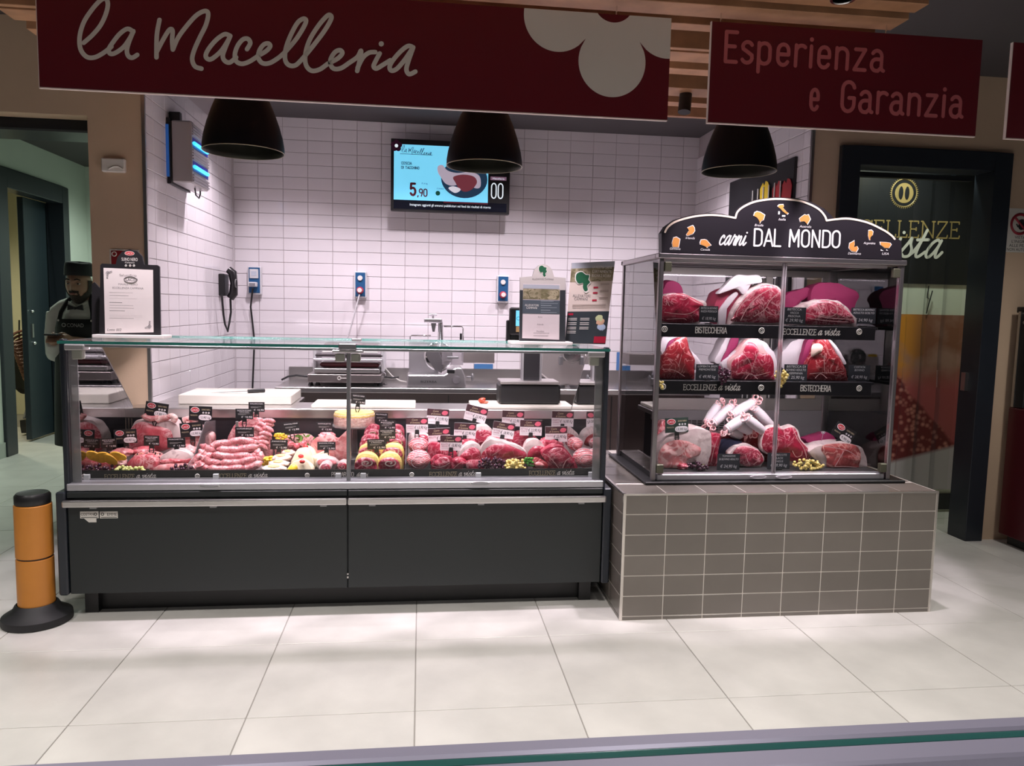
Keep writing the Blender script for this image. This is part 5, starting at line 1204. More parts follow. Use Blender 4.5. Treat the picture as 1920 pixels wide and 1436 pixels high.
def pq(par, nm, x0, y0, x1, y1, Y, m): 
    a_, b_ = P(x0, y0, Y), P(x1, y1, Y); return MB().add([a_, (b_.x, Y, a_.z), b_, (a_.x, Y, b_.z)], [(0, 1, 2, 3)]).build(nm, m, par)
pq(sh, 'photo_sky', 981, 533, 1049, 542, YL-.0025, mat('sky_print', (.38, .40, .45), .6)); pq(sh, 'photo_hills', 981, 541, 1049, 562, YL-.003, field_mat())
pq(sh, 'slate_band', 980, 562, 1049, 589, YL-.003, mat('slate_print', (.07, .09, .11), .6))
for t_, x, y, w_, h_ in (('ALLEVATORI', 997, 572, 26, 4), ('CAMPANI', 997, 577, 20, 4)): ptext('lettering', t_, x, y, w_, h_, YL-.0032, M_OFFW, sh)
for t_, y, w_ in (('Bovino', 594, 8), ('Azienda', 608, 12), ('Macellato', 621, 14)): ptext('lettering', t_, 1013, y, w_, 2.6, YL-.003, M_PRT, sh)
m = MB()
for x, y, w_ in ((1014, 564, 24), (1014, 568, 32), (1014, 572, 20), (1014, 576, 30), (1014, 581, 18), (1014, 585, 30)):
    a_ = P(x, y, YL-.0036); b_ = P(x+w_, y+1.1, YL-.0036); m.add([a_, (b_.x, a_.y, a_.z), b_, (a_.x, a_.y, b_.z)], [(0, 1, 2, 3)])
m.build('text_lines', mat('pale_print', (.5, .55, .58), .6), sh)
m = MB()
for x, y, w_ in ((1000, 624, 30), (1000, 629, 28)):
    a_ = P(x, y, YL-.003); b_ = P(x+w_, y+1.1, YL-.003); m.add([a_, (b_.x, a_.y, a_.z), b_, (a_.x, a_.y, b_.z)], [(0, 1, 2, 3)])
m.build('text_lines', M_PRT, sh)
M_EMB = mat('emblem_green', (.012, .10, .045), .5)
def emblem(par, x, y, s_, Y):
    q = catmull([(-9, -8), (-2, -11), (4, -7), (9, -6), (8, 0), (10, 4), (6, 9), (7, 15), (3, 17), (0, 12), (0, 5), (-6, 6), (-10, 0)], 4, True)
    MB().add([P(x+a*s_*1.14, y+b*s_*1.14, Y) for a, b in q], [tuple(range(len(q)))]).build('emblem_rim', M_OFFW, par)
    MB().add([P(x+a*s_, y+b*s_, Y-.0004) for a, b in q], [tuple(range(len(q)))]).build('emblem', M_EMB, par)
emblem(st, 1018, 506, .75, YL-.002)
ptext('lettering', 'ALLEVATORI CAMPANI', 1018, 523, 40, 3.6, YL-.002, M_PRT, st)
YPo = 4.08
po = thing('info_poster', 'leaning poster with landscape photo and green emblem beside the glass case', 'poster', P(1100, 640, YPo))
ol = [(1059, 641), (1072, 493), (1153, 489.5), (1135, 644)]; pts = [P(x, y, YPo) for x, y in ol]
dz = min(p.z for p in pts); pts[0].z = pts[-1].z = ZG+.0005
MB().prism(pts, (0, .006, 0)).build('board', mat('poster_paper', (.66, .56, .50), .6), po)
def psl(v0, v1, nm, m, dy=.001, u0=0., u1=1.):
    a_, b_, c_, d_ = pts[1], pts[2], pts[3], pts[0]
    def g(u, v): p = (a_*(1-u)+b_*u)*(1-v)+(d_*(1-u)+c_*u)*v; p.y = YPo-dy; return p
    return MB().add([g(u0, v0), g(u1, v0), g(u1, v1), g(u0, v1)], [(0, 1, 2, 3)]).build(nm, m, po), g
_, g = psl(0, .07, 'photo_sky', mat('sky_print', (.38, .40, .45), .6)); psl(.07, .235, 'photo_hills', field_mat())
psl(.60, .995, 'dark_field', mat('poster_dark', (.025, .035, .042), .6)); psl(.905, .985, 'red_label', mat('label_red', (.42, .01, .04), .5), .002, .70, .99); psl(.62, .645, 'red_label', mat('label_red', (.42, .01, .04), .5), .002, .02, .14)
def gtx(t_, u, v, wu, h_, m, nm='lettering'): return text_mb(t_, g(u, v)-Vector((0, .0004, 0)), X1, Z1, wu*.235, h_).build(nm, m, po)
for t_, v in (('LA NOSTRA CARNE', .065), ('CERTAMENTE', .118), ('BUONA E SICURA', .168)): gtx(t_, .72, v, .46, .015, M_OFFW)
gtx('ALLEVATORI', .30, .405, .42, .016, M_DKRED if False else M_PRT); gtx('CAMPANI', .29, .445, .32, .016, M_PRT)
emblem(po, 1093, 524, 1.3, YPo-.003)
m = MB(); m2 = MB()
for k, v in enumerate((.68, .70, .735, .755, .79, .81, .84, .86)):
    m.add([g(.03, v), g(.24, v), g(.24, v+.008), g(.03, v+.008)], [(0, 1, 2, 3)]); 
    if k < 6: m.add([g(.32, v), g(.54, v), g(.54, v+.008), g(.32, v+.008)], [(0, 1, 2, 3)])
for k, v in enumerate((.26, .275, .345, .36, .43, .445)): m2.add([g(.72, v), g(.93, v), g(.93, v+.006), g(.72, v+.006)], [(0, 1, 2, 3)])
for v in (.515, .53, .55): m2.add([g(.10, v), g(.90, v), g(.90, v+.006), g(.10, v+.006)], [(0, 1, 2, 3)])
for mm in (m, m2):
    for v in mm.v: v.y = YPo-.002
m.build('text_lines', M_OFFW, po); m2.build('text_lines', mat('tan_print', (.35, .28, .24), .6), po)
for v in (.30, .365, .455): psl(v, v+.02, 'red_label', mat('label_red', (.42, .01, .04), .5), .002, .56, .67)
for k, (v, col) in enumerate(((.69, (.50, .55, .30)), (.73, (.62, .38, .25)), (.79, (.40, .50, .65)))):
    c_ = g(.82+.03*(k-1), v+.0); c_.y = YPo-.002; MB().ball(c_, (.022, .001, .020), 12, 8, .4, 6, k).build('region_map', mat('region_%d' % k, col, .5), po)

# ================================================================== bollard and foreground rail
bl = thing('bollard', 'orange plastic bollard with black cap and foot left of the counter', 'bollard', (-1.745, 3.60, 0))
c_ = Vector((-1.745, 3.60, 0))
MB().lathe([(0, .002), (.142, .002), (.146, .012), (.143, .035), (.10, .062), (.088, .085), (.08, .09)], c_, 40).build('foot', mat('rubber_black', (.014, .014, .016), .6), bl, True)
M_ORNG = mat('orange_plastic', (.62, .235, .035), .45, var=.04)
for z0_, z1_ in ((.085, .303), (.309, .552)):
    MB().lathe([(0, z0_), (.072, z0_), (.076, z0_+.003), (.076, z1_-.003), (.072, z1_), (0, z1_)], c_, 40).build('post_section', M_ORNG, bl, True)
MB().lathe([(.071, .30), (.071, .312)], c_, 32).build('post_joint', M_BLACK, bl)
MB().lathe([(0, .5525), (.070, .5525), (.073, .558), (.073, .592), (.064, .603), (.05, .600), (0, .600)], c_, 40).build('cap', M_BLACK, bl, True)

zr = .90
ya_, yb_, yc_, yd_ = PZ(960, 1387, zr).y, PZ(960, 1411, zr).y, PZ(960, 1424, zr).y, PZ(960, 1462, zr).y
fz = thing('freezer_rim', 'aluminium and glass rim of a cabinet in the near foreground', 'freezer cabinet', (.2, .6, 0))
M_LAV = mat('lavender_anodised', (.27, .255, .34), .4, .3)
MB().box(-1.4, yb_, zr-.05, 1.8, ya_, zr).build('rear_rail', M_LAV, fz, bevel=.004)
MB().box(-1.4, yc_, zr-.09, 1.8, yb_-.001, zr-.004).build('glass_edge', mat('dark_green_glass_edge', (.02, .085, .08), .15), fz)
MB().box(-1.4, yd_, zr-.05, 1.8, yc_-.001, zr-.002).build('front_rail', M_LAV, fz, bevel=.004)
MB().box(-1.38, yd_-.3, .05, 1.78, ya_-.02, zr-.095).build('body', M_LGREY, fz)

# storeroom things glimpsed through the corridor door
def gx(x, y, X): return PX(x, y, X)
XQ = -4.35
q = thing('coiled_hose', 'brown coiled air hose hanging in the lit doorway', 'hose', gx(45, 690, XQ))
pts = []
for i in range(150):
    t = i/149; c0 = gx(32, 628, XQ)*(1-t)+gx(60, 705, XQ)*t; a_ = t*2*math.pi*12
    pts.append(c0+Vector((.07*math.cos(a_), .10*math.sin(a_), .05*math.sin(a_))))
MB().tube(pts, .014, 6).build('coil', mat('hose_brown', (.22, .09, .06), .5), q, True)
b0 = gx(45, 815, XQ)
q = thing('yellow_bin', 'pale yellow plastic bin standing in the storeroom doorway', 'bin', (XQ-.66, b0.y+.3, 0))
MB().lathe([(0, .01), (.22, .01), (.27, .62), (.29, .64), (.29, .68), (.25, .68), (.21, .05)], (XQ-.66, b0.y+.3, 0), 28).build('bucket', mat('bin_yellow', (.62, .58, .22), .5), q, True)
q = thing('dustpan', 'black long handled dustpan in the storeroom doorway', 'dustpan', (XQ+.05, b0.y, 0))
MB().prism([gx(38, 800, XQ+.05), gx(37, 788, XQ+.05), gx(50, 785, XQ+.05), gx(51, 805, XQ+.05), gx(63, 812, XQ+.05), gx(40, 812, XQ+.05)], (.12, 0, 0)).build('pan', M_BLACK, q)
MB().tube([gx(45, 784, XQ+.1), gx(60, 738, XQ+.1)], .014, 8).build('handle', M_GPOST, q)
q = thing('dark_jacket', 'dark jacket hanging in the storeroom doorway', 'jacket', gx(45, 735, XQ-.2))
jo = catmull([(28, 655), (40, 660), (46, 690), (50, 720), (60, 737), (52, 737), (40, 727), (30, 722)], 4, True)
MB().prism([gx(x, y, XQ-.2) for x, y in jo], (-.08, 0, 0)).build('cloth', mat('jacket_black', (.015, .015, .017), .8), q)
MB().tube([gx(36, 652, XQ-.24), gx(36, 600, XQ-.24)], .01, 6).build('hanger_strap', M_BLACK, q)
# ================================================================== meat builders
M_FAT = mat('creamy_fat', (.58, .33, .33), .4, var=.08, vscale=25, bump=.15, bscale=60)
M_RIND = meat('white_rind', (.58, .42, .41), (.74, .62, .60), 10, .16, .45, mid=(.72, .57, .56))
M_BEEF = meat('beef_red', (.36, .018, .050), (.68, .28, .32), 17, .034, dist=1.8)
M_BEEF2 = meat('beef_marbled', (.34, .022, .054), (.70, .34, .37), 19, .05, speck=.22, dist=1.9)
M_BEEFD = meat('beef_dark', (.26, .016, .024), (.55, .22, .22), 13, .03, dist=1.8)
M_PORK = meat('pork_pink', (.50, .085, .105), (.74, .42, .42), 15, .07, dist=2.4)
M_PORKL = meat('pork_light', (.56, .17, .175), (.76, .50, .48), 14, .10)
M_SAUS = meat('sausage_pink', (.50, .115, .135), (.74, .40, .40), 42, .12, speck=.5)
M_MINCE = meat('mince_pink', (.58, .17, .18), (.82, .60, .56), 60, .16, speck=.6)
M_CRUMB = meat('breadcrumb', (.68, .42, .36), (.88, .76, .66), 55, .2, speck=.7)
M_CRUST = mat('yellow_crust', (.80, .60, .20), .5, var=.15, vscale=40, bump=.3, bscale=120)
M_CHEESE = mat('pale_cheese', (.86, .76, .55), .4, var=.04)
M_YEL = mat('yellow_pepper', (.82, .56, .04), .35, var=.1, vscale=30)
M_LEAF = mat('salad_green', (.12, .26, .04), .45, var=.3, vscale=30)
M_LEAFD = mat('leaf_dark_green', (.04, .12, .02), .4, var=.2, vscale=30)
M_TOM = mat('cherry_tomato', (.62, .03, .03), .25)
M_GRD = mat('dark_grape', (.055, .012, .03), .22, rnd=.2); M_GRY = mat('yellow_grape', (.72, .58, .20), .25); M_GRG = mat('green_grape', (.58, .60, .22), .25)
M_MAG = mat('magenta_cloth', (.24, .012, .075), .75, var=.10, vscale=9, bump=.25, bscale=18)
M_WCL = mat('white_cloth', (.56, .51, .54), .8, var=.04, vscale=9, bump=.2, bscale=18)
M_PINKP = mat('pink_paper', (.55, .10, .13), .6, var=.06, vscale=9)
M_NET = None
def net_mat():
    m = bpy.data.materials.new('netted_roast'); m.use_nodes = True; nt = m.node_tree; b = nt.nodes['Principled BSDF']; N = nt.nodes.new; L = nt.links.new
    tc = N('ShaderNodeTexCoord'); wv = N('ShaderNodeTexWave'); wv.wave_type = 'RINGS'; wv.rings_direction = 'Y'; wv.inputs['Scale'].default_value = 48; wv.inputs['Distortion'].default_value = 2; wv.inputs['Detail'].default_value = 2
    w2 = N('ShaderNodeTexNoise'); w2.inputs['Scale'].default_value = 90; w2.inputs['Distortion'].default_value = 1
    L(tc.outputs['Object'], wv.inputs[0]); L(tc.outputs['Object'], w2.inputs[0])
    mx = N('ShaderNodeMath'); mx.operation = 'MULTIPLY'; L(wv.outputs['Fac'], mx.inputs[0]); L(w2.outputs['Fac'], mx.inputs[1])
    r = N('ShaderNodeMapRange'); r.inputs[1].default_value = .30; r.inputs[2].default_value = .50; L(mx.outputs[0], r.inputs[0])
    c = N('ShaderNodeMixRGB'); c.inputs[1].default_value = (.48, .09, .11, 1); c.inputs[2].default_value = (.80, .55, .54, 1); L(r.outputs[0], c.inputs[0])
    L(c.outputs[0], b.inputs['Base Color']); b.inputs['Roughness'].default_value = .4
    bp = N('ShaderNodeBump'); bp.inputs['Strength'].default_value = .6; bp.inputs['Distance'].default_value = .006; L(mx.outputs[0], bp.inputs['Height']); L(bp.outputs[0], b.inputs['Normal']); return m
M_NET = net_mat()
def C1(*p): return [(100+a/6.4, 730+b/6.4) for a, b in p]
def C2(*p): return [(360+a/6., 730+b/6.) for a, b in p]
def C3(*p): return [(640+a/6.857, 730+b/6.857) for a, b in p]
def C4(*p): return [(880+a/6.857, 730+b/6.857) for a, b in p]
def C5(*p): return [(1200+a/5.985, 500+b/5.985) for a, b in p]
def C6(*p): return [(1440+a/5.985, 500+b/5.985) for a, b in p]
def C7(*p): return [(1200+a/7.18, 720+b/7.18) for a, b in p]
def C8(*p): return [(1440+a/7.18, 720+b/7.18) for a, b in p]

def loaf_mb(pts, Y, depth, floor=None, dome=.012, rough=.006, seed=0., taper=.55, bulge=1.02, k=4, snap=.14):
    q = [P(x, y, Y) for x, y in catmull(pts, k, True)]
    if floor is not None:
        zmn = min(p.z for p in q); zmx = max(p.z for p in q)
        for p in q:
            if p.z < max(zmn+snap*(zmx-zmn), floor): p.z = floor
    n = len(q); c = sum(q, Vector())/n; m = MB()
    R_ = [(0, s, -dome*(1-s*s)) for s in (.0, .3, .6, .85)]+[(1, 1, 0.)]
    prof = [(.12, bulge), (.45, bulge), (.78, (bulge+taper)/2+.08), (.95, taper+.08), (1., taper*.55), (1., 0.)]
    rings = [(s, dy) for _, s, dy in R_]+[(s, t*depth) for t, s in prof]
    for s, dy in rings:
        for p in q:
            v = c+(p-c)*s; v.y = Y+dy
            if rough: 
                d = noise.noise(Vector((v.x*22+seed, v.y*22, v.z*22)))*rough
                v += ((v-c).normalized() if s > .1 else Vector((0, -1, 0)))*d
            if floor is not None and v.z < floor: v.z = floor
            m.v.append(v)
    m.f = [(i*n+j, i*n+(j+1) % n, (i+1)*n+(j+1) % n, (i+1)*n+j) for i in range(len(rings)-1) for j in range(n)]
    return m
def patch_mb(pts, Y, off=.006, dome=.012, rough=.004, seed=0., floor=None, k=4):
    """domed patch lying on the front of a loaf"""
    q = [P(x, y, Y) for x, y in catmull(pts, k, True)]; n = len(q); c = sum(q, Vector())/n; m = MB()
    for s in (0., .35, .65, .88, 1.):
        for p in q:
            v = c+(p-c)*s; v.y = Y-off-dome*(1-s**2)+(.004 if s == 1. else 0)
            v.y += noise.noise(Vector((v.x*26+seed, 3, v.z*26)))*rough
            if floor is not None: v.z = max(v.z, floor+.002)
            m.v.append(v)
    m.f = [(i*n+j, i*n+(j+1) % n, (i+1)*n+(j+1) % n, (i+1)*n+j) for i in range(4) for j in range(n)]
    return m
SEED = [0.]
def loaf(name, label, cat, pts, Y, depth, body, floor, face=None, fpts=None, seams=(), group=None, dome=.012, rough=.006, taper=.55, snap=.14, fdome=.012):
    SEED[0] += 3.7; rough = rough*1.7 if face else rough; mb = loaf_mb(pts, Y, depth, floor, dome, rough, SEED[0], taper, snap=snap)
    cx = sum(v.x for v in mb.v)/len(mb.v); r = thing(name, label, cat, (cx, Y+depth/2, min(v.z for v in mb.v)), group)
    mb.build('body', body, r, True)
    if face:
        if fpts:
            cfx = sum(p[0] for p in fpts)/len(fpts); cfy = sum(p[1] for p in fpts)/len(fpts); fpts = [(cfx+(a-cfx)*1.05, cfy+(b-cfy)*1.05) for a, b in fpts]
        f = patch_mb(fpts or [(sum(p[0] for p in pts)/len(pts)*.12+x*.88, sum(p[1] for p in pts)/len(pts)*.12+y*.88) for x, y in pts], Y-dome*.8, .004, fdome, .009, SEED[0], floor).build('cut_face', face, r, True)
        if seams:
            m = MB(); 
            for s_, w_ in seams:
                m = stroke_mb([catmull(s_, 4)], w_*.6, pxmap(Y-dome*.8-.006-fdome), m)
            m.build('fat_seam', M_FAT, f, True)
    return r
def lump(name, label, cat, x, y, w_, h_, Y, m, depth=None, nz=.35, group=None, floor=None, parts='flesh'):
    """rounded piece centred on pixel (x,y), w_ by h_ pixels"""
    SEED[0] += 2.3; c = P(x, y, Y); k = P(x+1, y, Y).x-c.x; rx, rz = w_/2*k, h_/2*k; ry = depth/2 if depth else (rx+rz)/2*.8
    mb = MB().ball(c, (rx, ry, rz), 22, 14, nz, 9, SEED[0])
    if floor is not None:
        for v in mb.v: v.z = max(v.z, floor)
    o = mb.build(name, m, smooth=True); tag(o, label, cat, group); return o

def grapes(label, x, y, w_, h_, Y, m, n, rg=.0085, hang=False, leaf=None, floor=None):
    c = P(x, y, Y); k = P(x+1, y, Y).x-c.x; r = thing('grape_bunch', label, 'grapes', c); mb = MB(); rnd = random.Random(int(x*7+y))
    for i in range(n):
        for _ in range(20):
            u, v = rnd.uniform(-1, 1), rnd.uniform(-1, 1)
            if hang: 
                if abs(u) < .35+.65*(v+1)/2: break
            elif u*u+v*v < 1.1: break
        d = rnd.uniform(-1, 1)*.03
        p = Vector((c.x+u*w_/2*k, Y+d-(.012 if abs(u) < .5 else 0), c.z+v*h_/2*k*.85))
        if floor is not None: p.z = max(p.z, floor+rg)
        mb.ball(p, rg*rnd.uniform(.85, 1.1), 8, 6)
    mb.build('grapes', m, r, True)
    MB().tube([c+Vector((-w_*.3*k, .01, 0)), c+Vector((0, .012, h_*.2*k)), c+Vector((w_*.35*k, .01, h_*.1*k))], .002, 5).build('stem', mat('stem_green', (.25, .28, .08), .6), r)
    if leaf:
        for (lx, ly, lw) in leaf:
            p = P(lx, ly, Y-.02); lm = MB(); a = lw*k/2
            pts = [p+Vector((a*1.2*math.cos(t)*(1+.25*math.sin(5*t)), .01*math.sin(3*t), a*.7*math.sin(t)*(1+.25*math.cos(5*t)))) for t in [2*math.pi*i/20 for i in range(20)]]
            if floor is not None:
                for q in pts: q.z = max(q.z, floor+.003)
            lm.add(pts+[p+Vector((0, -.008, .004))], [(i, (i+1) % 20, 20) for i in range(20)]); lm.build('leaf', M_LEAFD, r, True)
    return r

# ------------------------------------------------------------------ price tags
M_TAGK = mat('tag_black', (.014, .013, .015), .4); M_TAGG = mat('tag_gold', (.62, .52, .34), .5); M_TAGR = mat('tag_dark_maroon', (.055, .018, .025), .45)
M_TAGW = mat('tag_white', (.82, .78, .80), .5); M_STEAK = mat('tag_steak_pink', (.72, .13, .20), .5); M_HW = mat('hand_black', (.03, .03, .04), .5)
M_CHALKB = mat('chalkboard', (.022, .026, .034), .6); M_CHALK = mat('chalk_white', (.66, .66, .68), .7); M_TAGGREEN = mat('tag_olive_black', (.025, .045, .035), .45)
def ptag(kind, label, x, y, w_, h_, Y, rot=0., lines=(), price='', clip=True, group=None, foot=None, green=False):
    c = P(x, y, Y); k = P(x+1, y, Y).x-c.x; W_, H_ = w_*k, h_*k; a = math.radians(rot); ux = Vector((math.cos(a), 0, math.sin(a))); uz = Vector((-math.sin(a), 0, math.cos(a)))
    def L(u, v, d=0.): return c+ux*(u*W_)+uz*(v*H_)-Vector((0, d, 0))   # u,v in -.5...5
    def rect(u0, v0, u1, v1, d): return MB().add([L(u0, v0, d), L(u1, v0, d), L(u1, v1, d), L(u0, v1, d)], [(0, 1, 2, 3)])
    def tx(t_, u, v, wu, hv, d=.001, sh=0.): return text_mb(t_, L(u, v, d), ux, uz, wu*W_, hv*H_, None, sh)
    base = L(0, -.5)-uz*(.035 if clip else 0)
    r = thing('price_tag', label, 'price tag', base, group)
    bm = {'A': M_TAGGREEN if green else M_TAGK, 'B': M_TAGK, 'C': M_TAGW, 'D': M_CHALKB}[kind]
    MB().prism([L(-.5, -.5), L(.5, -.5), L(.5, .5), L(-.5, .5)], (0, .003, 0)).build('board', bm, r)
    if kind == 'A':
        lc = L(-.24, .24, .0006); n = 20
        MB().add([lc+ux*(W_*.19*math.cos(2*math.pi*i/n))+uz*(H_*.20*math.sin(2*math.pi*i/n)) for i in range(n)], [tuple(range(n))]).build('logo_rim', M_TAGW, r)
        MB().add([lc-Vector((0, .0004, 0))+ux*(W_*.17*math.cos(2*math.pi*i/n))+uz*(H_*.165*math.sin(2*math.pi*i/n)) for i in range(n)], [tuple(range(n))]).build('logo_oval', mat('logo_red', (.50, .02, .03), .5), r)
        tx('LACIS', -.24, .24, .24, .15, .0016).build('logo_lettering', M_TAGW, r)
        m = tx('SUINO NERO', .24, .28, .38, .11); tx_ = m; m.build('lettering', M_TAGG, r)
        m = MB()
        for u in (.12, .24, .36): m.torus(L(u, .05, .001), .0035, .0014, 8, 4)
        m.build('small_icons', M_TAGW, r)
        tx('PROSCIUTTO', -.28, -.14, .30, .09).build('product_name', M_TAGG, r)
        lb = L(.2, -.27, .0012)
        MB().add([lb+ux*(W_*.28*math.copysign(abs(math.cos(2*math.pi*i/n))**.6, math.cos(2*math.pi*i/n)))+uz*(H_*.2*math.copysign(abs(math.sin(2*math.pi*i/n))**.8, math.sin(2*math.pi*i/n))) for i in range(n)], [tuple(range(n))]).build('price_label', M_TAGW, r)
        tx(price, .2, -.27, .46, .17, .002, .2).build('price_lettering', M_HW, r)
    elif kind == 'B':
        m = tx(lines[0], 0, .34, .8, .13)
        if len(lines) > 1: text_mb(lines[1], L(0, .18, .001), ux, uz, .55*W_, .10*H_, m)
        m.build('product_name', M_TAGW, r)
        m = rect(-.36, .0, .30, .03, .001); m.add(rect(-.36, -.08, .1, -.05, .001).v, [(0, 1, 2, 3)]); m.build('small_print', mat('fine_print', (.35, .34, .33), .6), r)
        tx('€ '+price, .14, -.30, .62, .18).build('price_lettering', M_TAGW, r)
    elif kind == 'C':
        hd_ = rect(-.5, .06, .5, .5, .001).build('maroon_header', M_TAGR, r)
        tx('Cuore', -.12, .36, .26, .13, .0018, .3).build('lettering', M_TAGG, hd_); tx('di Scottona', -.10, .18, .44, .12, .0018, .3).build('lettering', M_TAGG, hd_)
        sc_ = L(.31, .26, .0016); n = 16
        MB().add([sc_+ux*(W_*.14*math.cos(2*math.pi*i/n)*(1+.12*math.sin(4*math.pi*i/n)))+uz*(H_*.15*math.sin(2*math.pi*i/n)) for i in range(n)], [tuple(range(n))]).build('steak_picture', M_STEAK, hd_)
        m = tx(lines[0], -.30, -.08, .32, .11)
        if len(lines) > 1: text_mb(lines[1], L(-.30, -.22, .001), ux, uz, .28*W_, .09*H_, m)
        m.build('product_name', mat('tag_plum_print', (.30, .08, .14), .5), r)
        tx('€ '+price+' Kg', .16, -.14, .58, .20, .001, .2).build('price_lettering', M_HW, r)
        rect(-.44, -.36, .2, -.345, .001).build('small_print', mat('fine_print', (.35, .34, .33), .6), r)
    else:
        n = len(lines); m = MB()
        for i, t_ in enumerate(lines): text_mb(t_, L(0, .38-.2*i, .001), ux, uz, min(.86, .075*len(t_))*W_, .13*H_, m, .12)
        text_mb('€ '+price+' kg', L(0, -.26, .001), ux, uz, .74*W_, .19*H_, m, .2)
        m.build('chalk_lettering', M_CHALK, r)
        if foot: MB().box(c.x-W_*.12, Y-.012, foot, c.x+W_*.12, Y+.02, foot+.006).build('foot', M_BLACK, r)
    if clip:
        b0 = L(0, -.44, .004) if kind == 'C' else L(0, -.55, .001)
        m = MB().prism([b0-ux*.010+uz*.012, b0+ux*.010+uz*.012, b0+ux*.012-uz*.012, b0-ux*.012-uz*.012], (0, .010, 0))
        for s_ in (-1, 1): m.tube([b0+ux*(.009*s_)-uz*.010, b0+ux*(.011*s_)-uz*.026, b0+ux*(.005*s_)-uz*.040, b0+ux*(.004*s_)-uz*.055], .0026, 6)
        m.tube([b0-ux*.009-uz*.022, b0+ux*.009-uz*.022], .0022, 6)
        m.build('clip', M_BLACK, r)
    return r

# ================================================================== pork at the left end of the counter
F = ZD
GP = 'pork pieces at the left end of the counter'
loaf('pork_ham', 'big pork ham with white rind and dark red cut, behind the tags on the left', 'ham', C1((905, 500), (985, 405), (1060, 375), (1150, 352), (1300, 352), (1430, 392), (1500, 470), (1540, 580), (1530, 740), (1200, 790), (890, 760), (880, 620)), 4.14, .17, M_RIND, F, M_PORK, C1((945, 470), (1060, 395), (1200, 435), (1385, 490), (1420, 580), (1395, 700), (1150, 740), (915, 720), (900, 600)), group=GP)
for i, (pp, lb) in enumerate(((C1((1080, 300), (1110, 335), (1190, 350), (1270, 338)), 'striped pork belly strip draped left on the big ham'), (C1((1240, 372), (1300, 345), (1370, 335), (1420, 318), (1460, 345), (1440, 385)), 'curled pork belly strip at the right top of the big ham'))):
    o = MB().tube([P(x, y, 4.13) for x, y in catmull(pp, 5)], .015, 10).build('pork_belly_strip', meat('belly_stripes', (.55, .10, .12), (.85, .66, .60), 34, .22), smooth=True); tag(o, lb, 'pork strip', GP)
loaf('pork_loin', 'pale pork loin behind the clear divider at the left', 'pork loin', C1((1540, 590), (1640, 530), (1780, 520), (1890, 560), (1900, 700), (1850, 800), (1600, 790), (1540, 700)), 4.10, .16, M_PORKL, F, group=GP)
for k, (pp, lb) in enumerate(((C1((1560, 370), (1650, 350), (1720, 390), (1760, 440)), 'striped pork rib strip at the far back of the pork section'), (C1((1600, 400), (1720, 420), (1800, 470), (1830, 510)), 'second pork rib strip lying below it by the divider'))):
    o = MB().tube([P(x, y, 4.22) for x, y in catmull(pp, 5)], .016, 10).build('pork_rib_strip', meat('belly_stripes', (.55, .10, .12), (.85, .66, .60), 34, .22), smooth=True); tag(o, lb, 'pork strip', GP)
r = loaf('pork_roast', 'pork roast topped with orange slices, front left', 'pork roast', C1((385, 890), (430, 835), (560, 812), (700, 832), (770, 880), (760, 960), (700, 1005), (560, 1010), (420, 970)), 3.85, .13, M_PORK, F, group=GP)
for (x, y, w_, tl) in ((500, 800, 34, .2), (600, 815, 36, -.1), (690, 840, 34, .35), (770, 800, 30, .1), (830, 810, 22, .2)):
    p = P(*C1((x, y))[0], 3.80); k = .0027*w_/2*.78
    mb = MB().add([p+Vector((k*math.cos(t), -.3*k*math.sin(t)-.014, k*.70*math.sin(t)+tl*k*math.cos(t)*-1)) for t in [2*math.pi*i/18 for i in range(18)]], [tuple(range(18))])
    q = MB().prism(mb.v, (0, .003, .005)).build('orange_slice', mat('orange_flesh', (.90, .48, .06), .3, var=.12, vscale=60), r)
loaf('pork_fillet', 'pork fillet piece with a dent, behind the green grapes', 'pork fillet', C1((885, 900), (950, 825), (1090, 800), (1200, 830), (1240, 920), (1210, 1000), (1000, 1000), (900, 970)), 3.88, .12, M_PORK, F, group=GP)
r = loaf('peppered_pork', 'pork piece crusted with mixed peppercorns, middle of the pork row', 'pork roast', C1((960, 800), (1040, 765), (1180, 765), (1270, 800), (1290, 850), (1200, 880), (1000, 880)), 3.96, .10, M_PORKL, F, group=GP, snap=.5)
mb = MB(); mw = MB(); rnd = random.Random(4)
for i in range(46):
    p = P(*C1((rnd.uniform(990, 1280), rnd.uniform(760, 835)))[0], 3.945); (mb if i % 2 else mw).ball(p, .0045, 6, 5)
mb.build('peppercorns', M_BLACK, r, True); mw.build('peppercorns', mat('pink_pepper', (.7, .35, .25), .4), r, True)
loaf('pork_rib_rack', 'pork rib rack with pale fat top, right end of the pork row', 'pork ribs', C1((1290, 810), (1420, 730), (1560, 742), (1650, 800), (1640, 880), (1480, 905), (1310, 895)), 3.92, .14, M_RIND, F, M_PORK, C1((1300, 850), (1420, 830), (1560, 840), (1640, 830), (1635, 885), (1480, 902), (1310, 893)), group=GP, snap=.3)
loaf('pork_slab', 'flat pork slab in front of the rib rack', 'pork slab', C1((1200, 970), (1260, 920), (1420, 905), (1600, 910), (1670, 950), (1660, 1010), (1400, 1015), (1230, 1010)), 3.82, .07, M_PORKL, F, group=GP)
lump('pork_chunk', 'small pork chunk right of the orange slices', 'pork chunk', 228, 867, 20, 18, 3.84, M_PORKL, .06, floor=F, group=GP)
lump('pork_chunk', 'pork chunk with pale bone end behind the orange slices', 'pork chunk', 228, 848, 42, 16, 3.97, M_PORKL, .09, floor=F, group=GP)
lump('pork_chunk', 'flat pink pork piece under the small middle price tag', 'pork chunk', 268, 847, 44, 20, 4.03, M_PORK, .09, floor=F, group=GP)
lump('pork_chunk', 'pale pink pork cut behind the rib rack beside the divider', 'pork chunk', 350, 846, 46, 24, 4.0, M_PORKL, .1, floor=F, group=GP)
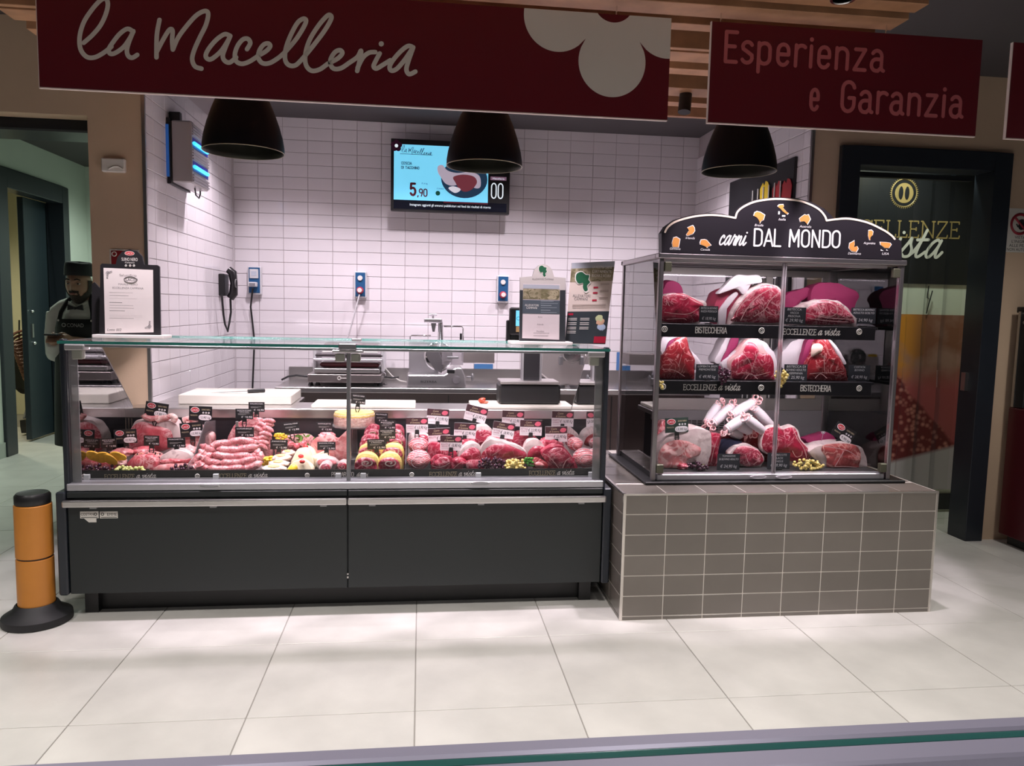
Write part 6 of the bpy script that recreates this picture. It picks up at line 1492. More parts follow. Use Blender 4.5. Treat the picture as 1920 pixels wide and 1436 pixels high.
grapes('dark grapes in the front left corner of the counter', 183, 880, 54, 20, 3.77, M_GRD, 56, floor=F+.01)
grapes('green grapes with leaves in front of the pork fillet', 243, 881, 58, 16, 3.755, M_GRG, 48, leaf=[(222, 888, 26), (275, 888, 24)], floor=F+.01)
grapes('small dark grapes in front of the pork slab', 340, 877, 34, 14, 3.77, M_GRD, 26, floor=F+.01)

# sausages on an oval tray
TX, TY = P(431, 880, 3.90).x, 3.93
o = MB().lathe([(0, .0), (.19, .0), (.205, .008), (.203, .010), (.188, .003)], (0, 0, 0), 40).xf(Matrix.Translation((TX, TY, F+.001)) @ Matrix.Diagonal((1., .72, 1., 1.))).build('oval_tray', mat('clear_tray', (.30, .27, .27), .2), smooth=True); tag(o, 'oval tray under the pile of fat sausages', 'tray')
def sausage(pp, Y0, Y1, r_, lb, grp, name='sausage'):
    q = catmull(pp, 5); n = len(q); ps = [P(x, y, Y0+(Y1-Y0)*i/(n-1)) for i, (x, y) in enumerate(q)]
    ps = [ps[0]-(ps[1]-ps[0]).normalized()*r_*.8]+ps+[ps[-1]+(ps[-1]-ps[-2]).normalized()*r_*.8]
    for p in ps: p.z = max(p.z, F+.01+r_)
    rr = [r_*.25]+[r_*(.82 if i in (0, n-1) else 1+.06*math.sin(i*1.9)) for i in range(n)]+[r_*.25]
    o = MB().tube(ps, rr, 12).build(name, M_SAUS, smooth=True); return tag(o, lb, 'sausage', grp)
FS = [((200, 888), (370, 905), (555, 882)), ((590, 895), (680, 872), (760, 830)), ((345, 825), (520, 825), (685, 782)), ((95, 840), (125, 885), (180, 890)), ((120, 765), (190, 812), (310, 832)), ((255, 735), (430, 760), (630, 742)),
      ((655, 765), (720, 740), (745, 695)), ((310, 675), (500, 680), (715, 645)), ((220, 650), (300, 610), (430, 605)), ((100, 700), (150, 745), (230, 745)), ((440, 588), (570, 575), (690, 600)), ((715, 790), (760, 770), (775, 730)), ((120, 640), (180, 670), (240, 690)), ((10, 820), (50, 790), (90, 740)), ((20, 890), (60, 860), (80, 830))]
for i, f in enumerate(FS):
    yy = sum(a[1] for a in f)/3; Y0 = 3.80+(890-yy)/300*.13
    sausage(C2(*f), Y0, Y0+.012, .0190, 'fat pink fresh sausage in the pile on the oval tray', 'fat fresh sausages on the oval tray')
rnd = random.Random(11)
for i in range(22):
    row = i//3; yb = 660-row*50; xa = 520+(i % 3)*105+rnd.uniform(-20, 20)+row*12
    if xa > 860-row*6: xa -= 100
    f = ((xa, yb+rnd.uniform(-12, 12)), (xa+60, yb-22+rnd.uniform(-10, 10)), (xa+120, yb+rnd.uniform(-12, 12)))
    Y0 = 4.06+row*.012
    sausage(C2(*f), Y0, Y0+rnd.uniform(-.02, .03), .0125, 'thin pink sausage link in the tall heap behind the oval tray', 'thin sausage links heaped behind the tray', 'sausage_link')
o = loaf('sausage_heap', 'pale sausage meat mound inside the heap of thin links', 'sausage meat', C2((420, 700), (430, 480), (520, 380), (700, 330), (820, 420), (870, 600), (850, 720)), 4.11, .16, M_SAUS, F)
c_ = P(432, 800, 3.92); o = MB().tube([(c_.x, 4.06, F+.002), (c_.x, 4.06, P(432, 790, 4.06).z)], .008, 12).build('divider_post', M_ALU, smooth=True); tag(o, 'short steel post standing in the sausage section', 'post')

# prepared dishes
r = loaf('stuffed_meat_platter', 'stuffed veal rolls with rocket leaves and yellow pepper, back of the middle', 'meat platter', C2((930, 600), (1000, 540), (1150, 530), (1300, 530), (1380, 600), (1370, 720), (1150, 730), (950, 710)), 4.16, .16, M_PORKL, F)
rnd = random.Random(5)
for i in range(34):
    p = P(*C2((rnd.uniform(1080, 1380), rnd.uniform(500, 650)))[0], 4.13+rnd.uniform(-.01, .04)); a = rnd.uniform(0, 6.28); l_ = rnd.uniform(.012, .024); d = Vector((math.cos(a), rnd.uniform(-.6, .6), math.sin(a)))*l_; e = d.cross(Vector((.3, 1, .2))).normalized()*l_*.4
    MB().add([p-d, p+e-d*.2, p+d, p-e-d*.2], [(0, 1, 2, 3)]).build('rocket_leaf', M_LEAF, r)
for i in range(16):
    p = P(*C2((rnd.uniform(940, 1080), rnd.uniform(500, 560)))[0], 4.13); MB().ball(p, (.011, .008, .007), 8, 6).build('pepper_piece', M_YEL, r, True)
for (x, y) in ((1110, 620), (1180, 640), (1250, 620)): 
    p = P(*C2((x, y))[0], 4.12); MB().ball(p, (.022, .02, .02), 14, 8, .3).build('veal_roll', M_PORK, r, True)
r = thing('pepper_strips', 'yellow pepper strips beside the breaded patties', 'vegetables', P(498, 862, 3.93))
for i in range(18):
    p = P(*C2((rnd.uniform(770, 915), rnd.uniform(760, 845)))[0], 3.93+rnd.uniform(-.02, .03)); p.z = max(p.z, F+.012); MB().ball(p, (.013, .008, .008), 8, 6, .3).build('strip', M_YEL, r, True)
for (x, y, w_, h_, Y, lb) in ((925, 895, 260, 85, 3.80, 'breaded patty at the very front of the patties'), (975, 835, 220, 70, 3.87, 'breaded patty second from the front'), (1005, 770, 205, 80, 3.94, 'breaded patty under the dark price tag'), (1080, 712, 150, 60, 4.02, 'breaded patty at the back of the row')):
    px_, py_ = C2((x, y))[0]; r = thing('breaded_patty', lb, 'patty', P(px_, py_+h_/12, Y), 'breaded patties'); SEED[0] += 2
    c_ = P(px_, py_, Y); k = .00277; mb = MB().ball(c_, (w_/12*k, .045, h_/12*k), 22, 12, .25, 12, SEED[0])
    for v in mb.v: v.z = max(v.z, F+.003)
    mb.build('patty', M_CRUMB, r, True); MB().ball(c_+Vector((0, -.012, h_/12*k*.86)), (w_/24*k, .022, .006), 14, 6).build('yellow_topping', M_CRUST, r, True)
for (pp, Y, tx_, ty_, lb) in ((((1110, 820), (1180, 700), (1250, 660), (1310, 690), (1350, 800), (1340, 860), (1200, 870)), 3.92, 1225, 750, 'cheese wrapped roll with tomato, middle one'), (((1060, 930), (1120, 840), (1230, 800), (1320, 850), (1370, 920), (1300, 945), (1150, 950)), 3.81, 1240, 812, 'cheese wrapped roll with tomato at the front edge'), (((1220, 720), (1260, 650), (1330, 660), (1400, 740), (1350, 800), (1240, 790)), 4.0, 1280, 645, 'cheese wrapped roll with tomato at the back'), (((1340, 760), (1420, 730), (1500, 720), (1560, 790), (1500, 830), (1370, 820)), 3.97, 1480, 722, 'folded cheese slice roll next to the bacon rolls')):
    r = loaf('cheese_roll', lb, 'cheese roll', C2(*pp), Y, .09, M_CHEESE, F, rough=.012, group='cheese rolls with tomato')
    if 'tomato' in lb: MB().ball(P(*C2((tx_, ty_))[0], Y-.02), (.014, .012, .010), 12, 8).build('tomato', M_TOM, r, True)
    if 'front' in lb: loaf_mb(C2((1060, 930), (1110, 860), (1170, 860), (1190, 900), (1140, 945)), Y-.015, .03, F, k=3).build('yellow_filling', M_YEL, r, True)
for (x, y, rr, Y, lb) in ((1500, 885, 66, 3.81, 'bacon wrapped roll with red swirl, left of the pair'), (1690, 870, 62, 3.82, 'bacon wrapped roll with red swirl beside the centre post')):
    px_, py_ = C2((x, y))[0]; rr /= 6.; r = loaf('bacon_roll', lb, 'bacon roll', [(px_+rr*math.cos(t), py_+rr*.85*math.sin(t)) for t in [2*math.pi*i/12 for i in range(12)]], Y, .12, M_RIND, F, M_BEEF, snap=.05, group='bacon wrapped rolls')
    stroke_mb([[(px_+rr*.75*s_*math.cos(s_*11), py_+rr*.6*s_*math.sin(s_*11)) for s_ in [i/30 for i in range(3, 31)]]], 1.6, pxmap(Y-.028)).build('swirl', M_FAT, r)
loaf('bacon_roll', 'bacon wrapped roll lying behind the swirl rolls', 'bacon roll', C2((1400, 800), (1480, 770), (1600, 790), (1640, 840), (1560, 870), (1420, 860)), 3.92, .1, M_RIND, F, M_PORK, group='bacon wrapped rolls')
loaf('marinated_pork', 'pale marinated pork cutlets heaped left of the centre post', 'pork cutlets', C2((1350, 700), (1360, 600), (1440, 520), (1560, 510), (1650, 560), (1740, 480), (1760, 640), (1760, 790), (1560, 790), (1380, 760)), 4.03, .10, M_PORKL, F, rough=.016)
lump('marinated_pork', 'pink rolled cutlet on top of the marinated pork', 'pork cutlets', 613, 818, 32, 16, 4.08, M_PORK, .08)
# round pie on a glass stand
YP2 = 4.24; c_ = P(664.5, 796, YP2); r = thing('meat_pie', 'round crumb covered meat pie with yellow top on a glass stand', 'pie', (c_.x, YP2, F))
rp_ = 39*(P(665, 790, YP2).x-P(664, 790, YP2).x); zt_ = P(664, 773, YP2).z
MB().lathe([(0, c_.z), (rp_*.94, c_.z), (rp_, c_.z+.01), (rp_*.98, zt_-.006), (rp_*.92, zt_), (0, zt_)], (c_.x, YP2, 0), 40).build('pie', M_CRUMB, r, True)
MB().lathe([(rp_*.985, zt_-.018), (rp_*1.0, zt_-.012), (rp_*.93, zt_+.004), (0, zt_+.003)], (c_.x, YP2, 0), 40).build('yellow_top', M_CRUST, r, True)
MB().lathe([(0, F+.001), (.07, F+.001), (.02, F+.02), (.016, c_.z-.03), (rp_*1.05, c_.z-.008), (rp_*1.08, c_.z-.001), (0, c_.z-.001)], (c_.x, YP2, 0), 36).build('glass_stand', glass('stand_glass', (.85, .85, .85), 2., .02, (.15, (.7, .68, .68))), r, True)

# stuffed rolls, two columns of four
rolls = [((175, 475, 820, 1040), 3.78, 1, 'front left'), ((480, 770, 820, 1040), 3.785, 1, 'front right'), ((225, 520, 705, 860), 3.90, 1, 'second row left'), ((530, 800, 705, 870), 3.905, 1, 'second row right'),
         ((240, 500, 590, 760), 4.02, 0, 'third row left'), ((585, 830, 590, 760), 4.025, 0, 'third row right'), ((295, 530, 460, 640), 4.14, 0, 'back row left'), ((600, 812, 460, 640), 4.145, 0, 'back row right')]
for (xa, xb, ya_, yb_), Y, cr, lb in rolls:
    cx, w_ = (xa+xb)/2, (xb-xa)/2; h_ = yb_-ya_
    pp = C3(*[(cx+w_*math.cos(t), yb_-h_*.42-h_*.58*math.sin(t)) for t in [math.pi*i/8 for i in range(9)]], (xa, yb_-h_*.1), (xa+w_*.3, yb_), (xb-w_*.3, yb_), (xb, yb_-h_*.1))
    fp = C3(*[(cx-12+w_*.90*math.cos(t), yb_-h_*.33-h_*.42*math.sin(t)) for t in [math.pi*i/8 for i in range(9)]], (xa+w_*.02, yb_-h_*.10), (xa+w_*.25, yb_-h_*.01), (xb-w_*.35, yb_-h_*.01), (xb-w_*.14, yb_-h_*.10))
    r = loaf('stuffed_meat_roll', 'stuffed meat roll with spiral filling, '+lb+', right of the post', 'meat roll', pp, Y, .11, M_CRUST if cr else M_BEEF2, F, M_BEEF2, fp, group='stuffed meat rolls', snap=.1, rough=.003, fdome=.006)
    c3 = C3((cx-5, yb_-h_*.42))[0]; q = [(c3[0]+(3+9*s_)*math.cos(-s_*8+1), c3[1]+(1.5+5.5*s_)*math.sin(-s_*8+1)) for s_ in [i/24 for i in range(25)]]
    stroke_mb([q], 2.2, pxmap(Y-.027)).build('filling_swirl', mat('roll_filling', (.45, .36, .32), .5, var=.3, vscale=50) if cr else M_FAT, r)
    if not cr: stroke_mb([[(a+1.5, b+2) for a, b in q]], 1.2, pxmap(Y-.0275)).build('spinach_filling', M_LEAFD, r)
# ================================================================== beef at the right end
GB = 'beef cuts at the right end of the counter'
def netted(lb, pts_c, Y):
    (xa, xb, ya_, yb_) = pts_c; cx, cy = (xa+xb)/2, (ya_+yb_)/2; c_ = P(cx, cy, Y); k = P(cx+1, cy, Y).x-c_.x
    r = thing('netted_roast', lb, 'roast', (c_.x, Y, max(F, c_.z-(yb_-ya_)/2*k)), 'roasts tied in white netting')
    mb = MB().ball((c_.x, Y+.03, c_.z), ((xb-xa)/2*k, .075, (yb_-ya_)/2*k), 26, 18, .12, 8, xa)
    for v in mb.v: v.z = max(v.z, F)
    mb.build('meat', M_NET, r, True)
    n = MB()
    for i in range(5):
        t = -.8+.4*i; rr = math.sqrt(1-t*t); ring = [(c_.x+(xb-xa)/2*k*1.02*rr*math.cos(a), Y+.03-.077*t, max(F+.002, c_.z+(yb_-ya_)/2*k*1.02*rr*math.sin(a))) for a in [2*math.pi*j/24 for j in range(25)]]
        n.tube(ring, .0013, 4, False)
    n.build('string', M_WCL, r)
netted('netted roast at the front, beside the upright divider', (763, 807, 846, 882), 3.80)
netted('netted roast resting behind another one beside the divider', (765, 804, 823, 850), 3.93)
netted('netted roast at the front right end of the beef', (1077, 1120, 843, 878), 3.82)
netted('small netted roast ball behind at the right end', (1066, 1095, 822, 846), 3.93)
loaf('beef_steak', 'curled beef steak with rounded fold at the front', 'steak', C3((1145, 965), (1200, 875), (1300, 842), (1400, 872), (1425, 950), (1340, 1050), (1230, 1055), (1170, 1000)), 3.80, .06, M_BEEF, F, M_BEEF2, C3((1200, 930), (1280, 870), (1360, 880), (1390, 940), (1320, 1010), (1240, 1010)), seams=[(C3((1170, 985), (1280, 1000), (1400, 940)), 1.4)], group=GB)
loaf('beef_steak', 'folded beef steak just right of the curled one', 'steak', C3((1420, 905), (1500, 872), (1590, 920), (1610, 965), (1510, 1050), (1430, 1050), (1400, 980)), 3.805, .06, M_BEEF, F, M_BEEF, seams=[(C3((1440, 1020), (1520, 950), (1590, 930)), 1.4)], group=GB)
loaf('beef_chunk', 'bright red beef chunk behind the curled steak', 'beef', C3((1120, 720), (1250, 700), (1430, 770), (1500, 850), (1480, 900), (1160, 900)), 3.92, .10, M_BEEF, F, group=GB)
loaf('beef_roast', 'beef roast with thick white fat edge, left of the dark grapes', 'beef', C3((1500, 850), (1570, 740), (1680, 690), (1770, 720), (1810, 800), (1815, 900), (1750, 950), (1560, 920)), 3.86, .13, M_RIND, F, M_BEEF, C3((1530, 860), (1620, 770), (1700, 745), (1770, 790), (1790, 880), (1740, 915), (1580, 900)), group=GB)
loaf('beef_slab', 'flat red beef slab below the fat edged roast', 'beef', C3((1600, 950), (1650, 915), (1780, 910), (1840, 960), (1810, 1050), (1680, 1055), (1620, 1010)), 3.79, .06, M_BEEF2, F, group=GB)
loaf('beef_rump', 'large oval beef rump with white fat on top behind the grapes', 'beef', C4((150, 850), (190, 720), (260, 640), (340, 650), (500, 690), (640, 740), (730, 800), (735, 900), (600, 960), (380, 980), (180, 960)), 3.84, .16, M_RIND, F, M_BEEF, C4((165, 850), (230, 760), (340, 705), (480, 715), (620, 770), (715, 820), (700, 885), (560, 935), (380, 955), (190, 930)), seams=[(C4((290, 850), (380, 790), (460, 730)), 1.2), (C4((360, 910), (520, 890), (690, 860)), 1.5)], group=GB)
loaf('beef_round', 'beef round with curled fat top in the middle of the right end', 'beef', C4((735, 880), (700, 780), (760, 660), (860, 650), (960, 720), (1000, 830), (960, 910), (850, 940)), 3.90, .14, M_RIND, F, M_BEEF, C4((750, 870), (780, 780), (850, 730), (950, 745), (980, 830), (910, 900), (820, 910)), group=GB)
loaf('beef_shoulder', 'big beef shoulder with slanting fat lines left of the netted roast', 'beef', C4((930, 830), (1060, 745), (1200, 735), (1290, 830), (1370, 950), (1390, 1020), (1200, 1040), (1030, 980)), 3.815, .16, M_BEEF, F, M_BEEF2, C4((980, 860), (1070, 770), (1190, 760), (1270, 840), (1340, 950), (1200, 1000), (1060, 950)), seams=[(C4((940, 820), (1040, 880), (1150, 1010)), 1.6), (C4((1200, 1010), (1240, 920), (1290, 880)), 2.2), (C4((1010, 800), (1120, 850), (1230, 850)), 1.2)], group=GB)
loaf('beef_shank', 'bony beef shank piece below the parsley', 'beef', C4((800, 930), (870, 890), (960, 930), (1010, 990), (960, 1035), (840, 1020)), 3.78, .07, M_BEEFD, F, M_PORKL, C4((840, 950), (900, 930), (960, 970), (930, 1010), (860, 1000)), group=GB)
loaf('beef_roast', 'tall beef roast with white fat cap at the back', 'beef', C4((60, 560), (80, 490), (180, 460), (280, 500), (310, 600), (290, 740), (80, 740)), 4.10, .15, M_RIND, F, M_BEEF, C4((85, 590), (110, 530), (200, 525), (280, 550), (290, 640), (270, 720), (90, 720)), group=GB)
loaf('beef_loin', 'red beef loin at the back centre of the right end', 'beef', C4((560, 640), (620, 560), (760, 560), (860, 620), (880, 720), (560, 740)), 4.08, .15, M_BEEF, F, group=GB)
loaf('beef_rib', 'rib piece with pale fat stripes at the back right corner', 'beef', C4((1220, 580), (1260, 500), (1340, 520), (1410, 600), (1420, 720), (1230, 740)), 4.10, .15, M_RIND, F, M_BEEFD, C4((1250, 600), (1290, 570), (1370, 620), (1390, 710), (1250, 720)), group=GB)
loaf('beef_fat_piece', 'white fat covered beef piece behind the netted roasts', 'beef', C3((860, 660), (880, 580), (960, 550), (1040, 580), (1120, 600), (1120, 700), (870, 740)), 4.06, .13, M_RIND, F, M_BEEF, C3((1000, 600), (1060, 585), (1110, 610), (1110, 690), (1010, 700)), group=GB)
lump('beef_chunk', 'red beef piece under the tag row behind the fat edged roast', 'beef', 876, 838, 44, 34, 4.0, M_BEEF, .12, floor=F, group=GB)
lump('beef_chunk', 'beef piece between the rump and the back roast', 'beef', 935, 830, 50, 30, 4.02, M_BEEF2, .12, floor=F, group=GB)
lump('beef_chunk', 'beef cut behind the big shoulder', 'beef', 1030, 838, 50, 34, 3.98, M_BEEF, .12, floor=F, group=GB)
grapes('dark grapes in front of the beef rump', 922, 870, 52, 28, 3.755, M_GRD, 95, .0075, floor=F+.01)
r = grapes('yellow grapes with a sprig of parsley in front of the beef', 966, 871, 38, 24, 3.755, M_GRY, 64, .0078, floor=F+.01)
m = MB(); rnd = random.Random(9)
for i in range(30): m.ball(P(991+rnd.uniform(-8, 8), 866+rnd.uniform(-7, 7), 3.76+rnd.uniform(-.01, .01)), (.008, .006, .006), 6, 5, .5, 9, i)
m.build('parsley', mat('parsley_green', (.06, .28, .03), .5), r, True)

# ------------------------------------------------------------------ price tags in the counter
GT = 'price tags in the counter'
for x, y, rot, Y, pr, lb in ((293.5, 768, -9, 4.13, '13,90 kg', 'black price tag with red oval logo tilted on top of the big ham'), (376, 775, -2, 4.2, '13,90 kg', 'black logo price tag at the back, left of the sausage heap'), (359, 805.5, 5, 4.08, '10,90 kg', 'black logo price tag lower down beside the clear divider'), (235, 818, 3, 4.0, '10,90 kg', 'black logo price tag at the left in front of the ham')):
    ptag('A', lb, x, y, 43, 28, Y, rot, (), pr, True, GT)
for x, y, w_, h_, rot, Y, l1, l2, pr, lb in (
  (203.5, 831, 30, 19, 2, 3.95, 'ARISTA DI SUINO', 'ALLE MELE', '13,90', 'small black price sign left of the front logo tag'),
  (284, 826, 29, 20, -1, 3.97, 'ROLLE DI SUINO', 'E PROVOLA', '13,90', 'small black price sign in front of the big ham'),
  (330.5, 830, 34, 20, 1, 3.93, 'PORCHETTA', '', '12,90', 'small black price sign above the pork rib rack'),
  (458, 776, 33, 20, 0, 4.06, 'SALSICCIA DI SUINO', 'A PUNTA DI COLTELLO', '10,90', 'black price sign in front at the top of the thin sausage heap'),
  (481, 763, 30, 19, 0, 4.14, 'SALSICCIA', '', '10,90', 'black price sign standing highest behind the sausage heap'),
  (458.5, 810, 35, 20, 0, 3.97, 'LUGANEGA', '', '12,90', 'black price sign stuck in the fat sausages'),
  (546, 800.5, 31, 18, 7, 4.12, 'INVOLTINI', '', '12,90', 'tilted black price sign above the rocket leaves'),
  (523, 833.5, 32, 19, -1, 3.97, 'PANATINE', '', '12,90', 'black price sign above the breaded patties'),
  (608.5, 800, 30, 17, -1, 4.14, 'COTOLETTE', '', '13,90', 'black price sign at the back left of the centre post'),
  (612, 836, 34, 16, 0, 3.98, 'INVOLTINI', '', '12,90', 'black price sign on the marinated pork beside the post'),
  (672, 748.5, 27, 19, -5, 4.22, 'TORTA DI CARNE', '', '13,90', 'black price sign stuck in the round pie'),
  (715, 783, 24, 18, -3, 4.22, 'ROTOLO', '', '13,90', 'black price sign just right of the round pie'),
  (726.5, 797, 30, 16, 1, 4.12, 'ROTOLO', 'AI FUNGHI', '12,90', 'black price sign behind the third row of stuffed rolls'),
  (726, 814, 31, 19, 1, 3.99, 'ROTOLO CON SPECK', 'E PROVOLA', '12,90', 'black price sign above the second row of stuffed rolls, right'),
  (706, 833, 35, 20, 1, 3.87, 'ROTOLO CON FRITTATA', 'E PROVOLA', '12,90', 'black price sign above the front stuffed rolls, left')):
    ptag('B', lb, x, y, w_, h_, Y, rot, (l1, l2) if l2 else (l1,), pr, True, GT)
for x, y, rot, Y, l1, l2, pr, lb in (
  (782, 797, 0, 3.99, 'ARROSTO', 'DI MANZO', '13,90', 'maroon and white price tag above the netted roasts by the divider'),
  (821, 781, -3, 4.12, 'SPEZZATINO', '', '23,90', 'maroon and white price tag highest at the left of the beef tags'),
  (823.5, 817, 3, 4.0, 'BOLLITO', '', '10,90', 'maroon and white price tag half hidden behind another, above the red chunk'),
  (846, 830.5, -1, 3.88, 'BOLLITO', 'SENZA OSSO', '10,90', 'maroon and white price tag lowest, in front of the red chunk'),
  (892.5, 776, -14, 4.14, 'SCELTA', '', '23,90', 'maroon and white price tag tilted most, below the tomato'),
  (872, 807.5, -3, 3.99, 'FILETTO', '', '22,90', 'maroon and white price tag in front of the tall back roast'),
  (944, 806.5, -9, 3.96, 'FETTINE', 'MAGRE', '18,90', 'maroon and white price tag tilted above the big rump'),
  (962, 784.5, -2, 4.16, 'FETTINE', '', '22,90', 'maroon and white price tag at the back below the scale'),
  (995.5, 802, -1, 4.05, 'FETTINE', 'SCELTE', '23,90', 'maroon and white price tag above the beef round'),
  (1043, 814, 1, 3.95, 'MUSCOLO', '', '22,90', 'maroon and white price tag above the big shoulder'),
  (1055, 785.5, -1, 4.14, 'POLPETTE', 'DI MANZO', '16,90', 'maroon and white price tag farthest right at the back')):
    ptag('C', lb, x, y, 41, 29, Y, rot, (l1, l2) if l2 else (l1,), pr, True, GT)
# ================================================================== meat in the glass case
ZU, ZM, ZB = SHELF['up'][0]+.0005, SHELF['lo'][0]+.0005, ZT0+.0005
GC = 'large cuts in the glass case'
def cloth(label, pts, Y, depth, m, floor=None, rough=.012, name='wrapping_cloth'):
    return loaf(name, label, 'cloth', pts, Y, depth, m, floor, dome=.006, rough=rough, taper=.7, group='cloths around the large cuts')
# upper shelf
loaf('beef_rib_cut', 'beef cut with smooth round muscle at the left of the top shelf', 'beef', C5((250, 620), (245, 420), (265, 325), (400, 292), (510, 305), (630, 360), (730, 395), (750, 440), (700, 490), (660, 625)), 3.79, .20, M_RIND, ZU, M_BEEF, C5((260, 600), (255, 430), (275, 335), (400, 303), (500, 315), (610, 370), (690, 415), (700, 450), (660, 500), (640, 610)), seams=[(C5((275, 510), (420, 530), (560, 525), (680, 450)), 1.6), (C5((330, 440), (300, 380)), 1.5), (C5((560, 320), (500, 370), (450, 360)), 1.6), (C5((300, 590), (480, 580), (520, 600)), 1.3)], group=GC)
cloth('magenta cloth behind the left cut on the top shelf', C5((262, 330), (270, 210), (340, 158), (420, 170), (500, 310), (400, 330)), 3.86, .14, M_MAG, ZU)
loaf('beef_rib_cut', 'big marbled rib of beef in the middle of the top shelf', 'beef', C5((1050, 625), (1038, 560), (1090, 450), (1200, 305), (1330, 215), (1450, 190), (1560, 240), (1610, 330), (1615, 480), (1600, 630)), 3.77, .22, M_RIND, ZU, M_BEEF2, C5((1065, 605), (1060, 555), (1110, 460), (1215, 325), (1340, 235), (1450, 212), (1545, 255), (1590, 340), (1595, 480), (1580, 610)), seams=[(C5((1080, 560), (1110, 470), (1230, 330), (1350, 240)), 2.2), (C5((1130, 600), (1200, 470), (1330, 330), (1480, 240)), 2.6), (C5((1280, 560), (1400, 480), (1460, 380), (1560, 290)), 2.2), (C5((1150, 500), (1290, 430), (1400, 420)), 1.4), (C5((1400, 480), (1480, 540), (1590, 520)), 1.6), (C5((1100, 410), (1200, 380), (1290, 300)), 1.6)], group=GC)
cloth('pink and magenta paper wrapped round the middle rib of beef', C5((845, 445), (890, 300), (980, 235), (1110, 200), (1260, 190), (1120, 430), (1060, 600), (945, 615), (900, 540)), 3.83, .20, mat('rose_paper', (.42, .045, .10), .65, var=.15, vscale=7), ZU)
cloth('white cloth cap draped over the middle rib of beef', C5((885, 300), (960, 220), (1070, 120), (1240, 100), (1350, 100), (1375, 175), (1270, 185), (1215, 260), (1165, 305), (1075, 250), (940, 290)), 3.80, .10, M_WCL, None)
cloth('white paper band around the pink wrapped middle cut', C5((1075, 285), (1000, 340), (910, 460), (880, 540), (910, 610), (960, 612), (925, 540), (985, 410), (1095, 320)), 3.812, .04, M_WCL, ZU, .004)
loaf('beef_rib_cut', 'beef rib with round eye and fat lines at the right of the top shelf', 'beef', C6((330, 640), (330, 490), (420, 430), (575, 368), (700, 372), (830, 412), (905, 490), (985, 590), (920, 648)), 3.79, .18, M_RIND, ZU, M_BEEF2, C6((400, 635), (410, 520), (470, 450), (580, 388), (700, 390), (815, 428), (885, 500), (950, 590), (900, 635)), seams=[(C6((430, 520), (580, 560), (760, 580), (940, 590)), 1.8), (C6((440, 570), (600, 600), (900, 620)), 1.6), (C6((590, 480), (560, 420), (640, 400)), 1.8), (C6((600, 540), (700, 560), (780, 510), (770, 440), (720, 420)), 1.6), (C6((780, 440), (840, 480), (820, 540)), 1.8)], group=GC)
cloth('big magenta cloth behind the right cut on the top shelf', C6((490, 400), (480, 280), (540, 205), (640, 180), (780, 195), (950, 255), (1020, 340), (980, 430), (900, 505), (830, 430), (640, 380)), 3.88, .16, M_MAG, ZU)
cloth('magenta cloth tail left of the round eyed rib', C6((165, 460), (175, 340), (300, 270), (440, 240), (480, 290), (420, 360), (280, 450)), 3.90, .12, M_MAG, ZU)
# middle shelf
loaf('t_bone_loin', 'dark loin cut with ridge at the left of the middle shelf', 'beef', C5((245, 1265), (240, 1110), (290, 960), (370, 850), (450, 785), (520, 785), (545, 900), (595, 1000), (612, 1085), (580, 1268)), 3.79, .22, M_BEEFD, ZM, M_BEEFD, C5((255, 1240), (250, 1110), (300, 965), (380, 860), (450, 800), (505, 800), (530, 910), (580, 1005), (595, 1085), (560, 1240)), seams=[(C5((440, 840), (470, 960), (430, 1120)), 1.4), (C5((250, 1150), (380, 1160), (500, 1230)), 1.6)], group=GC)
cloth('white and magenta cloth over the left loin on the middle shelf', C5((245, 1010), (245, 810), (330, 785), (450, 778), (380, 850), (300, 950)), 3.815, .18, M_WCL, None)
cloth('magenta fold on the left loin of the middle shelf', C5((290, 960), (320, 850), (400, 800), (440, 800), (370, 860)), 3.80, .10, M_MAG, None, .004)
cloth('white cloth flap right of the left loin', C5((540, 890), (600, 980), (690, 1100), (620, 1160), (612, 1080), (585, 990)), 3.83, .14, M_WCL, None)
cloth('white cloth hood around the middle T shaped loin', C5((1075, 1280), (960, 1180), (935, 1080), (1080, 945), (1180, 830), (1290, 785), (1420, 865), (1515, 1000), (1530, 1270)), 3.82, .20, M_WCL, ZM)
loaf('t_bone_loin', 'T shaped loin cut with pale fat rim in the middle of the middle shelf', 'beef', C5((1085, 1283), (1015, 1150), (1022, 1050), (1100, 960), (1175, 850), (1260, 815), (1340, 840), (1425, 955), (1500, 1060), (1512, 1200), (1480, 1283)), 3.785, .12, M_FAT, ZM, M_BEEF, C5((1090, 1265), (1035, 1150), (1055, 1055), (1150, 975), (1200, 872), (1260, 860), (1310, 900), (1340, 975), (1440, 985), (1485, 1065), (1490, 1200), (1460, 1265)), seams=[(C5((1130, 940), (1230, 1060), (1260, 1180)), 1.3), (C5((1320, 970), (1280, 1080), (1250, 1180)), 1.4), (C5((1080, 1200), (1200, 1190), (1300, 1220), (1460, 1180)), 1.8), (C5((1180, 1260), (1240, 1200), (1320, 1260)), 2.0)], group=GC)
cloth('white cloth strip left of the middle loin', C5((830, 1070), (900, 930), (970, 790), (1050, 782), (990, 930), (900, 1075)), 3.86, .12, M_WCL, None)
cloth('magenta cloth strip left of the middle loin', C5((900, 1140), (950, 980), (1040, 790), (1110, 785), (1080, 900), (990, 1010), (930, 1130)), 3.845, .12, M_MAG, None)
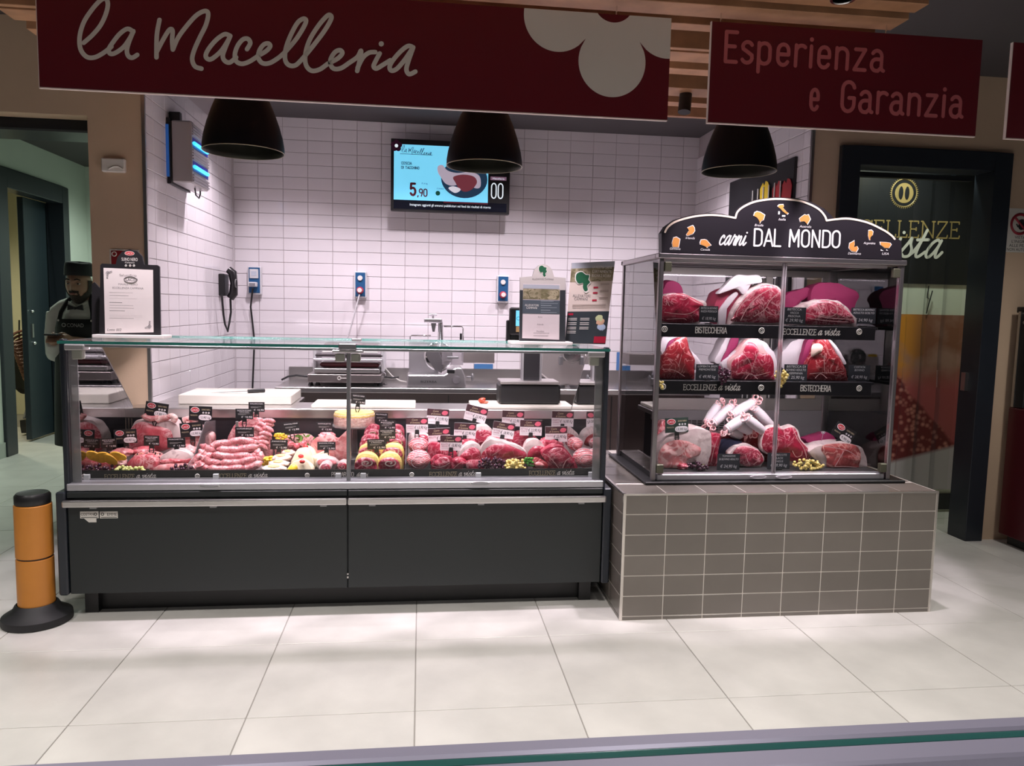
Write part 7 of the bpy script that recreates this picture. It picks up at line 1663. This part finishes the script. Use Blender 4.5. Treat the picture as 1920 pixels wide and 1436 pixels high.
loaf('t_bone_loin', 'triangular T bone cut with pale bone at the right of the middle shelf', 'beef', C6((450, 1270), (440, 1110), (505, 960), (540, 850), (600, 795), (655, 800), (745, 930), (840, 1080), (880, 1200), (860, 1280)), 3.785, .22, M_BEEFD, ZM, M_BEEFD, C6((465, 1255), (458, 1110), (518, 965), (555, 865), (600, 815), (645, 815), (735, 935), (825, 1085), (862, 1200), (845, 1262)), seams=[(C6((630, 960), (630, 1080), (640, 1180)), 1.4), (C6((470, 1200), (600, 1190), (740, 1190), (850, 1170)), 1.4), (C6((530, 1250), (590, 1200), (660, 1250)), 2.)], group=GC)
o = bpy.data.objects[[n for n in bpy.data.objects.keys() if n.startswith('t_bone_loin')][-1]]
patch_mb(C6((485, 1010), (490, 890), (560, 860), (615, 890), (610, 960), (560, 970)), 3.772, .006, .008).build('pale_bone', mat('bone_tan', (.58, .42, .36), .5), o, True)
cloth('wide white cloth left of the triangular T bone cut', C6((100, 1050), (230, 885), (330, 805), (450, 790), (430, 870), (380, 1110), (180, 1150)), 3.86, .14, M_WCL, None)
cloth('magenta band beside the triangular T bone cut', C6((375, 1110), (430, 860), (470, 805), (565, 790), (520, 880), (460, 1060), (445, 1110)), 3.82, .14, M_MAG, None)
cloth('white strip along the right edge of the triangular T bone cut', C6((655, 785), (760, 880), (860, 1040), (880, 1095), (835, 1080), (740, 925)), 3.80, .12, M_WCL, None, .004)
# floor of the case
loaf('pork_haunch', 'pale pork leg with smooth rind at the left of the case floor', 'pork leg', C7((240, 1140), (238, 900), (330, 760), (450, 672), (640, 640), (740, 590), (880, 620), (960, 700), (960, 900), (900, 1080), (700, 1050), (660, 1150), (560, 1150), (330, 1140)), 3.78, .24, M_RIND, ZB, M_PORKL, C7((270, 1100), (262, 950), (330, 830), (480, 760), (680, 790), (800, 850), (780, 960), (640, 1010), (560, 1130), (330, 1110)), seams=[(C7((280, 1000), (340, 900), (480, 850)), 2.)], group=GC, fdome=.003)
lump('pork_hock', 'small red pork hock below the pale leg on the case floor', 'pork hock', 1200+570/7.18, 720+1110/7.18, 22, 12, 3.765, M_BEEF, .05, floor=ZB, group=GC)
loaf('beef_brisket', 'red fibrous beef piece next to the pale pork leg', 'beef', C7((900, 1080), (930, 800), (970, 690), (1060, 670), (1095, 700), (1060, 900), (1030, 1070), (960, 1090)), 3.83, .18, M_BEEF, ZB, M_BEEF, seams=[(C7((960, 1040), (1000, 860), (1050, 720)), 1.5)], group=GC)
loaf('pork_joint', 'pink pork joint behind the pork leg under the tag', 'pork joint', C7((250, 760), (250, 620), (320, 500), (420, 560), (480, 660), (470, 760)), 3.98, .14, M_PORK, ZB, group=GC)
cloth('magenta cloth in the lower left corner of the case', C7((235, 980), (200, 800), (240, 690), (330, 700), (400, 800), (330, 960)), 4.05, .12, M_MAG, ZB)
M_STR = bpy.data.materials.new('red_white_ribbon'); M_STR.use_nodes = True; _nt = M_STR.node_tree
_tc = _nt.nodes.new('ShaderNodeTexCoord'); _w = _nt.nodes.new('ShaderNodeTexWave'); _w.inputs['Scale'].default_value = 60; _w.inputs['Distortion'].default_value = 1
_r = _nt.nodes.new('ShaderNodeValToRGB'); _r.color_ramp.elements[0].position = .35; _r.color_ramp.elements[0].color = (.62, .05, .07, 1); _r.color_ramp.elements[1].position = .5; _r.color_ramp.elements[1].color = (.84, .78, .78, 1)
_nt.links.new(_tc.outputs['Object'], _w.inputs[0]); _nt.links.new(_w.outputs['Fac'], _r.inputs[0]); _nt.links.new(_r.outputs[0], _nt.nodes['Principled BSDF'].inputs['Base Color'])
bones = [((900, 520), (1060, 270), 3.92), ((985, 530), (1240, 290), 3.88), ((1160, 615), (1430, 430), 3.82), ((1230, 420), (1540, 225), 3.86), ((1540, 320), (1770, 570), 3.88), ((1420, 450), (1670, 645), 3.83), ((1310, 540), (1490, 645), 3.86), ((1200, 625), (1360, 700), 3.88), ((1600, 470), (1830, 600), 3.92)]
places = ['far left of the bundle', 'second from the left in the bundle', 'pointing down left in front', 'crossing the top of the bundle', 'sloping down right at the back', 'sloping down right in front', 'short one in the middle of the bundle', 'lowest short one under the bundle', 'half hidden at the right behind the door seam']
rnd = random.Random(3)
for i, ((xa, ya_), (xb, yb_), Y) in enumerate(bones):
    a_, b_ = C7((xa, ya_))[0], C7((xb, yb_))[0]; pa, pb = P(*a_, Y), P(*b_, Y+.03)
    r = thing('wrapped_bone', 'white wrapped rib bone with striped ribbons, '+places[i], 'wrapped bone', (pa+pb)/2, 'white wrapped rib bones')
    MB().tube([pa, pa*.6+pb*.4, pb*.9+pa*.1, pb], [.023, .028, .024, .016], 14).build('paper_wrap', M_WCL, r, True)
    d = (pb-pa).normalized()
    for e, sg in ((pa, -1), (pb, 1)):
        m = MB()
        m.torus(e+d*sg*-.012, .021, .004, 16, 6, ax=d)
        for k in range(4):
            t = rnd.uniform(0, 6.28); q = e+d*sg*.012+Vector((math.cos(t), -.5, math.sin(t)))*.017; m.torus(q, .013, .0038, 14, 6, ax=(rnd.uniform(-1, 1), -1, rnd.uniform(-1, 1)))
        m.build('ribbon', M_STR, r, True)
loaf('beef_tomahawk_stack', 'dark red beef under the white wrapped bones', 'beef', C7((1090, 1000), (1100, 720), (1300, 640), (1500, 620), (1700, 620), (1870, 640), (1870, 880), (1860, 1000)), 3.93, .22, M_BEEFD, ZB, group=GC)
loaf('fillet_steak', 'round bright red steak with fat edge in the middle of the case floor', 'steak', C7((1200, 960), (1230, 900), (1310, 838), (1430, 820), (1560, 860), (1650, 950), (1665, 1050), (1570, 1112), (1420, 1115), (1320, 1060)), 3.80, .10, M_RIND, ZB, M_BEEF2, C7((1250, 960), (1310, 860), (1430, 838), (1555, 875), (1635, 955), (1648, 1045), (1560, 1095), (1430, 1098), (1330, 1040)), seams=[(C7((1420, 950), (1450, 1040), (1480, 1090)), 1.4), (C7((1580, 960), (1590, 1030), (1530, 1080)), 1.4)], group=GC)
cloth('dark blue striped cloth behind the round steak', C7((1065, 930), (1080, 830), (1180, 760), (1380, 770), (1300, 850), (1220, 920)), 3.86, .08, mat('navy_cloth', (.02, .025, .06), .8, var=.4, vscale=16), ZB)
loaf('rib_steak', 'big red rib steak with pale edge at the right of the case floor', 'steak', C8((-60, 900), (-40, 620), (130, 572), (200, 600), (330, 570), (400, 620), (440, 740), (550, 860), (588, 945), (560, 1015), (420, 1075), (300, 1045), (200, 1000)), 3.83, .10, M_RIND, ZB, M_BEEF, C8((-45, 880), (-25, 640), (130, 590), (200, 618), (320, 592), (380, 640), (420, 750), (530, 870), (565, 945), (540, 1000), (420, 1055), (310, 1025), (200, 980)), seams=[(C8((330, 590), (400, 740), (480, 860), (520, 990)), 2.4), (C8((330, 900), (380, 980), (450, 960), (460, 900)), 1.8), (C8((60, 640), (140, 760), (120, 880)), 1.6)], group=GC)
loaf('pork_loin_cut', 'pork loin cut with thick white rind at the right corner of the case floor', 'pork loin', C8((560, 900), (740, 825), (960, 792), (1200, 832), (1292, 930), (1305, 1155), (820, 1158), (720, 1070), (610, 980)), 3.79, .20, M_RIND, ZB, meat('pork_deep', (.42, .075, .075), (.74, .40, .36), 11, .05), C8((732, 862), (800, 822), (1000, 806), (1170, 835), (1235, 930), (1218, 1080), (1190, 1148), (900, 1148), (805, 1100), (790, 990), (742, 920)), seams=[(C8((760, 840), (900, 860), (1080, 900), (1230, 1000)), 2.2), (C8((1020, 900), (960, 1010), (900, 1110)), 2.6), (C8((910, 1110), (1050, 1110), (1190, 1120)), 1.8)], group=GC)
cloth('magenta cloth with a bow behind the pork loin cut', C8((505, 740), (690, 690), (800, 660), (880, 700), (910, 760), (740, 830), (600, 860), (545, 810)), 3.93, .10, M_MAG, ZB)
c_ = P(1440+745/7.18, 720+652/7.18, 3.86); r = thing('pick_label', 'small round white pick label above the magenta bow', 'label', c_)
MB().add([c_+Vector((.011*math.cos(t), 0, .008*math.sin(t))) for t in [2*math.pi*i/18 for i in range(18)]], [tuple(range(18))]).build('disc', M_TAGW, r); MB().torus(c_-Vector((0, .001, 0)), .006, .0014, 14, 4).build('disc_print', M_BLACK, r)
MB().tube([c_, c_+Vector((.004, .02, -.05))], .0015, 5).build('pin', M_ALU, r)
grapes('dark grapes hanging over the middle shelf strip', 1358, 706, 24, 32, 3.68, M_GRD, 44, hang=True)
grapes('yellow grapes hanging over the middle shelf at the door seam', 1464, 710, 17, 36, 3.675, M_GRY, 42, hang=True)
grapes('tiny yellow grapes at the left end of the middle shelf strip', 1240, 722, 8, 14, 3.68, M_GRY, 10, hang=True)
grapes('dark grapes in front of the pork leg on the case floor', 1311, 874, 34, 16, 3.735, M_GRD, 40, floor=ZB)
grapes('yellow grapes in front of the pork loin cut', 1516, 871, 50, 20, 3.735, M_GRY, 60, floor=ZB)
# chalk price boards and logo tags
GD = 'price boards in the glass case'
for x, y, w_, h_, Y, fl_, ls, pr, lb in (
  (1329, 589, 35, 29, 3.73, ZU, ('BISTECCA BOVINO', 'RAZZA PODOLICA'), '18,90', 'chalk price board at the left of the top shelf'),
  (1489, 592, 44, 30, 3.73, ZU, ('BISTECCA', 'VACCA', 'FRISONA'), '29,90', 'chalk price board in the middle of the top shelf'),
  (1619, 592, 46, 28, 3.80, ZU, ('BISTECCA BOVINO', 'ADULTO SCELTO'), '24,90', 'chalk price board at the right of the top shelf'),
  (1326, 698, 42, 29, 3.73, ZM, ('LOMBATA BREM', 'PIEMONTESE'), '49,90', 'chalk price board at the left of the middle shelf'),
  (1492, 699, 43, 30, 3.73, ZM, ('BISTECCA DI', 'BOVINO ADULTO', 'GERMANIA'), '25,90', 'chalk price board in the middle of the middle shelf'),
  (1611, 699, 40, 27, 3.80, ZM, ('COSTATA', 'BOVINO'), '28,90', 'chalk price board at the right of the middle shelf'),
  (1366, 866, 42, 29, 3.735, ZB, ('TOMAHAWK', 'DI BOVINO ADULTO'), '24,90', 'chalk price board leaning on the round steak on the case floor'),
  (1460, 864, 42, 29, 3.74, ZB, ('ENTRECOTE', 'BLACK', 'ANGUS'), '49,90', 'chalk price board at the foot of the big rib steak')):
    ptag('D', lb, x, y, w_, h_, Y, 0, ls, pr, False, GD, fl_)
ptag('A', 'dark green logo price tag on the pork leg in the glass case', 1269, 797, 43, 27, 3.775, 3, (), '13,90 kg', True, GD, None, True)
ptag('A', 'black logo price tag steeply tilted on the pork loin cut', 1582, 812, 42, 27, 3.83, -30, (), '9,90 kg', True, GD)
# ================================================================== the butcher in the corridor
YMn = 5.55; HC = P(152.5, 532, YMn)            # face centre (eye level)
hx_, hz_ = HC.x, HC.z
pr = thing('person', 'man in dark cap, white shirt, bow tie and black apron behind the counter, looking down', 'person', (hx_, YMn, 0))
M_SKIN = mat('skin', (.42, .235, .165), .5, sss=.1); M_SHIRT = mat('shirt_white', (.66, .66, .62), .8, var=.04, vscale=12, bump=.1, bscale=20)
M_APR = mat('apron_black', (.012, .012, .014), .7); M_HAIR = mat('beard_dark', (.03, .02, .016), .8, bump=.4, bscale=140); M_TROU = mat('trousers_dark', (.02, .02, .022), .8)
EZ = hz_   # eye height
def vz(dz): return EZ+dz
def H(x, y, z): return Vector((hx_+x, YMn+y-.05, EZ+z))      # head, bent forward
def Q(x, y, z):                                             # trunk and limbs
    s_ = .095 if z > -.7 else .095*max(0, (EZ+z)/(EZ-.7))
    return Vector((hx_+x, YMn+y, EZ+z+s_))
def head_mb(nu=40, nv=30):
    m = MB(); cc = H(0, .015, -.012)
    for i in range(nv+1):
        t = math.pi*i/nv
        for j in range(nu):
            a = 2*math.pi*j/nu; d = Vector((math.sin(t)*math.cos(a), math.sin(t)*math.sin(a), math.cos(t)))
            v = Vector((d.x*.078, d.y*.098, d.z*.122))
            if d.z < 0:            # jaw narrows
                s_ = 1-.30*(-d.z)**1.5; v.x *= s_; 
                if d.y < 0: v.y *= 1-.10*(-d.z)
                else: v.y *= 1-.45*(-d.z)
            fr = max(0, -d.y)
            x, z = v.x, v.z
            # brow, eye sockets, nose, lips, chin
            v.y -= .010*fr*math.exp(-((z-.030)/.012)**2)*math.exp(-(x/.05)**2)
            for sx in (-1, 1): v.y += .013*fr*math.exp(-(((x-sx*.032)/.017)**2+((z-.010)/.013)**2)); v.y -= .006*fr*math.exp(-(((x-sx*.042)/.02)**2+((z+.020)/.02)**2))
            v.y -= (.010+.018*max(0, min(1, (.015-z)/.045)))*fr*math.exp(-(x/.012)**2)*(1 if -.036 < z < .022 else math.exp(-(min(abs(z+.036), abs(z-.022))/.006)**2))
            v.y -= .008*fr*math.exp(-((x/.024)**2+((z+.062)/.010)**2)); v.y += .006*fr*math.exp(-((x/.022)**2+((z+.058)/.003)**2))
            v.y -= .010*fr*math.exp(-((x/.025)**2+((z+.100)/.018)**2))
            m.v.append(cc+v)
    m.f = [(i*nu+j, (i+1)*nu+j, (i+1)*nu+(j+1) % nu, i*nu+(j+1) % nu) for i in range(nv) for j in range(nu)]
    return m
body = head_mb()
SH = -.285   # shoulder height below eyes
def limb(pts, rr, n=12): body.tube([Q(*p) for p in pts], rr, n)
body.tube([H(0, .03, -.07), Q(0, .02, -.20), Q(0, .04, -.26)], [.056, .060, .085], 14)
#limb([(0, .03, -.08), (0, .035, -.16), (0, .04, -.24)], [.056, .058, .075])
limb([(0, .04, -.22), (0, .045, -.30), (0, .05, -.42), (0, .05, -.60), (0, .05, -.74), (0, .05, -.84)], [.07, .125, .150, .138, .150, .13], 20)
for s_ in (-1, 1):
    limb([(s_*.06, .05, SH+.03), (s_*.13, .05, SH), (s_*.185, .05, SH-.03)], [.06, .06, .055])
    limb([(s_*.185, .05, SH-.02), (s_*.205, .055, SH-.16), (s_*.20, .04, SH-.29)], [.055, .048, .042])
    limb([(s_*.20, .04, SH-0.290), (s_*.14, -.09, SH-0.220), (s_*.06-.055, -.19, SH-0.190)], [.042, .036, .028])
    limb([(s_*.06-.055, -.19, SH-0.190), (s_*.045-.055, -.235, SH-0.180), (s_*.03-.055, -.265, SH-0.177)], [.027, .034, .030])      # palm
    for k in range(4):
        bx_ = s_*(.052-.016*k)-.055; ln = (.062, .072, .068, .055)[k]
        limb([(bx_, -.255, SH-0.177+.004*k), (bx_-s_*.004, -.255-ln*.55, SH-0.181), (bx_-s_*.010, -.255-ln*.9, SH-0.203)], [.0095, .0088, .0075], 8)
    limb([(s_*.05-.055, -.215, SH-0.160), (s_*.028-.055, -.245, SH-0.140), (s_*.012-.055, -.268, SH-0.147)], [.011, .0095, .008], 8)   # thumb
    limb([(s_*.085, .05, -.80), (s_*.095, .05, -1.0), (s_*.095, .04, -1.14)], [.095, .075, .058])
    limb([(s_*.095, .04, -1.12), (s_*.10, .06, -1.26), (s_*.10, .07, -EZ+.07)], [.056, .054, .038])
    limb([(s_*.10, .08, -EZ+.045), (s_*.105, -.02, -EZ+.04), (s_*.11, -.12, -EZ+.032)], [.042, .042, .03])
    body.tube([H(s_*.076, .03, .012), H(s_*.086, .035, .0), H(s_*.078, .03, -.028)], [.008, .016, .009], 8)     # ears
bo = body.build('body', M_SKIN, pr, True)
rm = bo.modifiers.new('remesh', 'REMESH'); rm.mode = 'VOXEL'; rm.voxel_size = .006; rm.use_smooth_shade = True
sm = bo.modifiers.new('smooth', 'SMOOTH'); sm.iterations = 3; sm.factor = .5
# shirt over torso and arms
m = MB()
def sl_(pts, rr, n=16): m.tube([Q(*p) for p in pts], rr, n)
sl_([(0, .038, -.185), (0, .045, -.215)], [.078, .086]); sl_([(0, .045, -.21), (0, .045, -.30), (0, .05, -.42), (0, .05, -.60), (0, .05, -.86)], [.085, .138, .163, .152, .165], 22)
for s_ in (-1, 1):
    sl_([(s_*.05, .05, SH+.045), (s_*.13, .05, SH+.015), (s_*.19, .05, SH-.03)], [.066, .068, .064]); sl_([(s_*.188, .05, SH-.01), (s_*.212, .055, SH-.16), (s_*.208, .04, SH-.30)], [.064, .060, .055]); sl_([(s_*.208, .05, SH-.30), (s_*.135-.02, -.09, SH-.255), (s_*.085-.045, -.155, SH-.210)], [.055, .048, .040])
so_ = m.build('shirt', M_SHIRT, pr, True)
rm = so_.modifiers.new('remesh', 'REMESH'); rm.mode = 'VOXEL'; rm.voxel_size = .008; rm.use_smooth_shade = True
sm = so_.modifiers.new('smooth', 'SMOOTH'); sm.iterations = 4; sm.factor = .5
for s_ in (-1, 1): MB().prism([H(s_*.008, -.040, -.150), H(s_*.062, -.010, -.120), H(s_*.068, -.010, -.150), H(s_*.036, -.055, -.182)], (0, .006, 0)).build('collar', M_SHIRT, so_)
# apron wraps the front of the chest
m = MB(); nu = 14; zs_ = [-.335, -.40, -.50, -.62, -.74, -.86, -1.0, -1.15]
for i, z in enumerate(zs_):
    wd = .125 if i == 0 else (.15 if i < 3 else .19); rr = .182
    for j in range(nu+1):
        u = -1+2*j/nu; x = u*wd; m.v.append(Q(x, .05-math.sqrt(max(.0004, rr*rr-x*x*.85))-(.012*max(0, i-3)), z))
m.f = [(i*(nu+1)+j, i*(nu+1)+j+1, (i+1)*(nu+1)+j+1, (i+1)*(nu+1)+j) for i in range(len(zs_)-1) for j in range(nu)]
ap = m.build('apron', M_APR, pr, True); sd = ap.modifiers.new('solid', 'SOLIDIFY'); sd.thickness = .006
for s_ in (-1, 1): 
    MB().tube([Q(s_*.105, -.102, -.34), Q(s_*.10, -.085, -.29), Q(s_*.075, -.045, -.215), Q(s_*.055, .03, -.165)], .014, 8).build('apron_strap', M_APR, ap, True)
    MB().ball(Q(s_*.105, -.118, -.345), (.007, .004, .007), 10, 6).build('strap_button', M_OFFW, ap, True)
text_mb('CONAD', Q(.012, -.142, -.375), X1, Z1, .105, .026).build('apron_lettering', mat('apron_print', (.42, .42, .42), .6), ap)
MB().torus(Q(-.062, -.140, -.375), .011, .003, 14, 5).build('apron_emblem', mat('apron_print', (.42, .42, .42), .6), ap)
m = MB()
for s_ in (-1, 1): m.prism([H(0, -.060, -.162), H(s_*.045, -.062, -.142), H(s_*.050, -.060, -.180), H(0, -.060, -.172)], (0, .014, 0))
m.ball(H(0, -.060, -.167), (.010, .010, .010), 10, 6).build('bow_tie', M_BLACK, pr)
# cap, beard, brows, eyes
cap = MB(); n = 32
for (z, rx, ry, yo) in ((.052, .083, .104, .015), (.058, .086, .107, .016), (.105, .085, .105, .020), (.130, .082, .100, .022), (.142, .066, .082, .022), (.145, 0, 0, .022)):
    for j in range(n):
        a = 2*math.pi*j/n; cap.v.append(H(rx*math.cos(a), yo+ry*math.sin(a), z+.006*math.sin(2*a)*(z > .1)))
cap.f = [(i*n+j, i*n+(j+1) % n, (i+1)*n+(j+1) % n, (i+1)*n+j) for i in range(5) for j in range(n)]
cap.build('cap', mat('cap_black', (.012, .013, .017), .75), pr, True)
bd = head_mb(96, 72); cc = H(0, .015, -.012); keep = []
for f in bd.f:
    c_ = sum((bd.v[i] for i in f), Vector())/4-cc
    mouth = abs(c_.x) < .022 and -.066 < c_.z < -.050
    if c_.y < .04 and ((c_.z < -.038-.0*abs(c_.x) and not mouth and (c_.z < -.072 or abs(c_.x) < .03 or c_.z < -.02-abs(.078-abs(c_.x))*1.2)) or (abs(c_.x) > .060 and c_.z < .03 and -.035 < c_.y < .02)): keep.append(f)
b2 = MB(); b2.v = [cc+(v-cc)*1.055 for v in bd.v]; b2.f = keep
b2.build('beard', M_HAIR, pr, True)
for s_ in (-1, 1):
    MB().tube([H(s_*.016, -.092, .022), H(s_*.032, -.094, .027), H(s_*.05, -.082, .020)], [.004, .0052, .003], 8).build('eyebrow', M_HAIR, pr, True)
    e = MB().ball(H(s_*.032, -.068, .0), (.013, .012, .010), 14, 8).build('eye', mat('eye_white', (.45, .42, .40), .3), pr, True)
    MB().ball(H(s_*.032, -.078, -.003), (.006, .004, .006), 10, 6).build('iris', mat('iris_dark', (.03, .018, .012), .2), e, True)
    MB().ball(H(s_*.032, -.069, .004), (.015, .0125, .009), 14, 8).build('eyelid', M_SKIN, pr, True)
MB().ball(H(0, -.094, -.070), (.020, .007, .006), 14, 8).build('lips', mat('lips', (.32, .12, .10), .5), pr, True)
# trousers and shoes
m = MB()
m.tube([Q(0, .05, -.82), Q(0, .05, -.92)], [.165, .15], 18)
for s_ in (-1, 1): m.tube([Q(s_*.085, .05, -.86), Q(s_*.098, .05, -1.12), Q(s_*.105, .07, -EZ+.08)], [.105, .08, .065], 16)
m.build('trousers', M_TROU, pr, True)
for s_ in (-1, 1): MB().tube([Q(s_*.10, .10, -EZ+.05), Q(s_*.105, .02, -EZ+.05), Q(s_*.11, -.10, -EZ+.042), Q(s_*.112, -.15, -EZ+.035)], [.04, .05, .046, .025], 14).build('shoe', M_BLACK, pr, True)
# tray he holds
p_ = Q(-.060, -.26, SH-.150)
o = thing('phone_tablet', 'small dark handheld device in the hands of the man', 'device', p_)
MB().box(p_.x-.05, p_.y-.06, p_.z-.005, p_.x+.04, p_.y+.06, p_.z+.005).build('case', M_BLACK, o, bevel=.003)
